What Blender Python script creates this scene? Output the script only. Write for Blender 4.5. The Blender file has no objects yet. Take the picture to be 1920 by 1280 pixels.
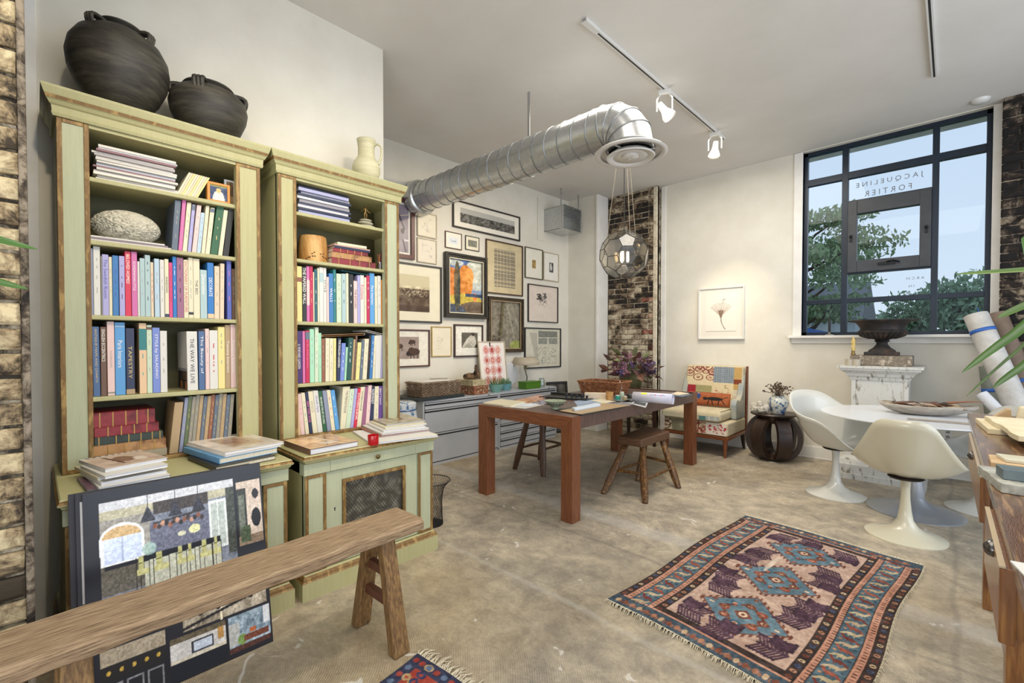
import bpy, bmesh, math, random
import numpy as np
from mathutils import Vector, Matrix, Euler
random.seed(7); RNG = np.random.default_rng(7)
SC = bpy.context.scene; COL = SC.collection
PI = math.pi
# ------------------------------------------------------------------ camera, sky, lamps, exposure
F = 853.333; EYE = 1.27; YAW = math.radians(43.6); PITCH = math.radians(1.0); SHIFT = 17.0
cam_data = bpy.data.cameras.new('camera'); cam = bpy.data.objects.new('camera', cam_data); COL.objects.link(cam)
cam.location = (0, 0, EYE); cam.rotation_euler = (PI/2-PITCH, 0, YAW)
cam_data.sensor_width = 36; cam_data.lens = 16.0; cam_data.shift_y = SHIFT/1920; cam_data.clip_start = .02; cam_data.clip_end = 300
SC.camera = cam
SC.view_settings.view_transform = 'Standard'; SC.view_settings.look = 'None'
SC.view_settings.exposure = 0.0; SC.view_settings.gamma = 1.0; SC.view_settings.use_curve_mapping = False
world = bpy.data.worlds.new('sky'); SC.world = world; world.use_nodes = True
wn = world.node_tree.nodes; wl = world.node_tree.links
bg = wn['Background']; tc = wn.new('ShaderNodeTexCoord'); sep = wn.new('ShaderNodeSeparateXYZ'); rp = wn.new('ShaderNodeValToRGB')
nz = wn.new('ShaderNodeTexNoise'); nz.inputs['Scale'].default_value = 2.2; nz.inputs['Detail'].default_value = 4
mp = wn.new('ShaderNodeMapping'); mp.inputs['Scale'].default_value = (1, 1, 4)
ad = wn.new('ShaderNodeMath'); ad.operation = 'MULTIPLY_ADD'; ad.inputs[1].default_value = .22
wl.new(tc.outputs['Generated'], sep.inputs[0]); wl.new(tc.outputs['Generated'], mp.inputs[0]); wl.new(mp.outputs[0], nz.inputs['Vector'])
wl.new(nz.outputs['Fac'], ad.inputs[0]); wl.new(sep.outputs['Z'], ad.inputs[2]); wl.new(ad.outputs[0], rp.inputs[0])
rp.color_ramp.elements[0].position = .05; rp.color_ramp.elements[0].color = (.78, .83, .91, 1)
rp.color_ramp.elements[1].position = .6; rp.color_ramp.elements[1].color = (.58, .69, .86, 1)
wl.new(rp.outputs[0], bg.inputs[0]); bg.inputs[1].default_value = 1.15

def area(name, loc, rot, size, energy, color, spread=None):
    d = bpy.data.lights.new(name, 'AREA'); d.shape = 'RECTANGLE'; d.size, d.size_y = size; d.energy = energy; d.color = color
    if spread: d.spread = math.radians(spread)
    o = bpy.data.objects.new(name, d); COL.objects.link(o); o.location = loc; o.rotation_euler = rot
    return o
def spot(name, loc, target, energy, color, angle=50, blend=.6, rad=.04):
    d = bpy.data.lights.new(name, 'SPOT'); d.energy = energy; d.color = color; d.spot_size = math.radians(angle); d.spot_blend = blend
    d.shadow_soft_size = rad
    o = bpy.data.objects.new(name, d); COL.objects.link(o); o.location = loc
    o.rotation_euler = (Vector(target)-Vector(loc)).to_track_quat('-Z', 'Y').to_euler()
    return o
WARM = (1.0, .84, .60); SOFT = (1.0, .93, .82); COOL = (.80, .89, 1.0)
area('room_fill', (-.6, 1.2, 3.30), (0, 0, 0), (2.0, 2.2), 40, SOFT)  # soft fill added under the ceiling, no fixture there
area('room_fill', (-1.6, 3.9, 3.30), (0, 0, 0), (1.6, 2.4), 62, SOFT)  # second added fill, brightens the far zone round the table
area('ceiling_fill', (.2, -1.5, .9), (math.radians(140), 0, math.radians(28)), (2.4, 1.4), 52, (1, .96, .90))  # added fill behind the camera, aimed up to brighten the ceiling
area('front_window_light', (2.6, 2.6, 1.7), (math.radians(90), 0, math.radians(90)), (4.5, 2.4), 95, COOL)
spot('track_spot', (-1.72, 4.86, 3.02), (-1.95, 5.9, 1.25), 85, WARM, 52, 1.0)
spot('track_spot', (-1.92, 3.60, 3.0), (-4.1, 3.0, 1.9), 110, WARM, 70, 1.0)
spot('track_spot', (-1.60, 3.75, 3.0), (-1.1, 5.0, 0), 80, WARM, 70, .9)
spot('bookcase_spot', (-.75, .15, 3.2), (-2.6, .5, 1.4), 62, WARM, 75, .8)
spot('bookcase_spot', (-.75, 1.35, 3.2), (-2.6, 1.3, 1.6), 62, WARM, 75, .8)
spot('floor_spot', (.4, .6, 3.2), (.0, 2.9, 0), 95, WARM, 60, .9)

# ------------------------------------------------------------------ pixel of the 1920x1280 photo -> a point on a real plane
_fw = Vector((-math.sin(YAW)*math.cos(PITCH), math.cos(YAW)*math.cos(PITCH), -math.sin(PITCH)))
_rt = Vector((math.cos(YAW), math.sin(YAW), 0)); _up = _rt.cross(_fw); EYEP = Vector((0, 0, EYE))
def _ray(x, y): return _fw*F + _rt*(x-960) - _up*(y-640-SHIFT)
def onX(x, y, X): d = _ray(x, y); return EYEP + d*(X/d.x)
def onY(x, y, Y): d = _ray(x, y); return EYEP + d*(Y/d.y)
def onZ(x, y, Z=0.0): d = _ray(x, y); return EYEP + d*((Z-EYE)/d.z)
def onP(x, y, P, N): d = _ray(x, y); return EYEP + d*((Vector(P)-EYEP).dot(N)/d.dot(N))

# ------------------------------------------------------------------ mesh builder
class MB:
    def __init__(s): s.v = []; s.f = []; s.m = []; s.k = 0
    def add(s, vs, fs, M=None):
        b = len(s.v)
        s.v += [tuple(M @ Vector(v)) for v in vs] if M is not None else [tuple(v) for v in vs]
        s.f += [tuple(b+i for i in f) for f in fs]; s.m += [s.k]*len(fs); return s
    def box(s, x0, x1, y0, y1, z0, z1, M=None):
        v = [(x0,y0,z0),(x1,y0,z0),(x1,y1,z0),(x0,y1,z0),(x0,y0,z1),(x1,y0,z1),(x1,y1,z1),(x0,y1,z1)]
        return s.add(v, [(3,2,1,0),(4,5,6,7),(0,1,5,4),(1,2,6,5),(2,3,7,6),(3,0,4,7)], M)
    def prism(s, poly, z0, z1, M=None):          # polygon in xy, extruded in z
        n = len(poly); v = [(x, y, z0) for x, y in poly] + [(x, y, z1) for x, y in poly]
        return s.add(v, [tuple(range(n-1,-1,-1)), tuple(range(n, 2*n))] + [(i,(i+1)%n,n+(i+1)%n,n+i) for i in range(n)], M)
    def hexa(s, b, t, M=None):                    # two quads, bottom and top
        return s.add(list(b)+list(t), [(3,2,1,0),(4,5,6,7),(0,1,5,4),(1,2,6,5),(2,3,7,6),(3,0,4,7)], M)
    def lathe(s, prof, n=32, M=None, cap=True):
        v = [(r*math.cos(2*PI*i/n), r*math.sin(2*PI*i/n), z) for r, z in prof for i in range(n)]
        fs = [(j*n+i, j*n+(i+1)%n, (j+1)*n+(i+1)%n, (j+1)*n+i) for j in range(len(prof)-1) for i in range(n)]
        if cap:
            if prof[0][0] > 1e-4: fs.append(tuple(range(n-1,-1,-1)))
            if prof[-1][0] > 1e-4: fs.append(tuple((len(prof)-1)*n+i for i in range(n)))
        return s.add(v, fs, M)
    def tube(s, pts, r, n=8, M=None, flat=1.0, close=False):
        pts = [Vector(p) for p in pts]; N = len(pts); rr = r if isinstance(r, (list, tuple)) else [r]*N
        v = []; t0 = None; a = None
        for i, p in enumerate(pts):
            if close: t = (pts[(i+1) % N]-pts[i-1]).normalized()
            else: t = (pts[min(i+1,N-1)]-pts[max(i-1,0)]).normalized()
            if a is None:
                a = t.cross(Vector((0,0,1))) if abs(t.z) < .9 else t.cross(Vector((1,0,0)))
                a.normalize()
            else: a = (a - t*a.dot(t)).normalized()
            b = t.cross(a)
            for k in range(n):
                c = 2*PI*k/n; v.append(p + a*(rr[i]*math.cos(c)) + b*(rr[i]*flat*math.sin(c)))
        M_ = N if close else N-1
        fs = [(j*n+i, j*n+(i+1)%n, ((j+1)%N)*n+(i+1)%n, ((j+1)%N)*n+i) for j in range(M_) for i in range(n)]
        if not close: fs += [tuple(range(n-1,-1,-1)), tuple((N-1)*n+i for i in range(n))]
        return s.add(v, fs, M)
    def ball(s, c, r, n=10, m=7, M=None, sc=(1,1,1)):
        v = [(c[0], c[1], c[2]-r*sc[2])]
        for j in range(1, m):
            a = -PI/2+PI*j/m
            v += [(c[0]+r*sc[0]*math.cos(a)*math.cos(2*PI*i/n), c[1]+r*sc[1]*math.cos(a)*math.sin(2*PI*i/n), c[2]+r*sc[2]*math.sin(a)) for i in range(n)]
        v.append((c[0], c[1], c[2]+r*sc[2])); T = len(v)-1
        fs = [(0, 1+(i+1)%n, 1+i) for i in range(n)] + [(T, 1+(m-2)*n+i, 1+(m-2)*n+(i+1)%n) for i in range(n)]
        fs += [(1+j*n+i, 1+j*n+(i+1)%n, 1+(j+1)*n+(i+1)%n, 1+(j+1)*n+i) for j in range(m-2) for i in range(n)]
        return s.add(v, fs, M)
    def mesh(s, name, mats, smooth=False, ang=None):
        me = bpy.data.meshes.new(name); me.from_pydata(s.v, [], s.f); me.update()
        b = bmesh.new(); b.from_mesh(me); bmesh.ops.recalc_face_normals(b, faces=b.faces)
        if smooth:
            for f in b.faces: f.smooth = True
            th = math.radians(ang or 40)
            for e in b.edges:
                if len(e.link_faces) == 2 and e.calc_face_angle(0) > th: e.smooth = False
        b.to_mesh(me); b.free()
        for m in (mats if isinstance(mats, (list, tuple)) else [mats]): me.materials.append(m)
        if any(s.m): me.polygons.foreach_set('material_index', s.m)
        return me
    def build(s, name, mats, parent=None, smooth=False, bevel=0, seg=2, loc=None, rot=None, ang=None, kind=None, label=None, solid=0):
        o = bpy.data.objects.new(name, s.mesh(name, mats, smooth, ang)); COL.objects.link(o)
        if parent: o.parent = parent
        if loc is not None: o.location = loc
        if rot is not None: o.rotation_euler = rot if isinstance(rot, (tuple, list)) else (0, 0, rot)
        if solid:
            m = o.modifiers.new('s', 'SOLIDIFY'); m.thickness = solid; m.offset = 0
        if bevel:
            m = o.modifiers.new('b', 'BEVEL'); m.width = bevel; m.segments = seg; m.limit_method = 'ANGLE'; m.angle_limit = .6; m.harden_normals = False
        if kind: o['kind'] = kind
        if label: o['label'] = label
        return o
def thing(name, label, cat, loc=(0,0,0), rot=0, group=None):
    o = bpy.data.objects.new(name, None); COL.objects.link(o); o.location = loc
    o.rotation_euler = rot if isinstance(rot, (tuple, list)) else (0, 0, rot); o.empty_display_size = .1
    return tag(o, label, cat, group)
def tag(o, label, cat, group=None, kind=None):
    o['label'] = label; o['category'] = cat
    if group: o['group'] = group
    if kind: o['kind'] = kind
    return o
def struct(o, label=None):
    o['kind'] = 'structure'
    if label: o['label'] = label
    return o
def T(x, y, z, rx=0, ry=0, rz=0): return Matrix.Translation((x, y, z)) @ Euler((rx, ry, rz)).to_matrix().to_4x4()

# ------------------------------------------------------------------ materials
def lin(c):
    if isinstance(c, str): c = [int(c[i:i+2], 16)/255 for i in (0, 2, 4)]
    return tuple(x/12.92 if x <= .04045 else ((x+.055)/1.055)**2.4 for x in c[:3])
MATS = {}
def node_mat(name):
    m = bpy.data.materials.new(name); m.use_nodes = True
    return m, m.node_tree.nodes, m.node_tree.links, m.node_tree.nodes['Principled BSDF']
def pm(name, c1, c2=None, scale=8, rough=.6, bump=0, metal=0, stretch=(1,1,1), detail=5, lo=.35, hi=.65, c3=None, coat=0, alpha=None, pos='Object', bscale=None, rnd=0, spec=None):
    if name in MATS: return MATS[name]
    m, N, L, P = node_mat(name); MATS[name] = m
    P.inputs['Roughness'].default_value = rough; P.inputs['Metallic'].default_value = metal
    if spec is not None: P.inputs['Specular IOR Level'].default_value = spec
    if coat: P.inputs['Coat Weight'].default_value = coat; P.inputs['Coat Roughness'].default_value = .15
    c = lin(c1)
    if c2 is None and not bump: P.inputs['Base Color'].default_value = (*c, 1)
    else:
        t = N.new('ShaderNodeTexCoord'); mpn = N.new('ShaderNodeMapping'); mpn.inputs['Scale'].default_value = stretch
        if pos == 'World':
            g = N.new('ShaderNodeNewGeometry'); L.new(g.outputs['Position'], mpn.inputs[0])
        else: L.new(t.outputs[pos], mpn.inputs[0])
        n = N.new('ShaderNodeTexNoise'); n.inputs['Scale'].default_value = scale; n.inputs['Detail'].default_value = detail; n.inputs['Roughness'].default_value = .6
        L.new(mpn.outputs[0], n.inputs['Vector'])
        r = N.new('ShaderNodeValToRGB'); e = r.color_ramp.elements; e[0].position = lo; e[1].position = hi
        e[0].color = (*c, 1); e[1].color = (*lin(c2 or c1), 1)
        if c3: x = e.new((lo+hi)/2); x.color = (*lin(c3), 1)
        L.new(n.outputs['Fac'], r.inputs[0]); out = r.outputs[0]
        if rnd:
            oi = N.new('ShaderNodeObjectInfo'); h = N.new('ShaderNodeHueSaturation'); mr = N.new('ShaderNodeMapRange')
            mr.inputs[3].default_value = 1-rnd; mr.inputs[4].default_value = 1+rnd
            L.new(oi.outputs['Random'], mr.inputs[0]); L.new(mr.outputs[0], h.inputs['Value']); L.new(out, h.inputs['Color']); out = h.outputs[0]
        L.new(out, P.inputs['Base Color'])
        if bump:
            b = N.new('ShaderNodeBump'); b.inputs['Strength'].default_value = bump; b.inputs['Distance'].default_value = .01
            if bscale:
                n2 = N.new('ShaderNodeTexNoise'); n2.inputs['Scale'].default_value = bscale; L.new(mpn.outputs[0], n2.inputs['Vector']); L.new(n2.outputs['Fac'], b.inputs['Height'])
            else: L.new(n.outputs['Fac'], b.inputs['Height'])
            L.new(b.outputs[0], P.inputs['Normal'])
    return m
def emis(name, c, s):
    m, N, L, P = node_mat(name); P.inputs['Emission Color'].default_value = (*lin(c), 1); P.inputs['Emission Strength'].default_value = s; return m
def glassy(name, tint='ffffff', fac=.08, rough=.02):
    m, N, L, P = node_mat(name); N.remove(P); o = N['Material Output']
    t = N.new('ShaderNodeBsdfTransparent'); t.inputs[0].default_value = (*lin(tint), 1); g = N.new('ShaderNodeBsdfGlossy'); g.inputs['Roughness'].default_value = rough
    x = N.new('ShaderNodeMixShader'); x.inputs[0].default_value = fac; L.new(t.outputs[0], x.inputs[1]); L.new(g.outputs[0], x.inputs[2]); L.new(x.outputs[0], o.inputs['Surface']); return m
def print_mat(name='printed_sheet', rough=.55, bump=0, bscale=300):
    if name in MATS: return MATS[name]
    m, N, L, P = node_mat(name); MATS[name] = m
    a = N.new('ShaderNodeAttribute'); a.attribute_name = 'Col'; L.new(a.outputs['Color'], P.inputs['Base Color']); P.inputs['Roughness'].default_value = rough
    if bump:
        t = N.new('ShaderNodeTexCoord'); n = N.new('ShaderNodeTexNoise'); n.inputs['Scale'].default_value = bscale; L.new(t.outputs['Object'], n.inputs['Vector'])
        b = N.new('ShaderNodeBump'); b.inputs['Strength'].default_value = bump; b.inputs['Distance'].default_value = .004; L.new(n.outputs['Fac'], b.inputs['Height']); L.new(b.outputs[0], P.inputs['Normal'])
    return m

# ------------------------------------------------------------------ flat print: a small painter whose cells become the colours of a fine grid
def fbm(h, w, cell, oct=4, seed=0):
    r = np.random.default_rng(seed); out = np.zeros((h, w)); amp = 1; tot = 0
    for o in range(oct):
        c = max(cell/(2**o), 1); gh, gw = int(h/c)+3, int(w/c)+3; g = r.random((gh, gw))
        y = np.arange(h)/c; x = np.arange(w)/c; yi = y.astype(int); xi = x.astype(int); fy = (y-yi)[:, None]; fx = (x-xi)[None]
        fy = fy*fy*(3-2*fy); fx = fx*fx*(3-2*fx)
        a = g[yi][:, xi]; b = g[yi][:, xi+1]; c_ = g[yi+1][:, xi]; d = g[yi+1][:, xi+1]
        out += amp*((a*(1-fx)+b*fx)*(1-fy)+(c_*(1-fx)+d*fx)*fy); tot += amp; amp *= .55
    return out/tot
class Canvas:                                   # sRGB, row 0 = top
    def __init__(s, w, h, bg='ffffff'):
        s.w, s.h = w, h; s.a = np.zeros((h, w, 3)); s.a[:] = s.c(bg); s.Y, s.X = np.mgrid[0:h, 0:w]; s.X = (s.X+.5)/w; s.Y = (s.Y+.5)/h
    def c(s, c): return np.array([int(c[i:i+2], 16)/255 for i in (0, 2, 4)]) if isinstance(c, str) else np.array(c)
    def mask(s, m, c, al=1.0): 
        m = (m*al)[..., None] if m.dtype != bool else (m.astype(float)*al)[..., None]; s.a = s.a*(1-m)+s.c(c)*m; return s
    def rect(s, x0, y0, x1, y1, c, al=1): return s.mask((s.X > x0)&(s.X < x1)&(s.Y > y0)&(s.Y < y1), c, al)
    def ell(s, x, y, rx, ry, c, al=1, ring=None):
        d = np.sqrt(((s.X-x)/rx)**2+((s.Y-y)/ry)**2); m = d < 1
        if ring: m &= d > 1-ring
        return s.mask(m, c, al)
    def line(s, x0, y0, x1, y1, t, c, al=1):
        A = s.w/s.h; dx, dy = (x1-x0), (y1-y0)/A; L2 = dx*dx+dy*dy+1e-9
        u = np.clip(((s.X-x0)*dx+((s.Y-y0)/A)*dy)/L2, 0, 1); d = np.sqrt((s.X-x0-u*dx)**2+((s.Y-y0)/A-u*dy)**2); return s.mask(d < t, c, al)
    def poly(s, P, c, al=1):
        m = np.zeros((s.h, s.w), bool); n = len(P)
        for i in range(n):
            (x0, y0), (x1, y1) = P[i], P[(i+1) % n]
            if y0 == y1: continue
            cr = ((s.Y < y0) != (s.Y < y1)) & (s.X < (x1-x0)*(s.Y-y0)/(y1-y0)+x0); m ^= cr
        return s.mask(m, c, al)
    def noise(s, amt, cell=6, seed=1, region=None):
        n = (fbm(s.h, s.w, cell, 4, seed)-.5)*2*amt
        if region is not None: n = n*region
        s.a = np.clip(s.a+n[..., None], 0, 1); return s
    def blobs(s, x0, y0, x1, y1, n, c, r, seed=3, al=.8):
        g = np.random.default_rng(seed)
        for _ in range(n):
            x, y = g.uniform(x0, x1), g.uniform(y0, y1); k = g.uniform(.4, 1)
            s.ell(x, y, r*k, r*k*s.w/s.h*g.uniform(.5, 1.3), c[g.integers(len(c))] if isinstance(c, list) else c, al)
        return s
def paint_mesh(cv, pos, name):                   # pos(u, v) -> xyz arrays, u,v in 0..1 (v up)
    w, h = cv.w, cv.h; u, v = np.meshgrid(np.linspace(0, 1, w), np.linspace(1, 0, h)); P = pos(u, v)
    P = np.stack([np.broadcast_to(p, u.shape) for p in P], -1).reshape(-1, 3)
    i = np.arange(w*h).reshape(h, w); q = np.stack([i[1:, :-1], i[1:, 1:], i[:-1, 1:], i[:-1, :-1]], -1).reshape(-1, 4)
    me = bpy.data.meshes.new(name); me.vertices.add(w*h); me.vertices.foreach_set('co', P.ravel().astype('f'))
    me.loops.add(q.size); me.loops.foreach_set('vertex_index', q.ravel().astype('i')); me.polygons.add(len(q))
    me.polygons.foreach_set('loop_start', np.arange(0, q.size, 4, dtype='i')); me.update(calc_edges=True); me.validate()
    a = me.color_attributes.new('Col', 'FLOAT_COLOR', 'POINT'); c = np.clip(cv.a, 0, 1); c = np.where(c <= .04045, c/12.92, ((c+.055)/1.055)**2.4)
    a.data.foreach_set('color', np.concatenate([c.reshape(-1, 3), np.ones((w*h, 1))], 1).ravel().astype('f'))
    return me
def sheet(cv, name, W, H, parent=None, M=None, mat=None, loc=None, rot=None):    # flat in its xz plane, facing -y, centred on x, standing on z=0
    me = paint_mesh(cv, lambda u, v: ((u-.5)*W, u*0, v*H), name); me.materials.append(mat or print_mat())
    if M is not None: me.transform(M)
    o = bpy.data.objects.new(name, me); COL.objects.link(o)
    if parent: o.parent = parent
    if loc is not None: o.location = loc
    if rot is not None: o.rotation_euler = rot
    return o
# ------------------------------------------------------------------ lettering
FONT_CACHE = {}
def letters(txt, name, mat, parent, M, fit=None, height=None, depth=.0004):
    """flat letters, baseline along local x, up along local y, facing +z; centred; M places them"""
    key = txt
    if key not in FONT_CACHE:
        cu = bpy.data.curves.new('t', 'FONT'); cu.body = txt; cu.align_x = 'CENTER'; cu.align_y = 'CENTER'; cu.resolution_u = 2; cu.size = 1
        o = bpy.data.objects.new('t', cu); COL.objects.link(o); dg = bpy.context.evaluated_depsgraph_get(); dg.update()
        me = bpy.data.meshes.new_from_object(o.evaluated_get(dg)); bpy.data.objects.remove(o); FONT_CACHE[key] = me
    me = FONT_CACHE[key].copy(); xs = [v.co.x for v in me.vertices]; ys = [v.co.y for v in me.vertices]
    w = max(xs)-min(xs); h = max(ys)-min(ys); cx = (max(xs)+min(xs))/2; cy = (max(ys)+min(ys))/2
    sx = fit/w if fit else None; sy = height/h if height else sx
    if sx is None: sx = sy
    me.transform(M @ Matrix.Diagonal((sx, sy, 1, 1)) @ Matrix.Translation((-cx, -cy, 0)))
    me.materials.clear(); me.materials.append(mat)
    o = bpy.data.objects.new(name, me); COL.objects.link(o)
    if parent: o.parent = parent
    return o
# ================================================================== SETTING
CZ = 3.38; XW = -2.965; YF = 5.90
paint = pm('white_wall_paint', 'dedace', 'd6d1c4', 3, .75, .03, bscale=120, pos='World')
ceil_m = pm('ceiling_paint', 'dcd9d4', 'd6d3cd', 2, .85, .02, bscale=90, pos='World')
trim_m = pm('white_trim_paint', 'e9e7e2', 'e0ddd6', 6, .5)
def floor_material():
    m, N, L, P = node_mat('polished_concrete')
    g = N.new('ShaderNodeNewGeometry')
    def noise(sc, det=6, ro=.65, st=(1,1,1), dist=0):
        mp_ = N.new('ShaderNodeMapping'); mp_.inputs['Scale'].default_value = st; L.new(g.outputs['Position'], mp_.inputs[0])
        n = N.new('ShaderNodeTexNoise'); n.inputs['Scale'].default_value = sc; n.inputs['Detail'].default_value = det; n.inputs['Roughness'].default_value = ro
        n.inputs['Distortion'].default_value = dist; L.new(mp_.outputs[0], n.inputs['Vector']); return n.outputs['Fac']
    def ramp(f, stops):
        r = N.new('ShaderNodeValToRGB'); e = r.color_ramp.elements
        while len(e) < len(stops): e.new(.5)
        for i, (p, c) in enumerate(stops): e[i].position = p; e[i].color = (*lin(c), 1) if isinstance(c, str) else (c, c, c, 1)
        L.new(f, r.inputs[0]); return r.outputs[0]
    def mix(f, a, b, mode='MIX'):
        x = N.new('ShaderNodeMixRGB'); x.blend_type = mode
        if isinstance(f, float): x.inputs[0].default_value = f
        else: L.new(f, x.inputs[0])
        for k, s_ in ((1, a), (2, b)):
            if isinstance(s_, str): x.inputs[k].default_value = (*lin(s_), 1)
            else: L.new(s_, x.inputs[k])
        return x.outputs[0]
    base = ramp(noise(.9, 8, .7, dist=.6), [(.32, '8b857c'), (.44, 'aaa397'), (.56, 'c2baaa'), (.68, '96918a')])
    mott = ramp(noise(7, 8, .75, dist=.4), [(.3, '5f5a52'), (.5, 'a9a296'), (.7, 'ddd5c6')])
    c = mix(.62, base, mott, 'OVERLAY')
    tan = ramp(noise(.55, 4, .5), [(.5, 0.0), (.66, .45)]); c = mix(tan, c, 'a08656', 'MIX')
    fine = ramp(noise(60, 4, .7), [(.35, '8a8a8a'), (.65, 'c4c4c4')]); c = mix(.35, c, fine, 'OVERLAY')
    spots = ramp(noise(5.5, 3, .5, dist=1.2), [(.69, 0.0), (.71, .7)]); c = mix(spots, c, 'dcd8cf')
    # saw-cut joints and the pale patched trench that crosses the room
    sp = N.new('ShaderNodeSeparateXYZ'); L.new(g.outputs['Position'], sp.inputs[0])
    def M(op, a, b=None):
        x = N.new('ShaderNodeMath'); x.operation = op
        for k, v in ((0, a), (1, b)):
            if v is None: continue
            if isinstance(v, (int, float)): x.inputs[k].default_value = v
            else: L.new(v, x.inputs[k])
        return x.outputs[0]
    wob = M('MULTIPLY', M('SUBTRACT', noise(1.5, 3), .5), .10)
    def band(axis, pos, wd, soft):                      # 1 inside the band
        d = M('ABSOLUTE', M('ADD', M('SUBTRACT', sp.outputs[axis], pos), wob))
        r = N.new('ShaderNodeMapRange'); L.new(d, r.inputs[0]); r.inputs[1].default_value = wd; r.inputs[2].default_value = wd+soft; r.inputs[3].default_value = 1; r.inputs[4].default_value = 0
        return r.outputs[0]
    c = mix(M('MULTIPLY', band('Y', 2.83, .05, .05), .22), c, 'c9cbcd')
    c = mix(M('MULTIPLY', band('Y', 2.47, .006, .015), .35), c, '6a655d')
    c = mix(M('MULTIPLY', band('X', -3.0, .006, .012), .35), c, '6d675e')
    c = mix(M('MULTIPLY', band('Y', 4.25, .006, .012), .3), c, '6d675e')
    c = mix(M('MULTIPLY', band('X', .05, .006, .012), .3), c, '6d675e')
    c = mix(M('MULTIPLY', band('Y', 1.78, .006, .02), .25), c, 'c8c6c0')
    L.new(c, P.inputs['Base Color'])
    rr = N.new('ShaderNodeMapRange'); L.new(noise(3, 5), rr.inputs[0]); rr.inputs[3].default_value = .30; rr.inputs[4].default_value = .62; L.new(rr.outputs[0], P.inputs['Roughness'])
    # swirled trowel grooves near the shelves
    w = N.new('ShaderNodeTexWave'); w.wave_type = 'RINGS'; w.rings_direction = 'Z'; w.inputs['Scale'].default_value = 34; w.inputs['Distortion'].default_value = 1.2
    mw = N.new('ShaderNodeMapping'); mw.inputs['Location'].default_value = (1.9, -.55, 0); L.new(g.outputs['Position'], mw.inputs[0]); L.new(mw.outputs[0], w.inputs['Vector'])
    b = N.new('ShaderNodeBump'); b.inputs['Strength'].default_value = .35; b.inputs['Distance'].default_value = .004; L.new(w.outputs['Fac'], b.inputs['Height'])
    b2 = N.new('ShaderNodeBump'); b2.inputs['Strength'].default_value = .25; b2.inputs['Distance'].default_value = .006; L.new(noise(25, 6), b2.inputs['Height']); L.new(b.outputs[0], b2.inputs['Normal'])
    L.new(b2.outputs[0], P.inputs['Normal'])
    return m
struct(MB().box(-4.6, 2.4, -2.4, 6.3, -.12, 0).build('floor', floor_material()))
struct(MB().box(-4.6, 2.4, -2.4, 6.3, CZ, CZ+.15).build('ceiling', ceil_m))
struct(MB().box(-3.35, XW, -.30, 1.763, 0, CZ).build('wall_left', paint))
struct(MB().box(XW, XW+.012, -.02, .024, 0, CZ).build('trim_1', trim_m, bevel=.002))
# gallery wall, a degree or two off square
GP = Vector((-4.215, 2.509, 0)); GD = (Vector((-4.119, 5.528, 0))-GP).normalized(); GN = Vector((GD.y, -GD.x, 0)); GANG = math.atan2(GD.y, GD.x)-PI/2
def gpt(s, z=0, off=0): return GP + GD*s + GN*off + Vector((0, 0, z))
a, b_ = GP-GD*.9, GP+GD*3.5
struct(MB().prism([(a.x, a.y), (b_.x, b_.y), (b_.x-.2, b_.y), (a.x-.2, a.y)], 0, CZ).build('wall_alcove', paint))
struct(MB().box(-4.35, -3.35, 1.56, 1.763, 0, CZ).build('wall_alcove_end', paint))
# far wall: boxed chase, recessed brick pier, plastered wall, window wall
struct(MB().box(-4.35, -3.60, 5.55, 6.15, 0, CZ).build('wall_chase', paint))
Xp0, Xp1 = -3.587, -2.825
WL = onY(1505, 420, YF).x; WR = onY(1859, 420, YF).x; SILL = onY(1512, 629, YF).z; HEAD = 3.372
wall = MB().box(Xp1+.01, WL, YF, 6.12, 0, CZ).box(WL, WR, YF, 6.12, 0, SILL).box(WR, .40, YF, 6.12, 0, CZ).box(WL, WR, YF, 6.12, HEAD, CZ)
struct(wall.build('wall_far', paint))
struct(MB().box(.40, 2.2, 5.86, 6.12, 0, CZ).build('wall_right', paint))
struct(MB().box(Xp1+.01, .40, YF-.016, YF, 0, .13).box(Xp1+.01, .40, YF-.022, YF, .0, .015).build('baseboard_far', trim_m, bevel=.003))
struct(MB().box(Xp1+.012, Xp1+.075, YF-.012, YF+.004, 0, CZ-.01).build('trim_2', trim_m, bevel=.002))
struct(MB().box(-3.62, -3.59, 5.53, 5.56, 0, CZ-.005).box(-3.60, -3.588, 5.56, 5.80, 0, CZ-.005).build('trim_3', trim_m, bevel=.002))

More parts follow.
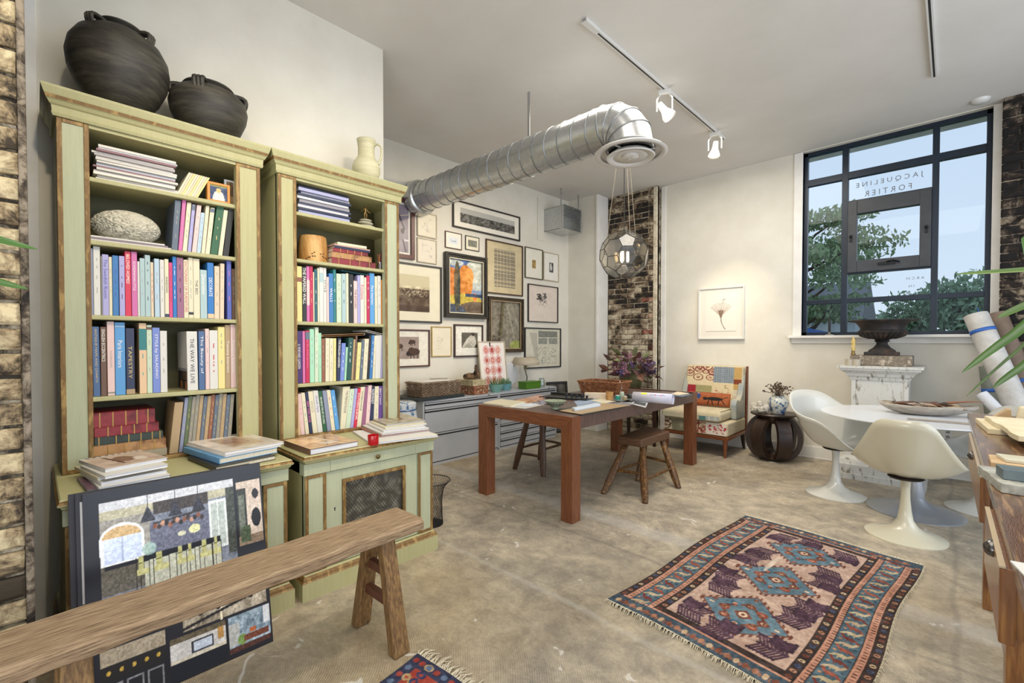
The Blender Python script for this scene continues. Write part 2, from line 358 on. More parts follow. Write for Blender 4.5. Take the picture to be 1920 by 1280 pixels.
# bricks
def brick_mat(name, soot, mid, pale, bias=0.0, zlo=None, zhi=None, zgain=0, rough=.9, scale=5):
    m, N, L, P = node_mat(name); P.inputs['Roughness'].default_value = rough
    g = N.new('ShaderNodeNewGeometry'); n = N.new('ShaderNodeTexNoise'); n.inputs['Scale'].default_value = scale; n.inputs['Detail'].default_value = 9; n.inputs['Roughness'].default_value = .72; n.inputs['Distortion'].default_value = .5
    L.new(g.outputs['Position'], n.inputs['Vector'])
    oi = N.new('ShaderNodeObjectInfo'); a1 = N.new('ShaderNodeMath'); a1.operation = 'MULTIPLY_ADD'; a1.inputs[1].default_value = .16; L.new(oi.outputs['Random'], a1.inputs[0]); L.new(n.outputs['Fac'], a1.inputs[2])
    out = a1.outputs[0]
    if zgain:
        s = N.new('ShaderNodeSeparateXYZ'); L.new(g.outputs['Position'], s.inputs[0]); mr = N.new('ShaderNodeMapRange'); mr.interpolation_type = 'SMOOTHSTEP'
        mr.inputs[1].default_value = zlo; mr.inputs[2].default_value = zhi; mr.inputs[3].default_value = zgain; mr.inputs[4].default_value = 0; L.new(s.outputs['Z'], mr.inputs[0])
        a2 = N.new('ShaderNodeMath'); a2.operation = 'ADD'; L.new(out, a2.inputs[0]); L.new(mr.outputs[0], a2.inputs[1]); out = a2.outputs[0]
    r = N.new('ShaderNodeValToRGB'); e = r.color_ramp.elements; e[0].position = .50-bias; e[0].color = (*lin(soot), 1); e[1].position = .70-bias; e[1].color = (*lin(pale), 1)
    x = e.new(.58-bias); x.color = (*lin(mid), 1); L.new(out, r.inputs[0]); L.new(r.outputs[0], P.inputs['Base Color'])
    bp = N.new('ShaderNodeBump'); bp.inputs['Strength'].default_value = .6; bp.inputs['Distance'].default_value = .008; n2 = N.new('ShaderNodeTexNoise'); n2.inputs['Scale'].default_value = 45; n2.inputs['Detail'].default_value = 6
    L.new(g.outputs['Position'], n2.inputs['Vector']); L.new(n2.outputs['Fac'], bp.inputs['Height']); L.new(bp.outputs[0], P.inputs['Normal'])
    return m
def brick_meshes(L_, H_, D_, mat, n=6, j=.004):
    out = []
    for k in range(n):
        r = random.Random(k*13+int(L_*1000)); q = lambda: r.uniform(-j, j); c = .008
        # x along the course, -y is the face, z up; origin at lower-left-back
        b = [(0,0,0),(L_,0,0),(L_,0,H_),(0,0,H_)]; m_ = [(q()*.5,-D_+c,q()*.5),(L_+q()*.5,-D_+c,q()*.5),(L_+q()*.5,-D_+c,H_+q()*.5),(q()*.5,-D_+c,H_+q()*.5)]
        f = [(c+abs(q()),-D_+q(),c+abs(q())),(L_-c-abs(q()),-D_+q(),c+abs(q())),(L_-c-abs(q()),-D_+q(),H_-c-abs(q())),(c+abs(q()),-D_+q(),H_-c-abs(q()))]
        ct = (L_/2+q()*4, -D_-abs(q()), H_/2)
        v = b+m_+f+[ct]; F_ = [(i,(i+1)%4,4+(i+1)%4,4+i) for i in range(4)]+[(4+i,4+(i+1)%4,8+(i+1)%4,8+i) for i in range(4)]+[(8+i,8+(i+1)%4,12) for i in range(4)]
        out.append(MB().add(v, F_).mesh('brick', mat))
    return out
def lay_bricks(parent, org, rz, W, z0, z1, bl, bh, D, mats, pick=None, end=True, joint=.011):
    full = {id(m): brick_meshes(bl, bh, D, m) for m in mats}; half = {id(m): brick_meshes(bl/2-.005, bh, D, m, 4) for m in mats}
    z = z0; row = 0; R_ = random.Random(5)
    while z+bh <= z1+.02:
        x = 0.0; first = row % 2 == 1
        while x < W-.03:
            isH = (first and x == 0) or (W-x < bl*.95); L_ = bl/2-.005 if isH else bl
            m = pick(x, z) if pick else mats[0]; me = R_.choice((half if isH else full)[id(m)])
            o = bpy.data.objects.new('brick', me); COL.objects.link(o); o.parent = parent
            sc = 1.0 if x+L_ <= W+.001 else (W-x)/L_
            p = Vector((x, R_.uniform(-.004, .004), z)); p = Matrix.Rotation(rz, 3, 'Z') @ p
            o.location = (org[0]+p.x, org[1]+p.y, p.z); o.rotation_euler = (0, 0, rz); o.scale = (sc, 1, min(1, (z1-z)/bh))
            x += L_*sc+joint
        z += bh+joint; row += 1
mortar = brick_mat('old_mortar', '3a332a', '8a7e69', 'c9bea8', .03, scale=9)
bk_dark = brick_mat('sooty_brick', '211b17', '6d5a45', 'c6baa2', -.05, .7, 2.2, .17)
bk_red = brick_mat('red_brick', '4a2a22', '8d5444', 'b89a84', .03)
struct(MB().box(Xp0, Xp1, 5.815, 6.12, 0, CZ).build('wall_brick_pier', mortar))
pier = bpy.data.objects['wall_brick_pier']
lay_bricks(pier, (Xp0+.004, 5.835, 0), 0, Xp1-Xp0-.06, .0, CZ-.01, .200, .062, .032, [bk_dark, bk_red], lambda x, z: bk_red if (x > .5 and 1.0 < z < 1.95 and int(z/.073) % 3 == 0) else bk_dark)
MB().box(Xp1-.055, Xp1, 5.79, 5.86, 0, CZ-.01).build('mortar_edge', brick_mat('corner_mortar', '6b5f50', 'b9ab90', 'd9cfba', .1, scale=12), pier, bevel=.008)
bk_black = brick_mat('black_brick', '0f0c0a', '30241c', '9a8c76', -.05, scale=9)
struct(MB().box(.345, 2.1, 5.80, 5.9, 0, CZ).build('wall_brick_right', brick_mat('sooty_mortar', '15110e', '3a3028', '8d8170', -.02, scale=9)))
lay_bricks(bpy.data.objects['wall_brick_right'], (.335, 5.82, 0), 0, 1.2, .2, CZ-.01, .205, .066, .035, [bk_black])
bk_buff = brick_mat('buff_brick', '3b3226', '8d7b5e', 'c9ba96', .0, scale=10)
struct(MB().box(-2.6, -2.12, -1.2, -.03, 0, CZ).build('wall_brick_left', mortar))
lay_bricks(bpy.data.objects['wall_brick_left'], (-2.135, -.776, 0), PI/2, .7495, .0, CZ-.01, .205, .066, .035, [bk_buff], joint=.012)
MB().box(-2.16, -2.098, -.027, -.008, 0, CZ-.01).build('broken_edge', brick_mat('broken_edge', '16110d', '4a4034', '8d8170', -.02, scale=14), bpy.data.objects['wall_brick_left'], bevel=.005)
struct(MB().box(-2.9, -2.62, -.30, -.03, 0, CZ).build('gap_shade_block', pm('gap_shade', '1c1c1e')))  # near-black block painting the shade in the gap behind the pier

# window
steel = pm('black_window_steel', '1d2a3a', '182330', 8, .35, metal=.2)
Yw = 5.985
win = struct(bpy.data.objects.new('window_1', MB().box(WL, WL+.035, Yw-.03, Yw+.03, SILL, HEAD).box(WR-.035, WR, Yw-.03, Yw+.03, SILL, HEAD)
    .box(WL, WR, Yw-.03, Yw+.03, SILL, SILL+.035).box(WL, WR, Yw-.03, Yw+.03, HEAD-.04, HEAD).mesh('window_1', steel))); COL.objects.link(win)
zx = lambda y, x=1550: onY(x, y, Yw-.03).z
xx = lambda x: onY(x, 450, Yw-.03).x
M1 = (xx(1577.5), xx(1589.5)); M2 = (xx(1746), xx(1759.5))
T1 = (onY(1514, 352, Yw).z, onY(1514, 340, Yw).z); T2 = (onY(1514, 572, Yw).z, onY(1514, 563.5, Yw).z)
for x0, x1 in (M1, M2): MB().box(x0, x1, Yw-.032, Yw+.03, SILL+.03, HEAD-.03).build('mullion', steel, win, bevel=.003)
for z0, z1 in (T1, T2): MB().box(WL+.03, WR-.03, Yw-.03, Yw+.028, z0, z1).build('transom', steel, win, bevel=.003)
glass = glassy('window_glass', 'f2f8fb', .015)
SA0 = onY(1589, 513, Yw).z; SA1 = onY(1589, 381, Yw).z     # opening light
cols = [(WL+.035, M1[0]), M1[1:]+(M2[0],), (M2[1], WR-.035)]; rows = [(SILL+.035, T2[0]), (T2[1], T1[0]), (T1[1], HEAD-.04)]
for ci, (x0, x1) in enumerate(cols):
    for ri, (z0, z1) in enumerate(rows):
        for q0, q1 in ([(z0, SA0-.01), (SA1+.01, z1)] if (ci == 1 and ri == 1) else [(z0, z1)]):
            MB().box(x0-.004, x1+.004, Yw-.003, Yw+.003, q0-.004, q1+.004).build('pane', glass, win)
for z0 in (SA0-.012, SA1): MB().box(M1[1]-.002, M2[0]+.002, Yw-.03, Yw+.03, z0, z0+.012).build('transom', steel, win)
brown = pm('dark_bronze_sash', '3a3d42', '303338', 9, .4)
g0, g1 = xx(1607)+.0, xx(1724); h0, h1 = onY(1607, 489, Yw-.05).z, onY(1607, 401, Yw-.05).z
sash = MB().box(M1[1], g0, Yw-.055, Yw+.02, SA0, SA1).box(g1, M2[0], Yw-.055, Yw+.02, SA0, SA1).box(g0, g1, Yw-.055, Yw+.02, SA0, h0).box(g0, g1, Yw-.055, Yw+.02, h1, SA1)
sh = sash.build('opening_sash', brown, win, bevel=.004, label='dark bronze opening sash with inner pane')
MB().box(g0, g1, Yw-.003, Yw+.003, h0, h1).build('pane', glass, sh)
zc = (h0+SA0)/2; MB().box((g0+g1)/2-.07, (g0+g1)/2+.07, Yw-.075, Yw-.055, zc-.006, zc+.02).tube([((g0+g1)/2, Yw-.08, zc+.02), ((g0+g1)/2+.05, Yw-.095, zc+.03), ((g0+g1)/2+.1, Yw-.08, zc+.008)], .008).build('latch_handle', pm('black_latch', '15171a', rough=.3, metal=.4), sh)
for x in (M1[1]+.03, M2[0]-.035): MB().box(x-.01, x+.01, Yw-.07, Yw-.055, (SA0+SA1)/2-.05, (SA0+SA1)/2+.02).ball((x, Yw-.072, (SA0+SA1)/2), .014).build('cam_latch', MATS['black_latch'], sh)
letter_m = pm('grey_vinyl_lettering', '6b6f73')
def glass_text(t, xl, xr, yc, h):
    pl, pr = onY(xl, yc, Yw-.006), onY(xr, yc, Yw-.006); c = onY((xl+xr)/2, yc, Yw-.006)
    M = Matrix(((-1,0,0,c.x),(0,0,1,c.y),(0,1,0,c.z),(0,0,0,1))); letters(t, 'window_lettering', letter_m, win, M, fit=abs(pr.x-pl.x), height=h)
glass_text('J A C Q U E L I N E', 1603, 1729, 338, .062); glass_text('F O R T I E R', 1620, 1708, 356, .056)
glass_text('A R C H', 1700, 1733, 521, .026); glass_text('I N', 1704, 1714, 536, .022)
struct(MB().box(onY(1480, 632, YF).x, .36, YF-.085, YF+.09, SILL-.028, SILL).box(onY(1484, 632, YF).x, .345, YF-.022, YF, SILL-.085, SILL-.028).build('trim_5', trim_m, bevel=.004), 'white window sill with apron below')
struct(MB().box(WL-.085, WL, YF-.014, YF+.06, SILL, CZ-.004).build('trim_6', trim_m, bevel=.003))
struct(MB().box(WR, WR+.075, YF-.014, YF+.06, SILL, CZ-.004).build('trim_7', trim_m, bevel=.003))

# outdoors, seen through the window
grass = pm('lawn', '5c7348', '475c38', 2, .9)
struct(MB().box(-40, 30, 6.6, 70, -.5, -.4).build('ground_outside', grass))
leafm = [pm('tree_leaf', '95aa80', '6f8c5c', 1.2, .8, rnd=.1), pm('far_leaf', '93aa8c', '6e8a6c', .6, .9), pm('hedge_leaf', '88a27c', '668060', .9, .9)]
bark = pm('bark', '5a4c40', '3f352c', 12, .9, .4)
def leaf_cloud(mb, c, rad, n, size, rnd):
    for _ in range(n):
        d = Vector((rnd.gauss(0, 1), rnd.gauss(0, 1), rnd.gauss(0, 1))).normalized()*(rnd.random()**.4)
        p = Vector(c)+Vector((d.x*rad[0], d.y*rad[1], d.z*rad[2])); a = Euler((rnd.uniform(0, 6), rnd.uniform(0, 6), rnd.uniform(0, 6))).to_matrix(); s = size*rnd.uniform(.5, 1.2)
        mb.add([p+a@Vector((-s, 0, 0)), p+a@Vector((0, -s*.45, 0)), p+a@Vector((s, 0, 0)), p+a@Vector((0, s*.45, 0))], [(0, 1, 2, 3)])
R = random.Random(3)
t = thing('honey_locust_tree', 'feathery green street tree filling left side of the window', 'tree', (-3.0, 14.0, -.4))
mb = MB(); lv = MB()
top = Vector((0, 0, 6.4)); mb.tube([(0,0,0), (.05,0,1.2), (0,.05,2.4), (.1,0,4), (.2,.1,5)], [.17,.14,.12,.08,.04], 8)
for k in range(30):
    h = R.uniform(1.9, 4.7); a_ = R.uniform(0, 2*PI); l_ = R.uniform(1.2, 2.5)*(1-.30*abs(h-3.4)/2)
    if math.cos(a_) > 0: l_ *= 1.15
    e = Vector((math.cos(a_)*l_, math.sin(a_)*l_, h+R.uniform(.1, .9))); mb.tube([(0,0,h-.4), (e.x*.5, e.y*.5, h+.1), e], [.05,.03,.012], 5)
    for q in range(4):
        f_ = R.uniform(.45, 1.1); leaf_cloud(lv, (e.x*f_, e.y*f_, h+(e.z-h)*f_+R.uniform(-.15, .2)), (.70, .70, .16), 150, .075, R)
mb.build('trunk', bark, t, smooth=True); lv.build('foliage', leafm[0], t, kind='stuff')
for i, (x, y, r_, h) in enumerate([(-8.5, 28, 2.6, 3.4), (-6.0, 31, 2.6, 3.8), (-3.2, 27, 2.3, 3.5), (-.9, 31, 2.4, 4.3), (1.2, 26, 2.4, 4.2), (3.9, 29, 2.6, 4.4)]):
    t = thing('background_tree', 'hazy green tree beyond the window, number %d' % i, 'tree', (x, y, -.4), group='trees beyond the window')
    t['label'] = ['bushy green tree behind the left window panes', 'green tree behind the house gable outside', 'rounded tree behind the iron urn outside', 'green tree outside behind the middle lower pane', 'tallest green tree behind the lower right pane', 'rightmost green tree seen through the window'][i]
    mb = MB().tube([(0,0,0), (0,0,h*.6)], [.15, .1], 6); mb.build('trunk', bark, t)
    lv = MB()
    for k in range(16):
        a_ = R.uniform(0, 2*PI); rr = R.uniform(0, r_*.75); leaf_cloud(lv, (math.cos(a_)*rr, math.sin(a_)*rr*.5, h*R.uniform(.35, .95)-rr*.2), (r_*.4, r_*.3, h*.22), 260, .15, R)
    lv.build('foliage', leafm[1+i % 2], t, kind='stuff')
hs = thing('house', 'pale sided house with grey gable roof behind the tree', 'house', (-4.4, 21, -.4))
sid = pm('pale_siding', 'b9c0c6', 'aab2ba', 3, .8); MB().box(-2.2, 2.2, -2, 2, 0, 2.6).build('wall', sid, hs)
MB().add([(-2.4,-2.2,2.5),(2.4,-2.2,2.5),(2.4,2.2,2.5),(-2.4,2.2,2.5),(-2.4,0,3.9),(2.4,0,3.9)], [(0,1,5,4),(2,3,4,5),(0,4,3),(1,2,5),(3,2,1,0)]).build('roof', pm('grey_shingle', '6d6f73', rough=.9), hs)
for x in (-1.1, .9): MB().box(x-.35, x+.35, -2.03, -1.98, 1.0, 2.0).build('window', pm('far_glass', '4a5560', rough=.2), hs)
tn = thing('patio_umbrella', 'blue canopy umbrella outside the lower left window panes', 'umbrella', (-2.35, 12.2, -.4))
MB().lathe([(1.45, 1.62), (.9, 1.78), (.05, 2.0)], 8, cap=False).build('canopy', pm('blue_canvas', '3d5f9c', rough=.8), tn, solid=.02); MB().tube([(0,0,0),(0,0,2.0)], .03, 6).build('pole', pm('grey_pole', '888888', rough=.5), tn)
# ================================================================== BOOKCASES
sage = pm('sage_paint', 'aca87a', 'b2ae82', 9, .5, .08, stretch=(8, 8, .6), pos='World')
sage_c = pm('sage_paint_cool', 'adb192', 'b3b89a', 9, .5, .08, stretch=(8, 8, .6), pos='World')
sage_in = pm('shaded_interior', '5e5a38', '524e30', 8, .6, pos='World')  # back panel colour darkened for the shade behind the books
gold = pm('rubbed_gilt', '86683a', 'a88a52', 16, .5, .1, metal=.1, stretch=(2, 2, .7), c3='75572c', pos='World')
XB = XW+.012; XU = -2.66; XS = -2.675; XSP = -2.70; TOPZ = .715
def frusta(mb, prof, x0, y0, y1, k_mat=None):     # prof: (z, overhang) pairs; front at x0, back at XB
    for i in range(len(prof)-1):
        (z0, o0), (z1, o1) = prof[i], prof[i+1]
        mb.k = (k_mat[i] if k_mat else 0)
        mb.hexa([(XB, y0-o0, z0), (x0+o0, y0-o0, z0), (x0+o0, y1+o0, z0), (XB, y1+o0, z0)], [(XB, y0-o1, z1), (x0+o1, y0-o1, z1), (x0+o1, y1+o1, z1), (XB, y1+o1, z1)])
    mb.k = 0; return mb
def framed_panel(root, X, y0, y1, z0, z1, name, mat, w=.017, body=.035):
    """a flat strip face with a rubbed gilt border and an inner field"""
    p = MB().box(X-body, X, y0, y1, z0, z1).build(name, mat, root)
    g = MB().box(X, X+.004, y0, y0+w, z0, z1).box(X, X+.004, y1-w, y1, z0, z1).box(X, X+.004, y0+w, y1-w, z0, z0+w).box(X, X+.004, y0+w, y1-w, z1-w, z1)
    g.build('gilt_border', gold, p, bevel=.0015)
    return p
def bookcase(label, L0, L1, U0, U1, pil, shelves, lowpx):
    root = thing('bookcase', label, 'bookcase', (0, 0, 0), group='painted bookcases')
    zU0, zU1 = TOPZ, 2.212
    # upper carcass
    frusta(MB(), [(2.200, .010), (2.212, .014), (2.216, .012), (2.240, .014), (2.246, .020), (2.250, .022), (2.258, .026), (2.262, .030), (2.276, .034), (2.281, .036), (2.303, .043), (2.312, .044)], XU, U0, U1, [0,0,0,0,0,0,0,1,0,0,0]).build('cornice', [sage, gold], root)
    MB().box(XB, XU-.02, U0, U0+.02, zU0, 2.205).build('side_panel', sage, root); MB().box(XB, XU-.02, U1-.02, U1, zU0, 2.205).build('side_panel', sage, root)
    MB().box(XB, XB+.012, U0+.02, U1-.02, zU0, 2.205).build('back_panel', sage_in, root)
    MB().box(XB+.012, XU, U0+.02, U1-.02, 2.185, 2.203).build('top_rail', sage, root)
    framed_panel(root, XU, U0, pil[0], zU0+.002, 2.200, 'pilaster', sage_c if L0 < .5 else sage); framed_panel(root, XU, pil[1], U1, zU0+.002, 2.200, 'pilaster', sage if L0 < .5 else sage_c)
    for z in shelves: MB().box(XB+.012, XS, U0+.021, U1-.021, z-.020, z).build('shelf', sage, root, bevel=.004)
    MB().box(XB+.012, XS, U0+.021, U1-.021, TOPZ, TOPZ+.018).build('bottom_rail', gold, root, bevel=.003)
    # counter and lower cabinet
    frusta(MB(), [(.672, .004), (.680, .014), (.686, .016), (.692, .024), (.698, .026), (.704, .020), (.711, .020), (TOPZ, .016)], -2.262, L0+.028, L1-.028, [0,0,0,0,1,1,0]).build('counter_top', [sage, gold], root)
    X1 = -2.275; a, b = L0+.022, L1-.022
    for q in (a, b-.02): MB().box(XB, X1-.02, q, q+.02, .11, .674).build('side_panel', sage, root)
    frusta(MB(), [(0, .024), (.088, .024), (.094, .018), (.104, .016), (.116, .008), (.122, .004)], X1, a, b, [0,1,1,1,0]).build('plinth', [sage, gold], root)
    MB().box(X1-.05, X1+.008, a-.006, a+.125, .612, .672).box(X1-.05, X1+.008, b-.125, b+.006, .612, .672).box(XB, X1-.05, a, b, .612, .672).build('frieze_rail', sage_c, root, bevel=.002)
    d = MB().box(X1-.05, X1+.009, a+.126, b-.126, .613, .671).build('drawer', sage_c, root, bevel=.002)
    kn = onX(708.5, 849, X1+.01); ky = (a+b)/2
    MB().lathe([(.004, 0), (.004, .012), (.011, .016), (.013, .022), (.009, .028), (0, .030)], 14, T(X1+.009, ky, .645, 0, PI/2, 0)).build('knob', pm('dark_brass', '6b5a34', '8d7a4c', 20, .35, metal=.9), d, smooth=True)
    pw = .105
    framed_panel(root, X1+.002, a, a+pw, .124, .610, 'lower_pilaster', sage_c, .016); framed_panel(root, X1+.002, b-pw, b, .124, .610, 'lower_pilaster', sage_c, .016)
    dy0, dy1 = a+pw+.003, b-pw-.003; g0, g1 = dy0+.085, dy1-.085; z0, z1 = .235, .555
    dr = MB().box(X1-.03, X1-.004, dy0, g0, .126, .608).box(X1-.03, X1-.004, g1, dy1, .126, .608).box(X1-.03, X1-.004, g0, g1, .126, z0).box(X1-.03, X1-.004, g0, g1, z1, .608).build('door', sage_c, root, bevel=.002)
    w = .018; MB().box(X1-.004, X1+.006, g0, g0+w, z0, z1).box(X1-.004, X1+.006, g1-w, g1, z0, z1).box(X1-.004, X1+.006, g0+w, g1-w, z0, z0+w).box(X1-.004, X1+.006, g0+w, g1-w, z1-w, z1).build('gilt_frame', gold, dr, bevel=.002)
    m = MATS.get('swirled_lining')
    if not m:
        m, N, L, P = node_mat('swirled_lining'); MATS['swirled_lining'] = m
        t = N.new('ShaderNodeNewGeometry'); wv = N.new('ShaderNodeTexWave'); wv.inputs['Scale'].default_value = 13; wv.inputs['Distortion'].default_value = 7; wv.inputs['Detail'].default_value = 1.5; wv.inputs['Detail Scale'].default_value = 1.1
        r = N.new('ShaderNodeValToRGB'); r.color_ramp.elements[0].color = (*lin('5a574f'), 1); r.color_ramp.elements[1].color = (*lin('989485'), 1)
        L.new(t.outputs['Position'], wv.inputs['Vector']); L.new(wv.outputs['Fac'], r.inputs[0]); L.new(r.outputs[0], P.inputs['Base Color'])
    MB().box(X1-.028, X1-.022, g0, g1, z0, z1).build('fabric_lining', m, dr)
    wr = MB(); Y0, Y1, Z0, Z1 = g0+w, g1-w, z0+w, z1-w
    for s_ in (1, -1):
        c = -1.0
        while c < 2:
            pts = []                      # z = s*y*1.35 + c'
            for y in (Y0, Y1):
                z = s_*(y-Y0)*1.35+Z0+c*(Z1-Z0)
                pts.append((y, z))
            (ya, za), (yb, zb) = pts
            def clip(y, z):
                if z < Z0: return (ya+(Z0-za)*(yb-ya)/(zb-za), Z0)
                if z > Z1: return (ya+(Z1-za)*(yb-ya)/(zb-za), Z1)
                return (y, z)
            if not (max(za, zb) <= Z0 or min(za, zb) >= Z1):
                p, q = clip(ya, za), clip(yb, zb); wr.tube([(X1-.006, p[0], p[1]), (X1-.006, q[0], q[1])], .0013, 4)
            c += .082
    wr.build('wire_grille', pm('dull_wire', '4a4334', rough=.5, metal=.6), dr, kind='stuff')
    ky_ = dy0+.045; MB().box(X1-.005, X1-.0035, ky_-.0025, ky_+.0025, .40, .412).ball((X1-.0045, ky_, .414), .005, 8, 5, sc=(.3, 1, 1)).build('keyhole', pm('keyhole_black', '0c0a08'), dr)
    return root
pilA = (onX(169, 400, XU).y, onX(443, 400, XU).y); pilB = (onX(556, 450, XU).y, onX(721.5, 450, XU).y)
shA = [onX(*p, XS).z for p in ((169, 330.6), (169.5, 449), (171, 590), (171.5, 745))]
shB = [onX(*p, XS).z for p in ((556.7, 396), (556, 484), (555.6, 602), (555, 720))]
bookcase('sage green bookcase with two dark pots on top, nearest the brick wall', .045, .848, .0735, .842, pilA, shA, None)
bookcase('sage green bookcase topped by a cream jug, beside the grey cabinets', .888, 1.700, .932, 1.694, pilB, shB, None)

# ------------------------------------------------------------------ books
PAL = dict(greyblue='8a90a8', white='d6d4ce', lilac='aaa6d4', cream='ddd5b8', blue='3d78b4', red='cf2f4c', pink='cc6ea6', paleblue='b2c8d8', duckegg='a9c0c2', beige='d8c6ac', magenta='d0487e',
    brightblue='2a74bc', mauve='94607e', teal='2a7a7c', darkteal='2c5a64', navy='2b3250', steelblue='4b6690', brown='6a4e3e', sky='5a9ad2', peach='e0be98', green='2c5e3e', black='262523', tan='ad9470',
    purple='472a6a', mint='a2d4b4', yellow='e4d68e', pinkish='e2c4c0', olive='5e6b4a', grey='8f8b7e', slate='606c7c', rust='8c5a42', indigo='5663b4', violet='6a4a94', crimson='b8264e', darkgreen='245048', palegreen='c6d6bc', orange='d08a3a', periwinkle='7488cc')
WORD = dict(greyblue='grey-blue', paleblue='pale blue', duckegg='duck-egg blue', brightblue='bright blue', darkteal='dark teal', steelblue='steel blue', sky='sky blue', pinkish='pale pink', darkgreen='dark green', palegreen='pale green')
page_m = pm('book_pages', 'd9d3c2', 'c2b9a4', 1, .8, stretch=(300, 300, 3))
def cov(c): return pm('cover_'+c, PAL[c], rough=.42) if c in PAL else pm('cover_'+c, c, rough=.42)
TXT = dict(w='f0eee6', k='26242a', g='cdb878', r='c03040', i='4a50a8', p='e87aa8', n='a19c94', t='4aa39c')
def txm(c): return pm('spine_ink_'+c, TXT[c], rough=.5)
ORD = ['first', 'second', 'third', 'fourth', 'fifth', 'sixth', 'seventh', 'eighth', 'ninth', 'tenth', 'eleventh', 'twelfth', 'thirteenth', 'fourteenth', 'fifteenth', 'sixteenth', 'seventeenth', 'eighteenth', 'nineteenth', 'twentieth', 'twenty-first', 'twenty-second', 'twenty-third', 'twenty-fourth', 'twenty-fifth', 'twenty-sixth', 'twenty-seventh', 'twenty-eighth']
def up_book(y0, y1, d0, d1, z0, z1, color, depth, xf):
    """upright book, leaning d metres towards +y at its top; returns the cover object at its foot"""
    o = Vector((xf, y0, z0)); h = z1-z0; w = y1-y0; t = min(.004, w*.2)
    def sl(x0, x1, a0, a1, b0=0, b1=None):         # slab between a0..a1 across the thickness
        b1 = h if b1 is None else b1; k0, k1 = b0/h, b1/h
        return ([(x0, a0+d0*k0, b0), (x1, a0+d0*k0, b0), (x1, a1+d1*k0, b0), (x0, a1+d1*k0, b0)], [(x0, a0+d0*k1, b1), (x1, a0+d0*k1, b1), (x1, a1+d1*k1, b1), (x0, a1+d1*k1, b1)])
    mb = MB(); mb.hexa(*sl(-t*1.2, 0, 0, w)); mb.hexa(*sl(-depth, -t*1.2, 0, t)); mb.hexa(*sl(-depth, -t*1.2, w-t, w))
    root = mb.build('book', cov(color), loc=o, bevel=.0012, seg=1)
    pg = MB(); pg.hexa(*sl(-depth+.006, -t*1.2, t, w-t, .004, h-.006)); pg.build('pages', page_m, root)
    return root, w, h
def spine_text(root, w, h, txt, c, frac=(.08, .75), dd=0, tall=.62, name='title'):
    a, b = frac; L_ = (b-a)*h; zc = h-(a+b)/2*h; k = zc/h
    M = Matrix(((0,0,1,.0006),(dd/h*-1,1,0,w/2+dd*k),(-1,0,0,zc),(0,0,0,1)))
    letters(txt, name, txm(c), root, M, fit=L_, height=w*tall)
def shelf_row(rows, zb, shelf, group, xf=XSP, depth=.22):
    n = 0
    for r in rows:
        x0, x1, yt, c = r[:4]; txt = r[4] if len(r) > 4 else None; tc = r[5] if len(r) > 5 else 'k'; dx = r[6] if len(r) > 6 else 0; o = r[7] if len(r) > 7 else {}
        xfr = xf + o.get('x', 0)
        yb = 660; y0 = onX(x0, yb, xfr).y; y1 = onX(x1, yb, xfr).y-.0006; zt = onX((x0+x1)/2+dx, yt, xfr).z
        d = onX(x0+dx, yb, xfr).y-y0; dtop = o.get('d0', None); d0 = d if dtop is None else onX(x0+dtop, yb, xfr).y-y0
        root, w, h = up_book(y0, y1, d0, d, zb+.0005, zt, c, o.get('dep', depth)*(0.9+.1*((n*7) % 5)/5), xfr)
        if txt and not txt.startswith('~'): spine_text(root, w, h, txt, tc, o.get('fr', (.08, .72)), d, o.get('tall', .55))
        elif w > .010 and not o.get('plain'):
            m = MB(); k = RNG.uniform(.1, .25)
            while k < .7:
                l_ = RNG.uniform(.02, .09); zc = h*(1-k); m.box(0, .0006, w*.44+d*zc/h, w*.55+d*zc/h, zc-h*l_, zc); k += l_+RNG.uniform(.02, .2)
            m.build('faint_lettering', txm(o.get('ft', 'n')), root, kind='stuff')
        if 'band' in o:
            ba, bb, bc = o['band']; z0, z1 = h*(1-bb), h*(1-ba); MB().hexa([(.0001, d*z0/h, z0), (.0012, d*z0/h, z0), (.0012, w+d*z0/h, z0), (.0001, w+d*z0/h, z0)], [(.0001, d*z1/h, z1), (.0012, d*z1/h, z1), (.0012, w+d*z1/h, z1), (.0001, w+d*z1/h, z1)]).build('spine_panel', cov(bc), root)
        cw = WORD.get(c, c); n += 1
        if o.get('label'): lb = o['label']
        elif txt and not txt.startswith('~') and not o.get('name'): lb = f'{cw} book lettered {txt} on the {shelf}'
        else: lb = f'{cw} book, {ORD[n-1]} from the left on the {shelf}'
        tag(root, ' '.join(lb.split()[:16]), 'book', group)
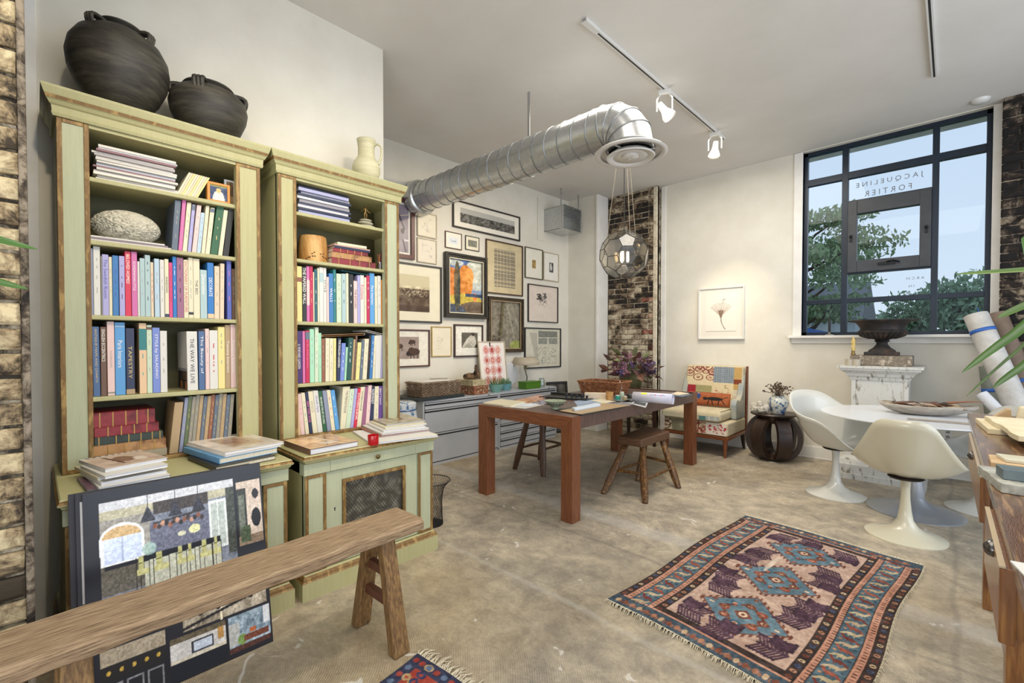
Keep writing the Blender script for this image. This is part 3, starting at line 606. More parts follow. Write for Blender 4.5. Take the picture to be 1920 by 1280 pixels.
A3 = [(169.4,177.4,465,'greyblue'),(177.6,190.7,462,'white',None,'n'),(191.5,194,480,'grey'),(194,206.3,477,'lilac','The Swedish Room','i'),(206.5,212.5,481.6,'cream'),(213,224.5,479,'blue','~','k',0,dict(ft='i')),
 (225.6,236.2,480,'lilac','~','k',0,dict(ft='k')),(236.4,247.9,471,'red','BELOVED HOMES!','w',0,dict(fr=(.05,.5))),(248.5,259.6,472,'pink','SCANDINAVIAN STYLE','w',0,dict(fr=(.15,.6),tall=.4)),
 (259.8,264,490,'white'),(264.3,273.7,484,'duckegg'),(273.9,284.2,478,'duckegg','~','k',0,dict(ft='k')),(284.4,290,491.6,'beige','~','r',0,dict(ft='r')),(291.3,301,485,'paleblue'),(301.9,310,487,'white'),
 (310.6,318.4,485.6,'cream','WINDOWS','k',0,dict(fr=(.3,.58),band=(.94,.99,'navy'))),(318.7,325.4,492,'magenta','DECORATIVE ROOMS','r'),(325.6,333,481,'brightblue','~','w',0,dict(ft='w')),(333.2,346,482.8,'mauve','~','k',0,dict(ft='k')),
 (346.2,354.8,487,'cream','DICTIONARY OF FURNITURE','r',0,dict(fr=(.03,.9),tall=.6)),(355,364,483,'cream','~','k',0,dict(band=(.9,.94,'black'))),(364.2,376.4,485,'cream','THE BED','k',0,dict(fr=(.36,.6),tall=.4)),
 (377,389.8,506,'duckegg','Decoration','w',0,dict(fr=(.1,.5))),(390.5,402.5,492.5,'brightblue','DECORATE','w',0,dict(fr=(.27,.6),band=(.91,.99,'peach'))),(403,412.5,499,'beige','~','n',1),(413,421,494,'beige','~','n',2),
 (427,435.6,489,'indigo','~','k',0,dict(ft='p')),(436.2,443,504,'brown')]
shelf_row(A3, shA[2], 'third shelf of the pot-topped bookcase', 'books on the third shelf, left bookcase')
A4 = [(174,187.5,612,'steelblue','ANTIQUE MAPS AND CHARTS','g',-1,dict(fr=(.03,.8),tall=.38)),(188.4,200,612.5,'brown','ENGLISH ECCENTRICS','w',0,dict(fr=(.04,.5))),(201,215,602.5,'pinkish','INTERIORS','n',0,dict(fr=(.4,.62),tall=.3,band=(.95,.97,'grey'))),
 (215.6,235,604,'sky','Paris Interiors','w',0,dict(fr=(.25,.62),tall=.45,band=(.055,.062,'white'))),(236,252.5,615,'navy','TAPESTRY','g',0,dict(fr=(.27,.76),tall=.42,band=(.92,.995,'tan'))),(261,275,605.6,'peach','~','t',0,dict(ft='t',band=(.08,.38,'teal'))),
 (275.4,285.4,609,'palegreen','~','n',0,dict(band=(.03,.07,'brown'))),(286,300,614,'periwinkle','STYLE by SALADINO','w',0,dict(fr=(.1,.78),tall=.45,label='blue-lilac book lettered STYLE in white, fourth shelf of pot-topped bookcase')),(300.4,313.6,620,'white','~','n'),
 (351,371,621,'white','THE WAY WE LIVE','k',-1,dict(fr=(.12,.88),tall=.38)),(372.5,384,620.6,'steelblue','The Beauty of','w'),(385,392.6,616,'pinkish'),(393,408.6,619,'white','~','k',0,dict(ft='r')),(409,422,612.5,'yellow'),
 (422.4,432,609,'tan','Tuscany Interiors','w',0,dict(fr=(.25,.75))),(432.5,443,608,'pinkish','Provence Interiors','w',0,dict(fr=(.25,.75)))]
shelf_row(A4, shA[3], 'fourth shelf of the pot-topped bookcase', 'books on the fourth shelf, left bookcase')
way = [o for o in bpy.data.objects if o.get('label', '').startswith('white book lettered THE WAY WE LIVE')][0]
cv = Canvas(40, 60, '1d1a18'); g_ = np.random.default_rng(4)
for i in range(4):
    for j in range(6):
        cc = [['6b5240', '3a3430', 'a6602c', '8f8f8c', '54422e', '2a2624'][k] for k in g_.integers(0, 6, 1)][0]; cv.rect(i/4+.02, j/6+.015, (i+1)/4-.02, (j+1)/6-.015, cc)
cv.rect(0, .62, 1, .66, '8f9096').noise(.12, 3)
me = paint_mesh(cv, lambda u, v: (-.004-.20*(1-u), u*0-.0008, .004+v*.272), 'cover_photographs'); me.materials.append(print_mat()); o = bpy.data.objects.new('cover_photographs', me); COL.objects.link(o); o.parent = way
A2 = [(324,335.6,376,'slate','~','k',8),(336.7,344.2,375.5,'pink','~','k',9),(344.6,353,380,'cream','~','k',10),(354,360.6,384,'lilac','~','k',10,dict(band=(.02,.12,'slate'))),(362,370.6,385,'pinkish','~','k',11),
 (371,378.6,399,'paleblue','~','k',9),(379.6,386.6,386,'cream','~','k',10),(387.2,395.4,390,'cream','~','k',11,dict(band=(.02,.1,'slate'))),(396,410,387.7,'green','~','g',14,dict(ft='g')),(411,419,394,'cream','~','k',12,dict(plain=1)),(420,431,388,'black','~','k',12,dict(plain=1,label='black spiral bound album, rightmost on second shelf of the pot-topped bookcase'))]
shelf_row(A2, shA[1], 'second shelf of the pot-topped bookcase', 'leaning books beside the coral')
journals = ['greyblue','olive','grey','grey','tan','slate','tan','rust','slate','grey','tan','slate','grey']
A5 = [(314.5,331.5,754,'tan','~','k',12,dict(plain=1,label='worn brown leather book leaning beside the journals on bottom shelf'))]
xs_ = np.linspace(333, 431, 14)
for i, c in enumerate(journals): A5.append((xs_[i], xs_[i+1]-.4, 743+[2,0,1,-1,0,2][i % 6]-i*.5, c, '~', 'k', 13-.35*i, dict(ft='g', name=1)))
shelf_row(A5, TOPZ+.018, 'bottom shelf of the pot-topped bookcase', 'cloth journals on the bottom shelf', depth=.20)
B3 = [(556,567.5,499,'yellow','~','k',0,dict(band=(.2,.28,'rust'),plain=1)),(568,575.6,500,'black','THE PAPERED WALL','w',0,dict(fr=(.02,.68),tall=.75)),(576,581.6,499,'pink','~','w',0,dict(ft='w',band=(.25,.7,'pinkish'))),(582,588,499,'crimson','~','w',0,dict(ft='g')),(588.3,590.4,510,'cream'),
 (590.6,596.2,504.5,'darkteal','~','w',0,dict(ft='w')),(596.5,600,503,'cream'),(600.2,607.4,501,'white','~','k',0,dict(band=(.1,.27,'duckegg'),plain=1)),(607.6,613.2,502,'white','STYLE','k',0,dict(fr=(.22,.45))),(613.7,617.8,519,'pinkish'),
 (618,625.8,512.5,'blue','WALLS','w',0,dict(fr=(.3,.58),tall=.6)),(626,631,505,'teal','~','w',0,dict(ft='w')),(632,641,513,'palegreen'),(641.7,649.6,513,'duckegg','~','k',0,dict(ft='k',)),(650,654.4,512.5,'cream'),(654.8,663.6,514,'black','~','w',0,dict(ft='w')),
 (664,670.8,526.6,'pinkish','THE KITCHEN','k',0,dict(fr=(.2,.65))),(671.2,676,516,'lilac'),(676.4,683.5,516,'white','Kitchens','r',0,dict(fr=(.2,.5),tall=.75)),(684,688,520,'cream'),(688.2,694,516.7,'crimson','~','w',0,dict(ft='w')),
 (694.3,703,512,'sky','Paris Interiors','w',0,dict(fr=(.25,.62))),(703.6,708.3,518,'cream','~','k'),(708.8,715,517,'white'),(715.4,720,524.7,'orange')]
shelf_row(B3, shB[2], 'third shelf of the jug-topped bookcase', 'books on the third shelf, right bookcase')
B4 = [(555,567,620,'purple','A VINEYARD GARDEN','w',0,dict(fr=(.25,.72),tall=.4)),(567.5,572.4,620.5,'pink'),(573,580.5,619.5,'crimson','paper for small gardens','p',0,dict(band=(.03,.17,'slate'))),(581,589.5,616.7,'mint'),(590,597,613.4,'palegreen','~','k',1),(597.5,603,624,'mint'),(603.3,609.5,634.5,'rust'),
 (610,617,633.6,'cream','~','k',1),(617.3,624.5,634,'cream','~','k',1),(625,630,634,'yellow','~','k',1),(631.4,637,633.6,'navy','THE ENGLISH GARDEN','w',3,dict(fr=(.04,.68),tall=.75)),(637.4,644.8,643,'periwinkle','~','w',4,dict(ft='w')),(645.2,649,650.5,'mint','~','k',4),(649.4,658,633,'darkgreen','~','w',5,dict(ft='w')),
 (658.4,662.2,636,'tan','~','k',5),(662.6,666,629.4,'brown','~','k',5),(666.4,673.4,641.6,'yellow','~','k',5),(674,679,638,'slate','~','w',5,dict(ft='w')),(679.4,687.4,635,'cream','~','k',5),(688,691.8,628.5,'black','~','r',5,dict(ft='r')),(692.4,697.8,628,'blue','~','w',5,dict(ft='w')),(698.4,702.4,629,'cream','~','k',4),(703,713,628.5,'white','~','k',3,dict(plain=1)),(713.6,717,629,'lilac','~','k',2)]
shelf_row(B4, shB[3], 'fourth shelf of the jug-topped bookcase', 'books on the fourth shelf, right bookcase')
B5 = [(557,563,738,'peach','~','k',-5),(563.4,571,738,'pinkish','~','p',-7,dict(ft='p')),(572,579,736,'cream','~','k',-8,dict(ft='t')),(579.4,585.4,734.8,'navy','NEW YORK STYLE','p',-8,dict(fr=(.22,.72),tall=.7)),(586,595,733.5,'cream','VENICE','n',-9,dict(fr=(.22,.5))),(595.4,604.6,732,'white','Greek Style','i',-9,dict(fr=(.12,.52),tall=.6)),
 (605.2,612,732.6,'green','PROVENCE THE ART OF LIVING','w',-9,dict(fr=(.15,.8))),(613,620.6,732,'greyblue','~','k',-9),(621,628,731,'cream','~','k',-9,dict(ft='r')),(628.6,636,731,'sky','~','w',-9,dict(ft='w')),
 (637,646.6,724.5,'cream','THE FRENCH ROOM','k',10,dict(d0=6,fr=(.1,.62),tall=.5)),(647,655.8,728.8,'palegreen','~','k',9),(656.2,661.8,728,'lilac','~','k',9),(662.2,668,727.5,'red','SOUTHERN EUROPE','w',9,dict(fr=(.12,.8),tall=.7)),(668.4,676.5,725,'cream','THE FRENCH HOUSE','k',8,dict(fr=(.1,.6),tall=.4)),(677,684,725,'mauve','~','w',7,dict(plain=1)),
 (684.6,691.6,722,'pinkish','~','k',6),(692.2,699.4,725,'navy','NORMANDY','w',4,dict(fr=(.06,.45),tall=.7)),(700,708.6,724,'cream','~','k',2),(709,715.6,723.6,'violet','BRITTANY','w',1,dict(fr=(.06,.5),tall=.5)),(716,721,723,'violet','~','g',0,dict(ft='g'))]
shelf_row(B5, TOPZ+.018, 'bottom shelf of the jug-topped bookcase', 'books on the bottom shelf, right bookcase', depth=.21)

# ------------------------------------------------------------------ lying books and magazines
def flat_book(x, y, z, W, D, h, rot, c, label, cat='book', group=None, title=None, tcol='w', bands=None, top=None, name=None, soft=False, page='book_pages', pile=0):
    """W along local x (spine edge along local x at -y), D along local y"""
    t = .0012 if soft else .003
    root = MB().box(-W/2, W/2, -D/2, D/2, 0, t).box(-W/2, W/2, -D/2, D/2, h-t, h).box(-W/2, W/2, -D/2, -D/2+t, t, h-t).build(name or cat, c if not isinstance(c, str) else cov(c), loc=(x, y, z), rot=rot, bevel=.0008, seg=1)
    MB().box(-W/2+.002, W/2-.003, -D/2+t, D/2-.003, t, h-t).build('pages', MATS[page], root)
    if bands:
        for b in bands: MB().box(-W/2+W*b-.002, -W/2+W*b+.002, -D/2-.0015, -D/2+.006, -.0004, h+.0004).build('raised_band', MATS.get('gilt_band') or pm('gilt_band', 'b08c4a', rough=.4, metal=.4), root)
    if title:
        M = Matrix(((1,0,0,0),(0,0,-1,-D/2-.0008),(0,1,0,h/2),(0,0,0,1))); letters(title, 'title', txm(tcol), root, M, fit=W*.5, height=h*.45)
    if top is not None:
        me = paint_mesh(top, lambda u, v: ((u-.5)*W, (v-.5)*D, u*0+h+.0004), 'cover_print'); me.materials.append(print_mat('glossy_print', .3)); o = bpy.data.objects.new('cover_print', me); COL.objects.link(o); o.parent = root
    return tag(root, label, cat, group)
white_pg = pm('magazine_pages', 'dfe0e2', 'b9bcc4', 1, .6, stretch=(5, 5, 400)); leather_r = pm('red_leather', '7c2028', '5c161e', 12, .4, .1, c3='8c2c34'); leather_t = pm('tan_leather', 'a87a4c', '6e4426', 9, .55, .2, c3='b98e60')
leather_g = pm('green_black_leather', '2c3430', '3a443c', 14, .45, .1); striped = pm('striped_paper_cover', 'b0a68e', '76705f', 1, .7, stretch=(3, 160, 3))
# spines face the room (+x): local -y -> world +x => rot = +90deg
def pile_px(x0, x1, yb, yt, X, zb=None):
    """centre y, width and height of a lying book whose spine shows x0..x1 (px); yt,yb px at x0"""
    a, b = onX(x0, yb, X).y, onX(x1, yb, X).y; return (a+b)/2, b-a
z = TOPZ+.019
for x0, x1, h, m, lab, bands, ti in [(185,312.5,.036,striped,'striped paper covered old book at the base of the leather pile',None,None),(172,311,.046,leather_t,'scuffed tan leather book lying second from the base of the pile',(.2,.42,.63,.83),None),
    (176.6,305.6,.036,leather_g,'slim dark green leather book lying under two red ones',(.06,.3,.48,.66,.83,.95),None),(176.6,298,.042,leather_r,'red leather book with gilt bands, second from the top of pile',(.2,.4,.6,.8),None),(171.8,291,.064,leather_r,'thick red gilt-banded leather book on top of the leather pile',(.12,.32,.52,.7,.88),None)]:
    yc, W = pile_px(x0, x1, 800, 0, XSP+.012); flat_book(XSP+.012-.115, yc, z, W, .23, h, PI/2, m, lab, 'book', 'old leather books lying on the bottom shelf', bands=bands, title=ti, tcol='g'); z += h+.0006
# magazines, top shelf of the left bookcase
def stack(n, hs, x0, x1, z, X, D, colors, lab, cat, group, jit=.006, rot=PI/2, soft=True):
    r = random.Random(n); a, b = onX(x0, 300, X).y, onX(x1, 300, X).y
    for i in range(n):
        h = hs[i % len(hs)]; c = colors[i % len(colors)]; dW = r.uniform(-jit, jit)
        flat_book(X-D/2+r.uniform(-jit, .004), (a+b)/2+r.uniform(-jit, jit), z, (b-a)+dW, D, h, rot+r.uniform(-.02, .02), c, lab(i, n), cat, group, soft=soft, page='magazine_pages' if soft else 'book_pages', name='magazine' if cat == 'magazine' else 'book'); z += h+.0004
    return z
def lab_mag(kind, where):
    def f(i, n):
        k = n-1-i
        return f'{kind}, topmost in the {where}' if k == 0 else f'{kind}, lowest in the {where}' if i == 0 else f'{kind}, {ORD[k]} from the top of the {where}'
    return f
wm = [cov('d9d5cc'), cov('cdc9c4'), cov('e2ded4'), cov('a8a4a6'), cov('d4d0c8'), cov('8d6a70'), cov('c4c8d0')]
zt = stack(15, [.0105, .008, .012, .009], 180, 329, shA[0], XS-.012, .215, wm, lab_mag('pale magazine', 'tall pile on the uppermost shelf'), 'magazine', 'magazines piled on the top shelf, left bookcase', .010)
zt = stack(10, [.019, .014, .016, .013], 560, 655, shB[0], XS-.012, .22, [cov(c) for c in ('a4a6c8', '2a3048', 'c9c8cc', '39405c', '8c8a94', 'cfcfd4', '26304c', 'b0b0bc')], lab_mag('blue-grey catalogue', 'pile above the log'), 'magazine', 'catalogues piled on the top shelf, right bookcase', .012)
for i, (lab, c) in enumerate([('grey magazine lying at the bottom under the coral', 'cfcac6'), ('mauve-edged magazine lying in the middle under the coral', '8e8088'), ('thin white magazine lying directly under the coral', 'dad8d2')]):
    a, b = onX(170, 450, XS-.01).y, onX(321-6*i, 450, XS-.01).y; flat_book(XS-.01-.11, (a+b)/2, shA[1]+i*.0075+.0002, b-a, .22, .007, PI/2, cov(c), lab, 'magazine', 'magazines under the coral', soft=True, page='magazine_pages', name='magazine')
jn = []
for i in range(9):
    x0 = 331+i*4.4; a = onX(x0, 380, XS-.02).y; b = onX(x0+4.2, 380, XS-.02).y; zt_ = onX(x0+24, 323+i*1.2, XS-.02).z
    r_, w, h = up_book(a, b, onX(x0+24, 380, XS-.02).y-a, onX(x0+24, 380, XS-.02).y-a, shA[0]+.0005, zt_, ['cream', 'beige', 'yellow'][i % 3], .17, XS-.02)
    tag(r_, f'thin cream journal leaning on the top shelf, {ORD[i]} of its row from left', 'magazine', 'leaning journals on the top shelf')
# horizontal ones laid over rows
def over(x0, x1, y0, y1, X, D, h, c, lab):
    a = onX(x0, y0, X); b = onX(x1, y1, X); L_ = (b-a).length; ang = math.atan2(b.z-a.z, b.y-a.y)
    root = MB().box(-D, 0, 0, L_, 0, h).build('book', c, loc=(X, a.y, a.z-h), rot=(ang, 0, 0), bevel=.003); MB().box(-D+.003, -.0, .002, L_+.0006, .003, h-.003).build('pages', page_m, root)
    return tag(root, lab, 'book')
over(641, 690, 505, 514, XSP+.0, .19, .009, cov('darkteal'), 'thin dark teal book lying across the books on the third shelf')
over(604, 684, 627.5, 624.5, XSP+.0, .19, .013, leather_t, 'brown leather book lying across books on the fourth shelf')
over(687, 719, 618, 626, XSP+.0, .19, .012, cov('white'), 'white book lying tilted at the right end of the fourth shelf')
# right case, second shelf: log, leather pile, cup
z = shB[1]+.0004
for x0, x1, h, m, lab, bands in [(622,704,.037,leather_r,'large red leather book at the base of the pile beside the log',(.15,.4,.62,.85)),(622,697,.034,leather_t,'brown leather book with blue panels in the pile beside the log',(.12,.3,.5,.75,.9)),(624,690,.024,leather_r,'red leather book third up in the pile beside the log',(.2,.4,.6,.8)),
    (627,694,.014,cov('navy'),'thin navy paperback on the red leather book beside the log',None),(626,694,.008,cov('c9a89c'),'thin pinkish paperback near the top of the pile beside the log',None),(634,688,.016,cov('cream'),'cream book on top of the pile beside the log',None)]:
    yc, W = pile_px(x0, x1, 480, 0, XSP+.01); flat_book(XSP+.01-.10, yc, z, W, .20, h, PI/2+RNG.uniform(-.03, .03), m, lab, 'book', 'old books piled beside the log', bands=bands); z += h+.0005
# ================================================================== ON AND IN THE BOOKCASES
black_clay = pm('blackened_clay', '25231f', '4a463c', 5, .55, .35, stretch=(1, 1, 5), c3='35322b')
def strap(c, ang, r0, z0, r1, z1, wid, out):
    """ribbed strap handle from the neck to the shoulder"""
    mb = MB(); pts = []
    for k in range(7):
        t = k/6; r = r0+(r1-r0)*t + out*math.sin(PI*t)*.9; z = z0+(z1-z0)*t + out*.55*math.sin(PI*t); pts.append((r, z))
    for o in (-.36, 0, .36):
        mb.tube([Vector((r*math.cos(ang)-o*wid*math.sin(ang), r*math.sin(ang)+o*wid*math.cos(ang), z)) for r, z in pts], wid*.24, 8)
    return mb
def clay_pot(label, px, base_px, prof, handles, tilt, X=-2.735, sc_=1, scz=1):
    c = onX(px, 180, X); t = thing('clay_pot', label, 'pot', (X, c.y, 2.3125), (tilt[0], tilt[1], 0)); t.scale = (sc_, sc_, scz)
    MB().lathe(prof, 56, cap=False).build('body', black_clay, t, smooth=True, ang=60, solid=.012)
    for h in handles: strap(None, *h).build('handle', black_clay, t, smooth=True)
    return t
H0 = onX(200, 40, -2.735).z-2.3125
clay_pot('large round black clay pot with ribbed handles, left on the bookcase', 222, 0, [(.0, .004), (.095, .004), (.12, .02), (.185, .12), (.222, .22), (.232, .30), (.222, .37), (.190, .435), (.178, .437), (.135, .48), (.088, .508), (.078, .52), (.092, .535), (.096, .542)],
    [(-.9, .10, .50, .175, .44, .042, .045), (.75, .10, .50, .175, .44, .042, .045), (2.4, .10, .50, .175, .44, .042, .045), (3.9, .10, .50, .175, .44, .042, .045)], (-.03, 0), -2.75, .775, .735)
clay_pot('smaller squat black clay pot, right on the same bookcase top', 392, 0, [(.0, .003), (.085, .003), (.105, .012), (.150, .07), (.178, .14), (.186, .19), (.176, .235), (.152, .262), (.122, .280), (.112, .288), (.122, .300), (.116, .307)],
    [(-.5, .118, .292, .168, .225, .05, .04), (1.3, .118, .292, .168, .225, .05, .04), (2.9, .118, .292, .168, .225, .05, .04), (4.4, .118, .292, .168, .225, .05, .04)], (0, 0), -2.77, .90, .86)
c = onX(687, 330, -2.74)
jg = thing('jug', 'cream earthenware jug with one loop handle on top of the bookcase', 'jug', (-2.74, c.y, 2.3125), .75)
cl = pm('pale_earthenware', 'bdb793', 'cdc8a8', 9, .6, .15, stretch=(1, 1, 6))
MB().lathe([(.0, .002), (.055, .002), (.068, .02), (.083, .06), (.085, .09), (.076, .12), (.056, .15), (.050, .165), (.049, .22), (.054, .255), (.057, .27)], 40, cap=False).build('body', cl, jg, smooth=True, ang=60, solid=.006)
MB().tube([(.050,0,.235), (.075,0,.245), (.098,0,.225), (.102,0,.185), (.092,0,.145), (.080,0,.115)], [.010,.010,.009,.009,.010,.012], 10, flat=.7).build('handle', cl, jg, smooth=True)
# coral
from mathutils import noise as mn
def coral():
    b = bmesh.new(); bmesh.ops.create_icosphere(b, subdivisions=6, radius=1)
    for v in b.verts:
        p = v.co.normalized(); n = mn.noise(p*2.3+Vector((3, 1, 2)))*1.0+mn.noise(p*4.1)*.5
        g = abs(math.sin(n*20)); k = 1+.22*(min(1, g*1.6)-.8)
        v.co = Vector((p.x*.085*k, p.y*.122*k, p.z*.078*k*(1 if p.z > 0 else .85)))
    me = bpy.data.meshes.new('brain_coral'); b.to_mesh(me); b.free()
    for p in me.polygons: p.use_smooth = True
    me.materials.append(pm('bleached_coral', 'bdb8a6', 'd6d1bf', 30, .85, .2)); o = bpy.data.objects.new('brain_coral', me); COL.objects.link(o); return o
c = onX(233, 418, -2.785); o = coral(); o.location = (-2.785, c.y+.008, shA[1]+.0235+.066); tag(o, 'round white brain coral on the second shelf', 'coral')
def photo_stand(px0, px1, X, zb, zt, rot, colr, cvx, label, dep=.03, bw=.011):
    a, b = onX(px0, 380, X), onX(px1, 380, X); W = abs(b.y-a.y); H = zt-zb
    t = thing('standing_photo', label, 'picture', (X, (a.y+b.y)/2, zb), rot)
    fm = cov(colr) if isinstance(colr, str) else colr
    MB().box(-W/2, -W/2+bw, 0, dep, 0, H).box(W/2-bw, W/2, 0, dep, 0, H).box(-W/2+bw, W/2-bw, 0, dep, 0, bw).box(-W/2+bw, W/2-bw, 0, dep, H-bw, H).box(-W/2+bw, W/2-bw, dep-.004, dep, bw, H-bw).build('frame', fm, t, bevel=.001)
    sheet(cvx, 'photograph', W-2*bw, H-2*bw, t, T(0, .004, bw), print_mat('glossy_print', .3)); return t
cv = Canvas(24, 24, '2c3f66').noise(.25, 5).ell(.5, .9, .32, .55, 'e8e2d2').ell(.5, .35, .13, .16, 'd8b878').rect(0, 0, 1, .12, '8a8c50').noise(.08, 2)
photo_stand(389, 431.5, -2.70, shA[0]+.0003, onX(410, 343, -2.70).z, PI/2, 'orange', cv, 'small orange wooden picture frame holding a couple photograph on the top shelf', .03, .012)
cv = Canvas(16, 24, '7d6a50').noise(.2, 5).rect(0, .6, 1, 1, 'b59a70'); photo_stand(421, 442, -2.76, shA[0]+.0003, onX(432, 338, -2.76).z, PI/2, 'cfd2d8', cv, 'pale silver picture frame at the right end of the top shelf', .012, .01)
# log, stones, figurine, pencil glass
c = onX(587, 480, -2.775); lg = thing('log_section', 'upright section of golden log with bark scars on the second shelf', 'log', (-2.775, c.y, shB[1]+.0003))
MB().lathe([(.0, 0), (.082, 0), (.083, .05), (.079, .12), (.074, .155), (.070, .158), (0, .158)], 28).build('trunk', pm('peeled_log', 'b98a4c', 'd0a566', 3, .5, .25, stretch=(6, 6, 1), c3='a87538'), lg, smooth=True)
m = MB()
for k in range(14):
    a = -.2+RNG.uniform(-.9, .9); z = RNG.uniform(.01, .055); m.ball((.0805*math.cos(a), .0805*math.sin(a), z), .009, 6, 4, sc=(.35, 1, .5))
m.build('bark_scars', pm('dark_bark_scar', '4a2f17', rough=.9), lg, kind='stuff')
c = onX(687, 425, -2.74); st = pm('cream_stone', 'cbc6b2', 'b8b29c', 14, .8, .3)
for i, (w, h, dz, dy) in enumerate([(.058, .020, 0, .006), (.052, .019, .021, -.004), (.040, .014, .041, -.004)]):
    o = MB().ball((0, 0, 0), 1, 14, 8, sc=(.035, w, h*.5)).build('river_stone', st, loc=(-2.74, c.y+dy, shB[0]+dz+h*.5+.0003), smooth=True)
    tag(o, ['rounded cream stone at the bottom under the bronze figurine', 'cream stone in the middle under the bronze figurine', 'small cream stone directly under the bronze figurine'][i], 'stone', 'stones under the figurine')
fg = thing('figurine', 'tiny bronze acrobat figurine balancing on cream stones', 'figurine', (-2.74, c.y-.006, shB[0]+.0562), PI/2)
bz = pm('aged_bronze', '6b5632', '8e7748', 20, .4, metal=.8)
f = MB(); f.ball((0, 0, .083), .0075, 8, 6); f.tube([(0,0,.076), (0,0,.065), (0,0,.050), (0,0,.038)], [.004,.009,.007,.008], 8)
for s_ in (-1, 1):
    f.tube([(s_*.007,0,.068), (s_*.018,.002,.052), (s_*.030,-.004,.046)], [.004,.003,.002], 6); f.tube([(s_*.005,0,.040), (s_*.008,-.003,.022), (s_*.005,.002,.001)], [.005,.004,.003], 6); f.ball((s_*.031, -.004, .045), .003, 6, 4)
f.build('figure', bz, fg, smooth=True)
c = onX(712, 498, -2.72); gl = thing('pencil_glass', 'clear glass holding pencils at the right end of the second shelf', 'cup', (-2.72, c.y, shB[1]+.0003))
clear = glassy('clear_glass', 'eef3f3', .12)
MB().lathe([(0, .001), (.017, .001), (.019, .05), (.0195, .052), (.0175, .05), (.016, .004), (0, .004)], 18, cap=False).build('glass', clear, gl, smooth=True)
for k, cc in enumerate(['2a2c38', '8c2f2a', 'c88a34', '3a3c44', '7a4a2a', 'b0643a']): MB().tube([(.004*math.cos(k), .004*math.sin(k), .005), (.014*math.cos(k*1.1), .014*math.sin(k*1.1), .13-.006*k)], .003, 6).build('pencil', cov(cc), gl)
c = onX(702, 470, -2.78); o = MB().lathe([(0, 0), (.02, 0), (.02, .005), (.011, .008), (.011, .04), (.02, .043), (.02, .048), (0, .048)], 16).build('thread_spool', cov('c8a050'), loc=(-2.80, c.y+.01, shB[1]+.0004), smooth=True); tag(o, 'yellow thread spool beside the pencil glass', 'spool')

# ------------------------------------------------------------------ counter stacks
def quadpx(a, b, c, z):
    A, B, C_ = onZ(*a, z), onZ(*b, z), onZ(*c, z); u = B-A; D = (C_-B).length; cen = (A+C_)/2
    return cen.x, cen.y, u.length, D, math.atan2(u.y, u.x)
def lay(a, b, c, ztop, z, h, col, label, cat, group=None, **k):
    x, y, W, D, r = quadpx(a, b, c, ztop); return flat_book(x, y, z, W, D, h, r, col, label, cat, group, **k)
cvm = Canvas(60, 48, 'cbb9a6').noise(.14, 12, 3).rect(0, 0, .1, 1, 'd8d4cc').ell(.5, .5, .22, .16, '6b4c36', .7).ell(.62, .3, .14, .1, 'e6dfd2', .8).line(.2, .7, .8, .62, .02, '4b342a').noise(.08, 4, 5)
for k in range(9): cvm.rect(.02, .1*k+.06, .08, .1*k+.11, '5a5a60')
z = TOPZ+.0004
lsp = [((144,893), (163,917), (322,893), .012, 'slate'), ((158,888), (187,915), (318,888), .011, 'white'), ((150,884), (190,905), (314,880), .012, 'white'), ((138,872), (181,893), (314,873), .012, 'cream'), ((150,872), (196,892), (317,870), .012, 'white'), ((146,861), (195,878), (317.5,858), .013, 'white')]
labs = ['thick magazine with a dark cover lowest in the near-left counter pile', 'white magazine second from the bottom of the near-left counter pile', 'white magazine in the middle of the near-left counter pile', 'magazine jutting left from the near-left counter pile', 'white magazine second from the top of the near-left counter pile', 'magazine with a brown still-life cover topping the near-left counter pile']
for (a, b, c, h, col), lb in zip(lsp, labs):
    lay(a, b, c, z+h, z, h, col, lb, 'magazine', 'magazines piled left on the first counter', soft=True, page='magazine_pages', name='magazine', top=cvm if 'topping' in lb else (Canvas(20, 20, '6a4a5a').noise(.3, 5) if 'lowest' in lb else None)); z += h+.0004
z = TOPZ+.0004
lay((353,855), (405.7,876), (515,853), z+.020, z, .020, 'black', 'black covered book with white page edges lying under the blue book', 'book', 'books piled right on the first counter'); z += .0205
lay((343,838), (411,859), (521,838), z+.026, z, .026, pm('pale_blue_cloth', '6a9cc4', '5c8cb4', 20, .7), 'thick pale blue cloth book under the magazines on the counter', 'book', 'books piled right on the first counter'); z += .0265
cm = [Canvas(40, 40, 'd6ccc0').noise(.16, 8, k) for k in (1, 2)]; cm[1].rect(.2, .2, .8, .75, 'b9a48c').ell(.5, .5, .2, .2, '8f6a5a', .6).noise(.1, 4)
lay((352,833), (430,855), (520,832), z+.008, z, .008, 'white', 'lower white magazine on the pale blue book', 'magazine', None, soft=True, page='magazine_pages', name='magazine', top=cm[0]); z += .0084
lay((360,829), (435,850), (521,826), z+.010, z, .010, 'white', 'magazine with washed-out pink cover on top of the blue book', 'magazine', None, soft=True, page='magazine_pages', name='magazine', top=cm[1])
z = TOPZ+.0004
cb = Canvas(60, 40, 'c9a377').noise(.2, 14, 2); cb.line(.1, .2, .9, .6, .01, '6d5136').line(0, .5, 1, .3, .012, 'e6d9c4').ell(.72, .5, .09, .14, 'd8cfc0', .8).noise(.12, 4, 8)
lay((531.6,825), (581,842), (672,826.5), z+.030, z, .030, 'brown', 'large brown picture book lying alone on the second counter', 'book', None, top=cb, page='magazine_pages')
c = onZ(700, 833, TOPZ); cg = thing('candle_glass', 'red glass candle holder on the second counter', 'candle holder', (c.x, c.y, TOPZ+.0004))
m_, N_, L_, P_ = node_mat('red_glass'); P_.inputs['Base Color'].default_value = (*lin('c8141c'), 1); P_.inputs['Roughness'].default_value = .08; P_.inputs['Transmission Weight'].default_value = .35
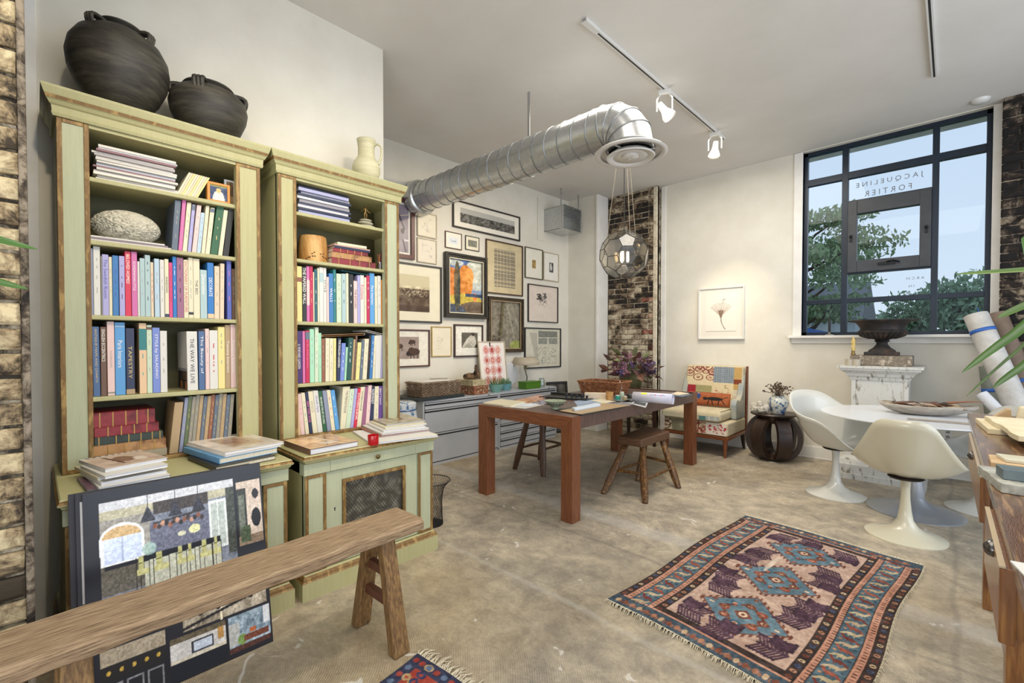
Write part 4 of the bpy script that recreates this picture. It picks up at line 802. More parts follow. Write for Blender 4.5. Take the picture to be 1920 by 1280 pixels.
MB().lathe([(0, .0), (.028, .0), (.030, .05), (.0295, .052), (.027, .05), (.025, .008), (0, .008)], 28, cap=False).build('glass', m_, cg, smooth=True); MB().lathe([(0, .009), (.0245, .009), (.0245, .032), (0, .030)], 20).build('wax', cov('b8323a'), cg, smooth=True)
rsp = [((679,812), (717,836), (800,811), .010, 'white', 'white sheaf of papers lowest in the pile beside the candle glass'), ((684,803), (729,821), (790,803), .006, 'rust', 'thin orange magazine in the pile beside the candle glass'), ((689,797), (733,816), (788,799), .010, 'white', 'white magazine above the orange one beside the candle glass'),
    ((686,789), (731,810), (786,796), .010, 'white', 'white magazine third from the top beside the candle glass'), ((690,786), (733,804), (790,791), .009, 'cream', 'white magazine second from the top beside the candle glass'), ((690,781), (734,798), (788,786), .008, 'grey', 'magazine with a nest photograph on top beside the candle glass')]
cn = Canvas(40, 40, 'aaa08c').noise(.15, 8).ell(.55, .5, .2, .18, '6d5a3a', .8).ell(.55, .5, .1, .08, 'b4a888').noise(.15, 3)
for a, b, c, h, col, lb in rsp:
    lay(a, b, c, z+h, z, h, col, lb, 'magazine', 'magazines piled right on the second counter', soft=True, page='magazine_pages', name='magazine', top=cn if 'nest' in lb else None); z += h+.0004

# ------------------------------------------------------------------ display boards leaning on the first bookcase
P1 = onZ(499, 1208, 0); P2 = onZ(340, 1280, 0)
xb = P1.x; ytr = onX(488, 880, -2.215).y; ytl = onX(150, 940, -2.215).y
def paint_board():
    cv = Canvas(230, 260, '26252c').noise(.02, 20)
    def photo(x0, y0, x1, y1, bgc, seed, amt=.2):
        cv.rect(x0, y0, x1, y1, bgc); r = ((cv.X > x0)&(cv.X < x1)&(cv.Y > y0)&(cv.Y < y1)).astype(float); cv.noise(amt, 13, seed, r); cv.noise(amt*.5, 3, seed+9, r)
        return lambda u, v: (x0+(x1-x0)*u, y0+(y1-y0)*v)
    q = photo(.075, .06, .81, .50, '7f8592', 1, .10)
    def R_(q, a, b, c, d, col, al=1): (x0, y0), (x1, y1) = q(a, b), q(c, d); cv.rect(x0, y0, x1, y1, col, al)
    def L_(q, a, b, c, d, t, col): (x0, y0), (x1, y1) = q(a, b), q(c, d); cv.line(x0, y0, x1, y1, t, col)
    def E_(q, a, b, rx, ry, col, al=1): x, y = q(a, b); k = q(1, 1)[0]-q(0, 0)[0]; l = q(1, 1)[1]-q(0, 0)[1]; cv.ell(x, y, rx*k, ry*l, col, al)
    R_(q, 0, 0, 1, .10, 'c9cbd0'); R_(q, 0, .1, 1, .2, 'b7b39c'); R_(q, 0, .2, .34, .7, '9a9790')
    cv.poly([q(.14+.15*math.cos(a), .42-.17*math.sin(a)) for a in np.linspace(0, PI, 14)]+[q(-.0, .68), q(.29, .68)], 'eceef2'); cv.poly([q(.14+.13*math.cos(a), .40-.12*math.sin(a)) for a in np.linspace(0, PI, 14)], 'c9ac80'); R_(q, .02, .40, .27, .66, 'cdd8f2'); R_(q, .135, .40, .145, .66, 'aab6d2'); R_(q, .02, .52, .27, .53, 'b4c0da')
    for k in range(9): L_(q, .34, .34+.035*k, .78, .33+.035*k, .0022, '8d909c')
    R_(q, .33, .32, .8, .66, '6e7182'); R_(q, .36, .10, .78, .24, '4a423e')
    for cx_ in (.32, .52, .70): cv.poly([q(cx_, .12), q(cx_-.055, .30), q(cx_+.055, .30)], '3a3a44'); L_(q, cx_, 0, cx_, .12, .002, '333333')
    L_(q, .36, .34, .74, .30, .006, '3d3a36')
    for k in range(14): E_(q, .37+.027*k, .37+.02*math.sin(k*2), .016, .03, ['8a5c46', '4a3b34', 'b9917a', '2c2a2c'][k % 4])
    R_(q, .78, .22, .93, .80, 'd8dcdc'); R_(q, .80, .26, .91, .76, 'b4bdb8'); L_(q, .855, .22, .855, .8, .003, 'e6eaea'); R_(q, .93, .1, 1, .9, '4c5048')
    R_(q, 0, .68, .34, .98, '6b665c'); R_(q, .02, .68, .30, .72, '2b2c34'); R_(q, .26, .66, .86, .72, '22242c'); R_(q, .28, .72, .86, 1, 'c2c4b4')
    E_(q, .32, .60, .05, .07, 'a8c4bc', .8); E_(q, .66, .50, .045, .05, 'd8d8a8'); E_(q, .56, .52, .03, .03, 'c8c8b0')
    for cx_, w_ in ((.27, .045), (.40, .055), (.55, .04), (.62, .035), (.74, .05), (.83, .035)): R_(q, cx_-w_*.6, .66, cx_+w_*.1, .80, 'b9b882'); R_(q, cx_-w_, .80, cx_+w_, .86, 'c6c48e'); L_(q, cx_-w_, .66, cx_-w_, 1, .0022, '2e2c26'); L_(q, cx_+w_, .72, cx_+w_, 1, .0022, '2e2c26'); L_(q, cx_-w_, .74, cx_+w_, .72, .002, '2e2c26'); L_(q, cx_-w_*.3, .86, cx_-w_*.3, 1, .0016, '2e2c26')
    q = photo(.825, .09, .985, .44, 'cbbcae', 3, .06); R_(q, 0, .1, .38, .85, '3a3c36'); R_(q, .07, .2, .3, .85, '6f7468'); E_(q, .78, .22, .14, .08, '2c2c30'); E_(q, .76, .60, .2, .15, '15151a'); R_(q, 0, .85, 1, 1, '8d7a68'); R_(q, .1, .7, .5, .95, '54604a')
    q = photo(.055, .51, .45, .705, '4a4238', 4, .2); R_(q, 0, .5, .55, 1, '7a7468'); R_(q, .0, .30, .5, .5, '1c1a1a'); R_(q, .5, .1, 1, .62, '1a191b'); R_(q, .55, .35, .95, .58, '3b3734'); R_(q, .8, 0, 1, .1, 'd8b48a'); R_(q, .95, 0, 1, 1, 'd0c8b8')
    q = photo(.465, .50, .975, .775, 'a89e8c', 5, .25); R_(q, 0, .1, .42, .45, '30323c'); R_(q, .1, .2, .35, .42, '5c5f88'); R_(q, .45, .05, 1, .35, '6b5a48'); E_(q, .72, .1, .08, .06, 'b8452c'); R_(q, 0, .62, 1, .72, '1e1c1c'); L_(q, .43, .0, .43, 1, .008, 'e8dcc0'); L_(q, 0, .95, 1, .7, .008, '2a2624'); L_(q, .9, 0, .9, .6, .004, '1c1c1c')
    for k in range(4): E_(q, .2+.2*k, .78, .03, .03, '17161a')
    q = photo(.055, .725, .37, .985, 'a89c88', 6, .08); R_(q, 0, .28, 1, .52, '2a2724'); R_(q, 0, .52, 1, 1, '26262a')
    for k in range(5): E_(q, .12+.19*k, .40, .03, .04, 'c8a850'); 
    for k in range(3): (x0, y0), (x1, y1) = q(.06+.32*k, .6), q(.32+.32*k, .95); cv.rect(x0, y0, x1, y1, '8d8d92'); cv.rect(x0+.008, y0+.008, x1-.008, y1-.008, '2a2a2e')
    q = photo(.39, .79, .705, .985, 'cfccc8', 7, .1); R_(q, 0, 0, 1, .14, '6a604c'); R_(q, 0, .58, 1, 1, '20242e'); R_(q, 0, .52, 1, .6, 'd9d0bc'); R_(q, .36, .2, .76, .5, '3b3c42'); R_(q, .40, .24, .73, .46, 'c6cfdc'); R_(q, .85, .12, .96, .4, 'b88e54')
    q = photo(.72, .79, .985, .975, '8fa0ac', 8, .3); R_(q, 0, .2, .25, .8, 'b9bab6'); E_(q, .32, .7, .12, .14, '7f9a58'); R_(q, .35, .62, .95, .78, '7a4a38'); R_(q, .5, .48, .65, .6, 'b86a3c'); R_(q, 0, .85, 1, 1, '5a3a30'); R_(q, .85, 0, 1, .5, 'd6d8dc')
    m0 = ((cv.a.mean(-1) > .19)).astype(float); cv.noise(.15, 2.2, 21, m0); cv.a = np.clip((cv.a-.5)*1.12+.48, 0, 1)
    return cv
zt = .735; ln = math.atan2(-2.205-xb, zt)
for i in range(3):
    off = -.012*(2-i); dl = (.035, .018, 0)[i]
    W = ytr-ytl-.01; t = thing('display_board', ['rearmost black presentation board, a sliver showing at left of the stack', 'middle black presentation board behind the photo-covered one', 'black presentation board of kitchen photographs leaning on the bookcase'][i], 'board', (xb+off, (ytl+ytr)/2-dl, .0), (0, 0, PI/2), 'black presentation boards')
    Hh = math.hypot(zt, -2.205-xb)
    M = Matrix.Rotation(-math.atan2(abs(-2.205-xb), zt), 4, 'X')
    MB().box(-W/2, W/2, 0, .005, 0, Hh, M).build('board', pm('black_board', '25242b', rough=.5), t, bevel=.001)
    if i == 2: sheet(paint_board(), 'mounted_photographs', W-.002, Hh-.002, t, M @ T(0, -.0008, .001), print_mat('glossy_print', .3))
    if i == 1: MB().box(-W/2+.012, -W/2+.05, -.0012, 0, Hh*.5, Hh-.03, M).build('mounted_photograph', pm('pale_photo_edge', 'c4c2c4', 'a8a49c', 6, .35), t)

# ------------------------------------------------------------------ the long bench
oldwood = pm('weathered_elm', '53402f', 'b59c7b', 34, .7, .7, stretch=(6, .35, 6), c3='977d5f', detail=13, lo=.28, hi=.66)
oldwood_z = pm('weathered_elm_upright', '5c4126', '9a7848', 14, .55, .4, stretch=(9, 9, 1.1), c3='7d5e38', detail=9)
bt = thing('bench', 'long weathered plank bench crossing in front of the bookcases', 'bench', (-1.755, 1.163, 0), math.radians(2.0))
m = MB(); n = 26; L_ = 1.75; rb = random.Random(11); top = []; 
for k in range(n+1):
    y = -L_*k/n; w = .112+rb.uniform(-.003, .003); z1 = .500+rb.uniform(-.0015, .0015); c_ = .014; z0 = .448+rb.uniform(-.003, .003)
    top.append([(-w+c_, y, z1), (w-c_, y, z1), (w, y, z1-c_), (w-.002, y, z0+.006), (w-.01, y, z0), (-w+.01, y, z0), (-w+.002, y, z0+.006), (-w, y, z1-c_)])
vs = [p for r in top for p in r]; fs = [(j*8+i, j*8+(i+1) % 8, (j+1)*8+(i+1) % 8, (j+1)*8+i) for j in range(n) for i in range(8)]+[tuple(range(8)), tuple(n*8+i for i in range(7, -1, -1))]
m.add(vs, fs).build('seat_plank', oldwood, bt, smooth=True, ang=28)
for yl in (-.155, -1.10):
    for s_ in (-1, 1):
        b0 = Vector((s_*.150, yl, 0)); t0 = Vector((s_*.052, yl, .449)); d = .032; e = .024
        MB().hexa([b0+Vector((-e*1.05, -d*1.15, 0)), b0+Vector((e*1.05, -d*1.15, 0)), b0+Vector((e*1.05, d*1.15, 0)), b0+Vector((-e*1.05, d*1.15, 0))], [t0+Vector((-e, -d, 0)), t0+Vector((e, -d, 0)), t0+Vector((e, d, 0)), t0+Vector((-e, d, 0))]).build('leg', oldwood_z, bt, bevel=.008, seg=3)
    for z in (.31, .19):
        k = 1-z/.449; x = .052+.098*k; MB().box(-x+.015, x-.015, yl-.014, yl+.014, z-.020, z+.020).build('stretcher', pm('reddish_stretcher', '5a3526', '6d4430', 12, .5, .2, stretch=(1, 8, 8)), bt, bevel=.003)

# ------------------------------------------------------------------ stools
stoolw = pm('worn_stool_wood', '66421d', '9a6c34', 12, .35, .35, stretch=(7, 7, 1.2), c3='3f2813', detail=8)
stoolt = pm('worn_stool_top', '4a3220', '6b4c34', 9, .35, .4, stretch=(2, 9, 9), c3='5c4230', detail=8)
def stool(label, feet, tops, z_top, corners, hstr, lr=.027, thick=.07, mat=stoolw):
    cx = sum(f[0] for f in feet)/4; cy = sum(f[1] for f in feet)/4; t = thing('stool', label, 'stool', (cx, cy, 0))
    L = lambda p, z: Vector((p[0]-cx, p[1]-cy, z))
    a = [L(c, z_top-thick) for c in corners]; b = [L(c, z_top) for c in corners]; m = MB(); m.hexa(a, b); o = m.build('seat', stoolt, t, bevel=.010, seg=3)
    pos = lambda i, z: L(feet[i], 0).lerp(L(tops[i], z_top-thick), z/(z_top-thick))
    for i in range(4):
        pts = [pos(i, z) + Vector((0, 0, 0)) for z in np.linspace(0, z_top-thick, 6)]
        MB().tube(pts, [lr*.85, lr*1.15, lr*1.2, lr*1.1, lr, lr*.95], 8).build('leg', mat, t, smooth=True, ang=30)
    for i, z in enumerate(hstr):
        j = (i+1) % 4; MB().tube([pos(i, z), (pos(i, z)+pos(j, z+.012))/2+Vector((0, 0, .004)), pos(j, z+.012)], [.010, .014, .010], 8).build('stretcher', mat, t, smooth=True)
    return t
sc = [onZ(1158, 817, .45), onZ(1203, 824, .45), onZ(1256, 808, .45), onZ(1214, 798, .45)]
sc = [(p.x, p.y) for p in sc]; ft = [(-2.065, 3.278), (-1.702, 3.312), (-1.67, 3.861), (-2.03, 3.80)]
cen = (sum(p[0] for p in sc)/4, sum(p[1] for p in sc)/4); tp = [(cen[0]+(p[0]-cen[0])*.68, cen[1]+(p[1]-cen[1])*.68) for p in sc]
stool('low rustic stool with splayed legs beside the right of the table', ft, tp, .45, sc, (.17, .14, .19, .15))
f0 = onZ(965, 879, 0); f1 = onZ(1018.5, 893, 0); f2 = onZ(1009.6, 862, 0); e = Vector((f0.x+f2.x-0, 0, 0))
fx = [(f0.x, f0.y), (f1.x, f1.y), (f1.x+.06, f1.y+.47), (f2.x, f2.y+.02)]
cc = (sum(p[0] for p in fx)/4, sum(p[1] for p in fx)/4); cs = [(cc[0]+sx*.13, cc[1]+sy*.19) for sx, sy in ((-1, -1), (1, -1), (1, 1), (-1, 1))]
tp = [(cc[0]+sx*.085, cc[1]+sy*.13) for sx, sy in ((-1, -1), (1, -1), (1, 1), (-1, 1))]
stool('dark rustic stool pushed under the left end of the table', fx, tp, .62, cs, (.16, .24, .22, .20), mat=pm('dark_stool_wood', '3a2414', '5c3c22', 9, .4, .3, stretch=(7, 7, 1.2)))
# ================================================================== GALLERY WALL AND CABINETS
def wallq(tl, tr, br, bl):
    """four photo corners -> s range and z range on the gallery wall"""
    N = GN; f = lambda p: onP(p[0], p[1], GP+GN*.02, N)
    P = [f(p) for p in (tl, tr, br, bl)]; s = [(p-GP).dot(GD) for p in P]
    return (s[0]+s[3])/2, (s[1]+s[2])/2, (P[2].z+P[3].z)/2, (P[0].z+P[1].z)/2
def picture(label, q, fcol, fw, dep, cvx, mat_w=0, inner=None, fm=None, prof=False, group='framed pictures on the gallery wall'):
    s0, s1, z0, z1 = q; W = s1-s0; H = z1-z0; c = gpt((s0+s1)/2, z0, .0015)
    t = thing('picture_frame', label, 'picture', c, GANG+PI/2, group)         # local y points into the wall
    m = fm or cov(fcol)
    o = MB()
    for a in ((-W/2, -W/2+fw, 0, H), (W/2-fw, W/2, 0, H), (-W/2+fw, W/2-fw, 0, fw), (-W/2+fw, W/2-fw, H-fw, H)): o.box(a[0], a[1], -dep, 0, a[2], a[3])
    if prof:
        k = fw*.45
        for a in ((-W/2, -W/2+k, 0, H), (W/2-k, W/2, 0, H), (-W/2+k, W/2-k, 0, k), (-W/2+k, W/2-k, H-k, H)): o.box(a[0], a[1], -dep-.012, -dep, a[2], a[3])
    o.build('frame', m, t, bevel=.002)
    MB().box(-W/2+fw*.5, W/2-fw*.5, -.006, -.002, fw*.5, H-fw*.5).build('backing_board', cov('white'), t)
    if inner: k = .010; w_ = W-2*fw; h_ = H-2*fw; o = MB(); [o.box(a[0], a[1], -dep+.004, -dep+.010, a[2], a[3]) for a in ((-w_/2, -w_/2+k, fw, fw+h_), (w_/2-k, w_/2, fw, fw+h_), (-w_/2, w_/2, fw, fw+k), (-w_/2, w_/2, fw+h_-k, fw+h_))]; o.build('inner_slip', cov(inner), t)
    sheet(cvx, 'artwork', W-2*fw, H-2*fw, t, T(0, -.008, fw), print_mat('picture_print', .35)); return t
def paper(w, h, base='e6e0d0', mat=None, n=.02): 
    cv = Canvas(w, h, base).noise(n, 12, w+h)
    return cv
C_ = {}
cv = paper(60, 90, '8a7f8c', n=.1); cv.rect(0, 0, .08, 1, 'e6e2da').rect(.92, 0, 1, 1, 'e0dcd4').rect(0, 0, 1, .04, 'e6e2da').rect(0, .96, 1, 1, 'e6e2da').line(.3, .3, .9, .22, .012, 'd8c8b0').line(.5, .2, .75, .5, .03, '2e2a3a').ell(.68, .55, .07, .05, '2c2832').rect(.7, .7, .92, .73, 'cfc8cc').line(.7, .72, .8, .92, .03, '4a3c46')
picture('dark red-brown framed photograph partly hidden behind the bookcase edge', wallq((715, 361), (777.8, 376.6), (776.4, 485.7), (715, 480)), None, .045, .03, cv, fm=pm('mahogany_frame', '4f2823', '60322a', 12, .35, stretch=(1, 1, 8)))
def sketch(w, h, base, seed, col='9a8f86', n=26, x0=.25, y0=.2, x1=.75, y1=.8):
    cv = paper(w, h, base); r = np.random.default_rng(seed); x, y = r.uniform(x0, x1), r.uniform(y0, y1)
    for _ in range(n):
        nx, ny = np.clip(x+r.normal(0, .12), x0, x1), np.clip(y+r.normal(0, .1), y0, y1); cv.line(x, y, nx, ny, .006, col, .7); x, y = nx, ny
    return cv
pale_fr = pm('pale_wood_frame', 'b3a68e', 'c4b79f', 14, .5)
picture('pale framed pencil sketch, upper of the two beside the duct end', wallq((783, 395), (820.6, 402.5), (819.5, 447.5), (783, 441.9)), None, .012, .016, sketch(50, 60, 'dfd6c0', 1, n=30), fm=pale_fr)
picture('pale framed figure sketch directly below the other pencil sketch', wallq((783, 444.7), (820, 450.3), (819.5, 494.7), (783, 491.4)), None, .012, .016, sketch(50, 60, 'dfd6c4', 5, 'a08ea0', 34), fm=pale_fr)
cv = paper(150, 60, 'e8e3d6'); cv.rect(.09, .2, .93, .78, 'b9b7b0'); r_ = ((cv.X > .09)&(cv.X < .93)&(cv.Y > .42)&(cv.Y < .78)); cv.mask(r_, '55534e'); cv.noise(.35, 5, 3, r_.astype(float)); cv.blobs(.1, .42, .92, .74, 160, ['8d8b84', '2e2c29', 'a9a69e'], .008, 3)
picture('long panoramic city photograph in a thin black frame', wallq((849.6, 373.2), (976, 406), (974.8, 451.7), (849, 425.3)), '2c2420', .018, .022, cv)
cv = paper(40, 44, 'e9e4d8'); cv.rect(.2, .3, .78, .72, 'd9dde2').blobs(.28, .46, .75, .6, 24, ['6d8494', '8a9aa6'], .03, 2)
picture('small brown framed blue print right of the pale sketches', wallq((835.5, 432.3), (867, 438), (866.5, 468), (835.5, 464.4)), '5a3c2a', .010, .015, cv)
cv = paper(40, 40, 'e4ddc8'); cv.rect(.18, .26, .84, .74, '7d7d72').blobs(.2, .4, .8, .7, 30, ['4c4c44', 'a8a898', '62685c'], .05, 4)
picture('tiny black framed landscape etching under the panorama', wallq((873.5, 440.7), (900, 445.5), (898.8, 470.8), (873.5, 468)), '2a2622', .008, .015, cv)
cv = paper(100, 90, 'e6dec6'); cv.rect(0, .18, .82, .83, 'cfc4a2').rect(0, .42, .82, .83, '5b4836'); m_ = ((cv.X < .82)&(cv.Y > .38)&(cv.Y < .83)); cv.noise(.22, 7, 6, m_.astype(float)); cv.blobs(0, .40, .78, .56, 240, ['d9cdb0', '8c7a60', 'e4dabf'], .010, 8, .7); cv.rect(0, .72, .82, .83, '46352a', .5)
picture('large sepia city landscape in a grey frame beside the bookcase', wallq((700, 484), (828.5, 500.4), (828.5, 604.5), (700, 603)), '3c3b3a', .018, .026, cv)
cv = paper(70, 100, '8fa3c4'); cv.rect(0, 0, 1, .34, '5a78ac').ell(.85, .2, .35, .22, 'd9d8c4', .9).ell(.2, .08, .25, .06, 'dcdccf', .8).ell(.85, .45, .3, .1, 'cfd2c4', .8)
cv.ell(.5, .42, .22, .32, 'd98a3e').ell(.62, .3, .12, .16, 'e39a4a').ell(.12, .45, .18, .28, 'd27f3c').ell(.5, .75, .5, .12, 'c9b24a').ell(.78, .68, .06, .08, 'd87a3a').rect(.5, .62, 1, .68, '3d4a62').ell(.85, 1.02, .7, .26, '6b5a4a').ell(.1, .95, .4, .12, '4c5568')
cv.ell(.27, .5, .09, .46, '54503c').ell(.24, .4, .05, .3, '6b5a3c').ell(.3, .65, .06, .3, '46483c').line(.26, .85, .28, .97, .012, '3a3230').noise(.16, 6, 9).noise(.1, 3, 4)
picture('colourful painting of a cypress and orange trees in a black moulded frame', wallq((832.7, 472.8), (911.5, 483.5), (910, 596.6), (833.6, 596.6)), None, .055, .045, cv, inner='cream', fm=pm('black_moulded_frame', '26231f', '39342c', 20, .35, .1), prof=True)
cv = paper(90, 120, 'cdbd98', n=.05)
for k in range(27):
    y = .13+.028*k; cv.rect(.2, y, .8, y+.015, '3d3d46', .85)
    for j in range(34): 
        if (j*7+k*5) % 5 == 0: cv.rect(.2+.018*j, y, .2+.018*j+.006, y+.015, 'cdbd98')
picture('tan sheet of dense dark handwriting in a brown frame', wallq((909.5, 446.9), (981.3, 461), (980.4, 554.4), (913.5, 550.5)), '4c3626', .016, .022, cv)
cv = paper(50, 80, 'e4e0d2'); cv.rect(.4, .37, .62, .66, 'a78a54').blobs(.42, .4, .6, .62, 12, ['5a4a30', 'd0b070'], .04, 3)
picture('dark framed tiny gold print, left of the tall narrow pair', wallq((985, 461.6), (1019, 468.6), (1017.6, 525), (985, 520)), '55503a', .012, .02, cv)
cv = paper(50, 80, 'e6e3da'); cv.rect(.38, .34, .66, .70, '4a4c4e').ell(.5, .5, .08, .14, 'c8c6c0').ell(.58, .42, .05, .05, '1e1e20')
picture('pale gilt framed small dark portrait, right of the tall narrow pair', wallq((1019.8, 470.8), (1048.5, 477), (1048, 528.5), (1019.8, 525)), None, .012, .02, cv, fm=pale_fr)
cv = paper(80, 100, 'd9ccc0', n=.03); cv.blobs(.33, .2, .6, .45, 60, ['3c3a3a', '5a5654', '8c8480'], .035, 4, .7).blobs(.35, .4, .66, .58, 40, ['8c8480', 'a89e96'], .02, 5, .6).blobs(.3, .22, .42, .38, 22, '1e1d1e', .03, 6, .9)
picture('pinkish sheet with an ink splash in a thin black frame', wallq((991, 532), (1046.6, 537.8), (1046.6, 604.5), (990, 603.7)), '2e2422', .012, .024, cv)
cv = paper(80, 120, '7c7466', n=.12); cv.rect(.55, 0, 1, 1, '8d8878', .5).line(.42, 0, .30, .8, .035, '4a3e2e').line(.46, 0, .36, .7, .03, '5c5636'); cv.line(.55, 0, .85, .9, .02, 'b8b29c', .5).line(.7, .0, .98, .6, .02, 'aaa48e', .5).rect(0, .72, .38, .76, '6a5f50').ell(.88, .92, .22, .10, '9aa25a').rect(0, .8, .35, 1, '4d443c').noise(.14, 5, 3)
picture('forest painting with a leaning tree in a heavy dark ornate frame', wallq((914, 555), (980, 561), (979, 660.8), (914, 660)), None, .045, .04, cv, inner='tan', fm=pm('ornate_brown_frame', '2d251b', '4d3f2b', 26, .4, .5), prof=True)
cv = paper(110, 100, 'cfcab8', n=.04); cv.poly([(.12, .10), (.33, .12), (.36, .8), (.30, .85)], 'b3b0a2').rect(.36, .06, .92, .22, '7c7e76').rect(.36, .24, .62, .4, '8d8f86').rect(.66, .24, .92, .4, '8a8c82').blobs(.36, .06, .92, .4, 90, ['44453f', 'b6b6aa', '5e605a'], .012, 2)
for _ in range(150):
    x, y = RNG.uniform(.33, .9), RNG.uniform(.45, .92); cv.line(x, y, x+RNG.normal(0, .04), y+RNG.normal(0, .03), .003, '6d6f68')
picture('black framed town map with engraved views, lowest at the right', wallq((984, 614), (1052, 615), (1052, 687.5), (984, 691.7)), '22262a', .016, .024, cv)
cv = paper(110, 80, 'e6e1d4'); cv.rect(0, .17, .80, .80, '9d8c84').noise(.05, 12, 3, (cv.X < .8).astype(float))
def bison(x, y, s, c='3b2b24'): cv.ell(x, y, .13*s, .13*s, c).ell(x-.09*s, y+.0*s, .09*s, .16*s, '4e382b').ell(x-.17*s, y+.07*s, .05*s, .09*s, '2c211d').rect(x-.12*s, y+.08*s, x-.09*s, y+.26*s, '2c211d').rect(x-.04*s, y+.08*s, x-.015*s, y+.24*s, '2c211d').rect(x+.06*s, y+.05*s, x+.085*s, y+.25*s, '2c211d').rect(x+.10*s, y+.03*s, x+.12*s, y+.24*s, c)
bison(.72, .60, .78, '4a362c'); bison(.68, .32, .42, '4a362c'); bison(.42, .44, .52, '4a362c'); cv.noise(.05, 4, 8)
picture('brown framed print of three bison beside the bookcase', wallq((705, 617), (806.5, 617), (806, 687.5), (705, 690)), '53342a', .016, .022, cv)
picture('faint pencil drawing in a thin gold frame beside the bison', wallq((809.6, 611.5), (847.6, 612.4), (846.8, 667.8), (810, 668.7)), None, .010, .018, sketch(50, 70, 'e6ddc8', 9, 'b0a48c', 26, .3, .3, .65, .75), fm=pm('thin_gold_frame', 'b0924e', 'c8aa62', 10, .35, metal=.4))
cv = paper(70, 80, 'e8e4d8'); cv.rect(.24, .22, .84, .74, '5f5a50').poly([(.26, .72), (.42, .45), (.6, .3), (.74, .36), (.8, .6), (.7, .72)], 'c9c4b6').poly([(.3, .74), (.5, .55), (.66, .72)], 'a39e90').ell(.66, .28, .07, .06, '3c342c').line(.5, .5, .7, .66, .01, '8a8578').noise(.07, 5, 2)
picture('brown framed monochrome photograph of a draped reclining sculpture', wallq((851.8, 607.9), (905.9, 608.7), (906, 667.8), (851.8, 669.8)), '44302a', .018, .024, cv)

# cabinets
alu = pm('silver_cabinet_paint', 'bcbfc5', 'b4b8be', 5, .38, metal=.25, pos='World'); alu_l = pm('lit_pull_edge', 'd6dae0', rough=.25, metal=.5); dk = pm('recess_black', '17181b', rough=.5)  # pull edges use a brighter copy of the paint, light put into the colour
XC = -3.80; ZC = .680; GX = lambda y: GP.x+(y-GP.y)*GD.x/GD.y+.006
def cabinet(label, y0, y1, draws):
    t = thing('filing_cabinet', label, 'cabinet', (XC, (y0+y1)/2, 0), 0, 'grey filing cabinets'); w = (y1-y0)/2; d = XC-GX(y0)-.004
    MB().box(-d, -.012, -w, w, .03, ZC-.022).build('carcass', alu, t, bevel=.002)
    MB().box(-d, 0, -w, w, ZC-.022, ZC).build('top_panel', alu, t, bevel=.003); MB().box(-d+.02, -.012, -w+.005, w-.005, 0, .03).build('base', alu, t)
    for s_ in (-1, 1): MB().box(-.012, 0, s_*w-(.018 if s_ > 0 else 0), s_*w+(0 if s_ > 0 else .018), .03, ZC-.022).build('side_rail', alu, t)
    MB().box(-.0118, -.009, -w+.018, w-.018, .03, ZC-.022).build('recess', dk, t)
    for z0, z1 in draws:
        m = MB().box(-.009, -.001, -w+.026, w-.021, z0, z1-.030)
        dr = m.build('drawer', alu, t, bevel=.0015)
        MB().hexa([(-.009, -w+.026, z1-.018), (.016, -w+.026, z1-.012), (.016, w-.021, z1-.012), (-.009, w-.021, z1-.018)], [(-.009, -w+.026, z1-.002), (.016, -w+.026, z1-.004), (.016, w-.021, z1-.004), (-.009, w-.021, z1-.002)]).build('pull_lip', alu_l, dr)
    MB().lathe([(.007, 0), (.008, .003), (0, .003)], 12, T(.0, w-.16, ZC-.011, 0, PI/2, 0)).build('lock', dk, t)
    return t
cabinet('wide grey filing cabinet with three lateral drawers, nearer the bookcases', 2.690, 3.765, [(.04, .335), (.340, .585), (.59, .655)])
cabinet('grey flat-file cabinet with many shallow drawers behind the table', 3.770, 4.860, [(.04+.0879*i, .04+.0879*i+.084) for i in range(7)])
granite = pm('dark_granite', '15191b', '3c4548', 90, .4, .1)
m = MB(); gx = GX(2.7)+.006
o = MB().hexa([(gx, 2.60, ZC+.0005), (-3.775, 2.615, ZC+.0005), (-3.800, 3.24, ZC+.0005), (gx, 3.26, ZC+.0005)], [(gx, 2.60, ZC+.032), (-3.775, 2.615, ZC+.032), (-3.800, 3.24, ZC+.032), (gx, 3.26, ZC+.032)]).build('granite_slab', granite, bevel=.003); tag(o, 'dark speckled granite slab lying on the nearer grey cabinet', 'slab')
# wicker
def wicker_mat(a, b, n): return pm(n, a, b, 30, .7, .3, c3=None)
def basket(label, loc, rot, W, D, H, mat, flare=.02, rows=9, group=None, open_=True):
    t = thing('wicker_basket', label, 'basket', loc, rot, group); wv = MB(); st = MB()
    def ring(z, k, ph, amp):
        w, d = W/2-flare*(1-z/H), D/2-flare*(1-z/H); per = 2*(W+D); n = int(per/.026); n += n % 2; pts = []
        for i in range(n):
            s = per*i/n; 
            if s < W: p = (-w+2*w*s/W, -d); nr = (0, -1)
            elif s < W+D: p = (w, -d+2*d*(s-W)/D); nr = (1, 0)
            elif s < 2*W+D: p = (w-2*w*(s-W-D)/W, d); nr = (0, 1)
            else: p = (-w, d-2*d*(s-2*W-D)/D); nr = (-1, 0)
            a = amp*(1 if (i+ph) % 2 else -1); pts.append((p[0]+nr[0]*a, p[1]+nr[1]*a, z+math.sin(i*1.7+k)*.0015))
        return pts
    for k in range(rows): wv.tube(ring(.006+(H-.018)*k/(rows-1), k, k, .0065), (H/rows)*.40, 5, close=True)
    wv.build('woven_sides', mat, t, smooth=True, kind='stuff')
    rim = MB().tube(ring(H-.004, 0, 0, .0012), .009, 6, close=True); rim.build('rim', mat, t, smooth=True)
    MB().box(-W/2+flare+.004, W/2-flare-.004, -D/2+flare+.004, D/2-flare-.004, .001, .008).build('base', mat, t)
    return t
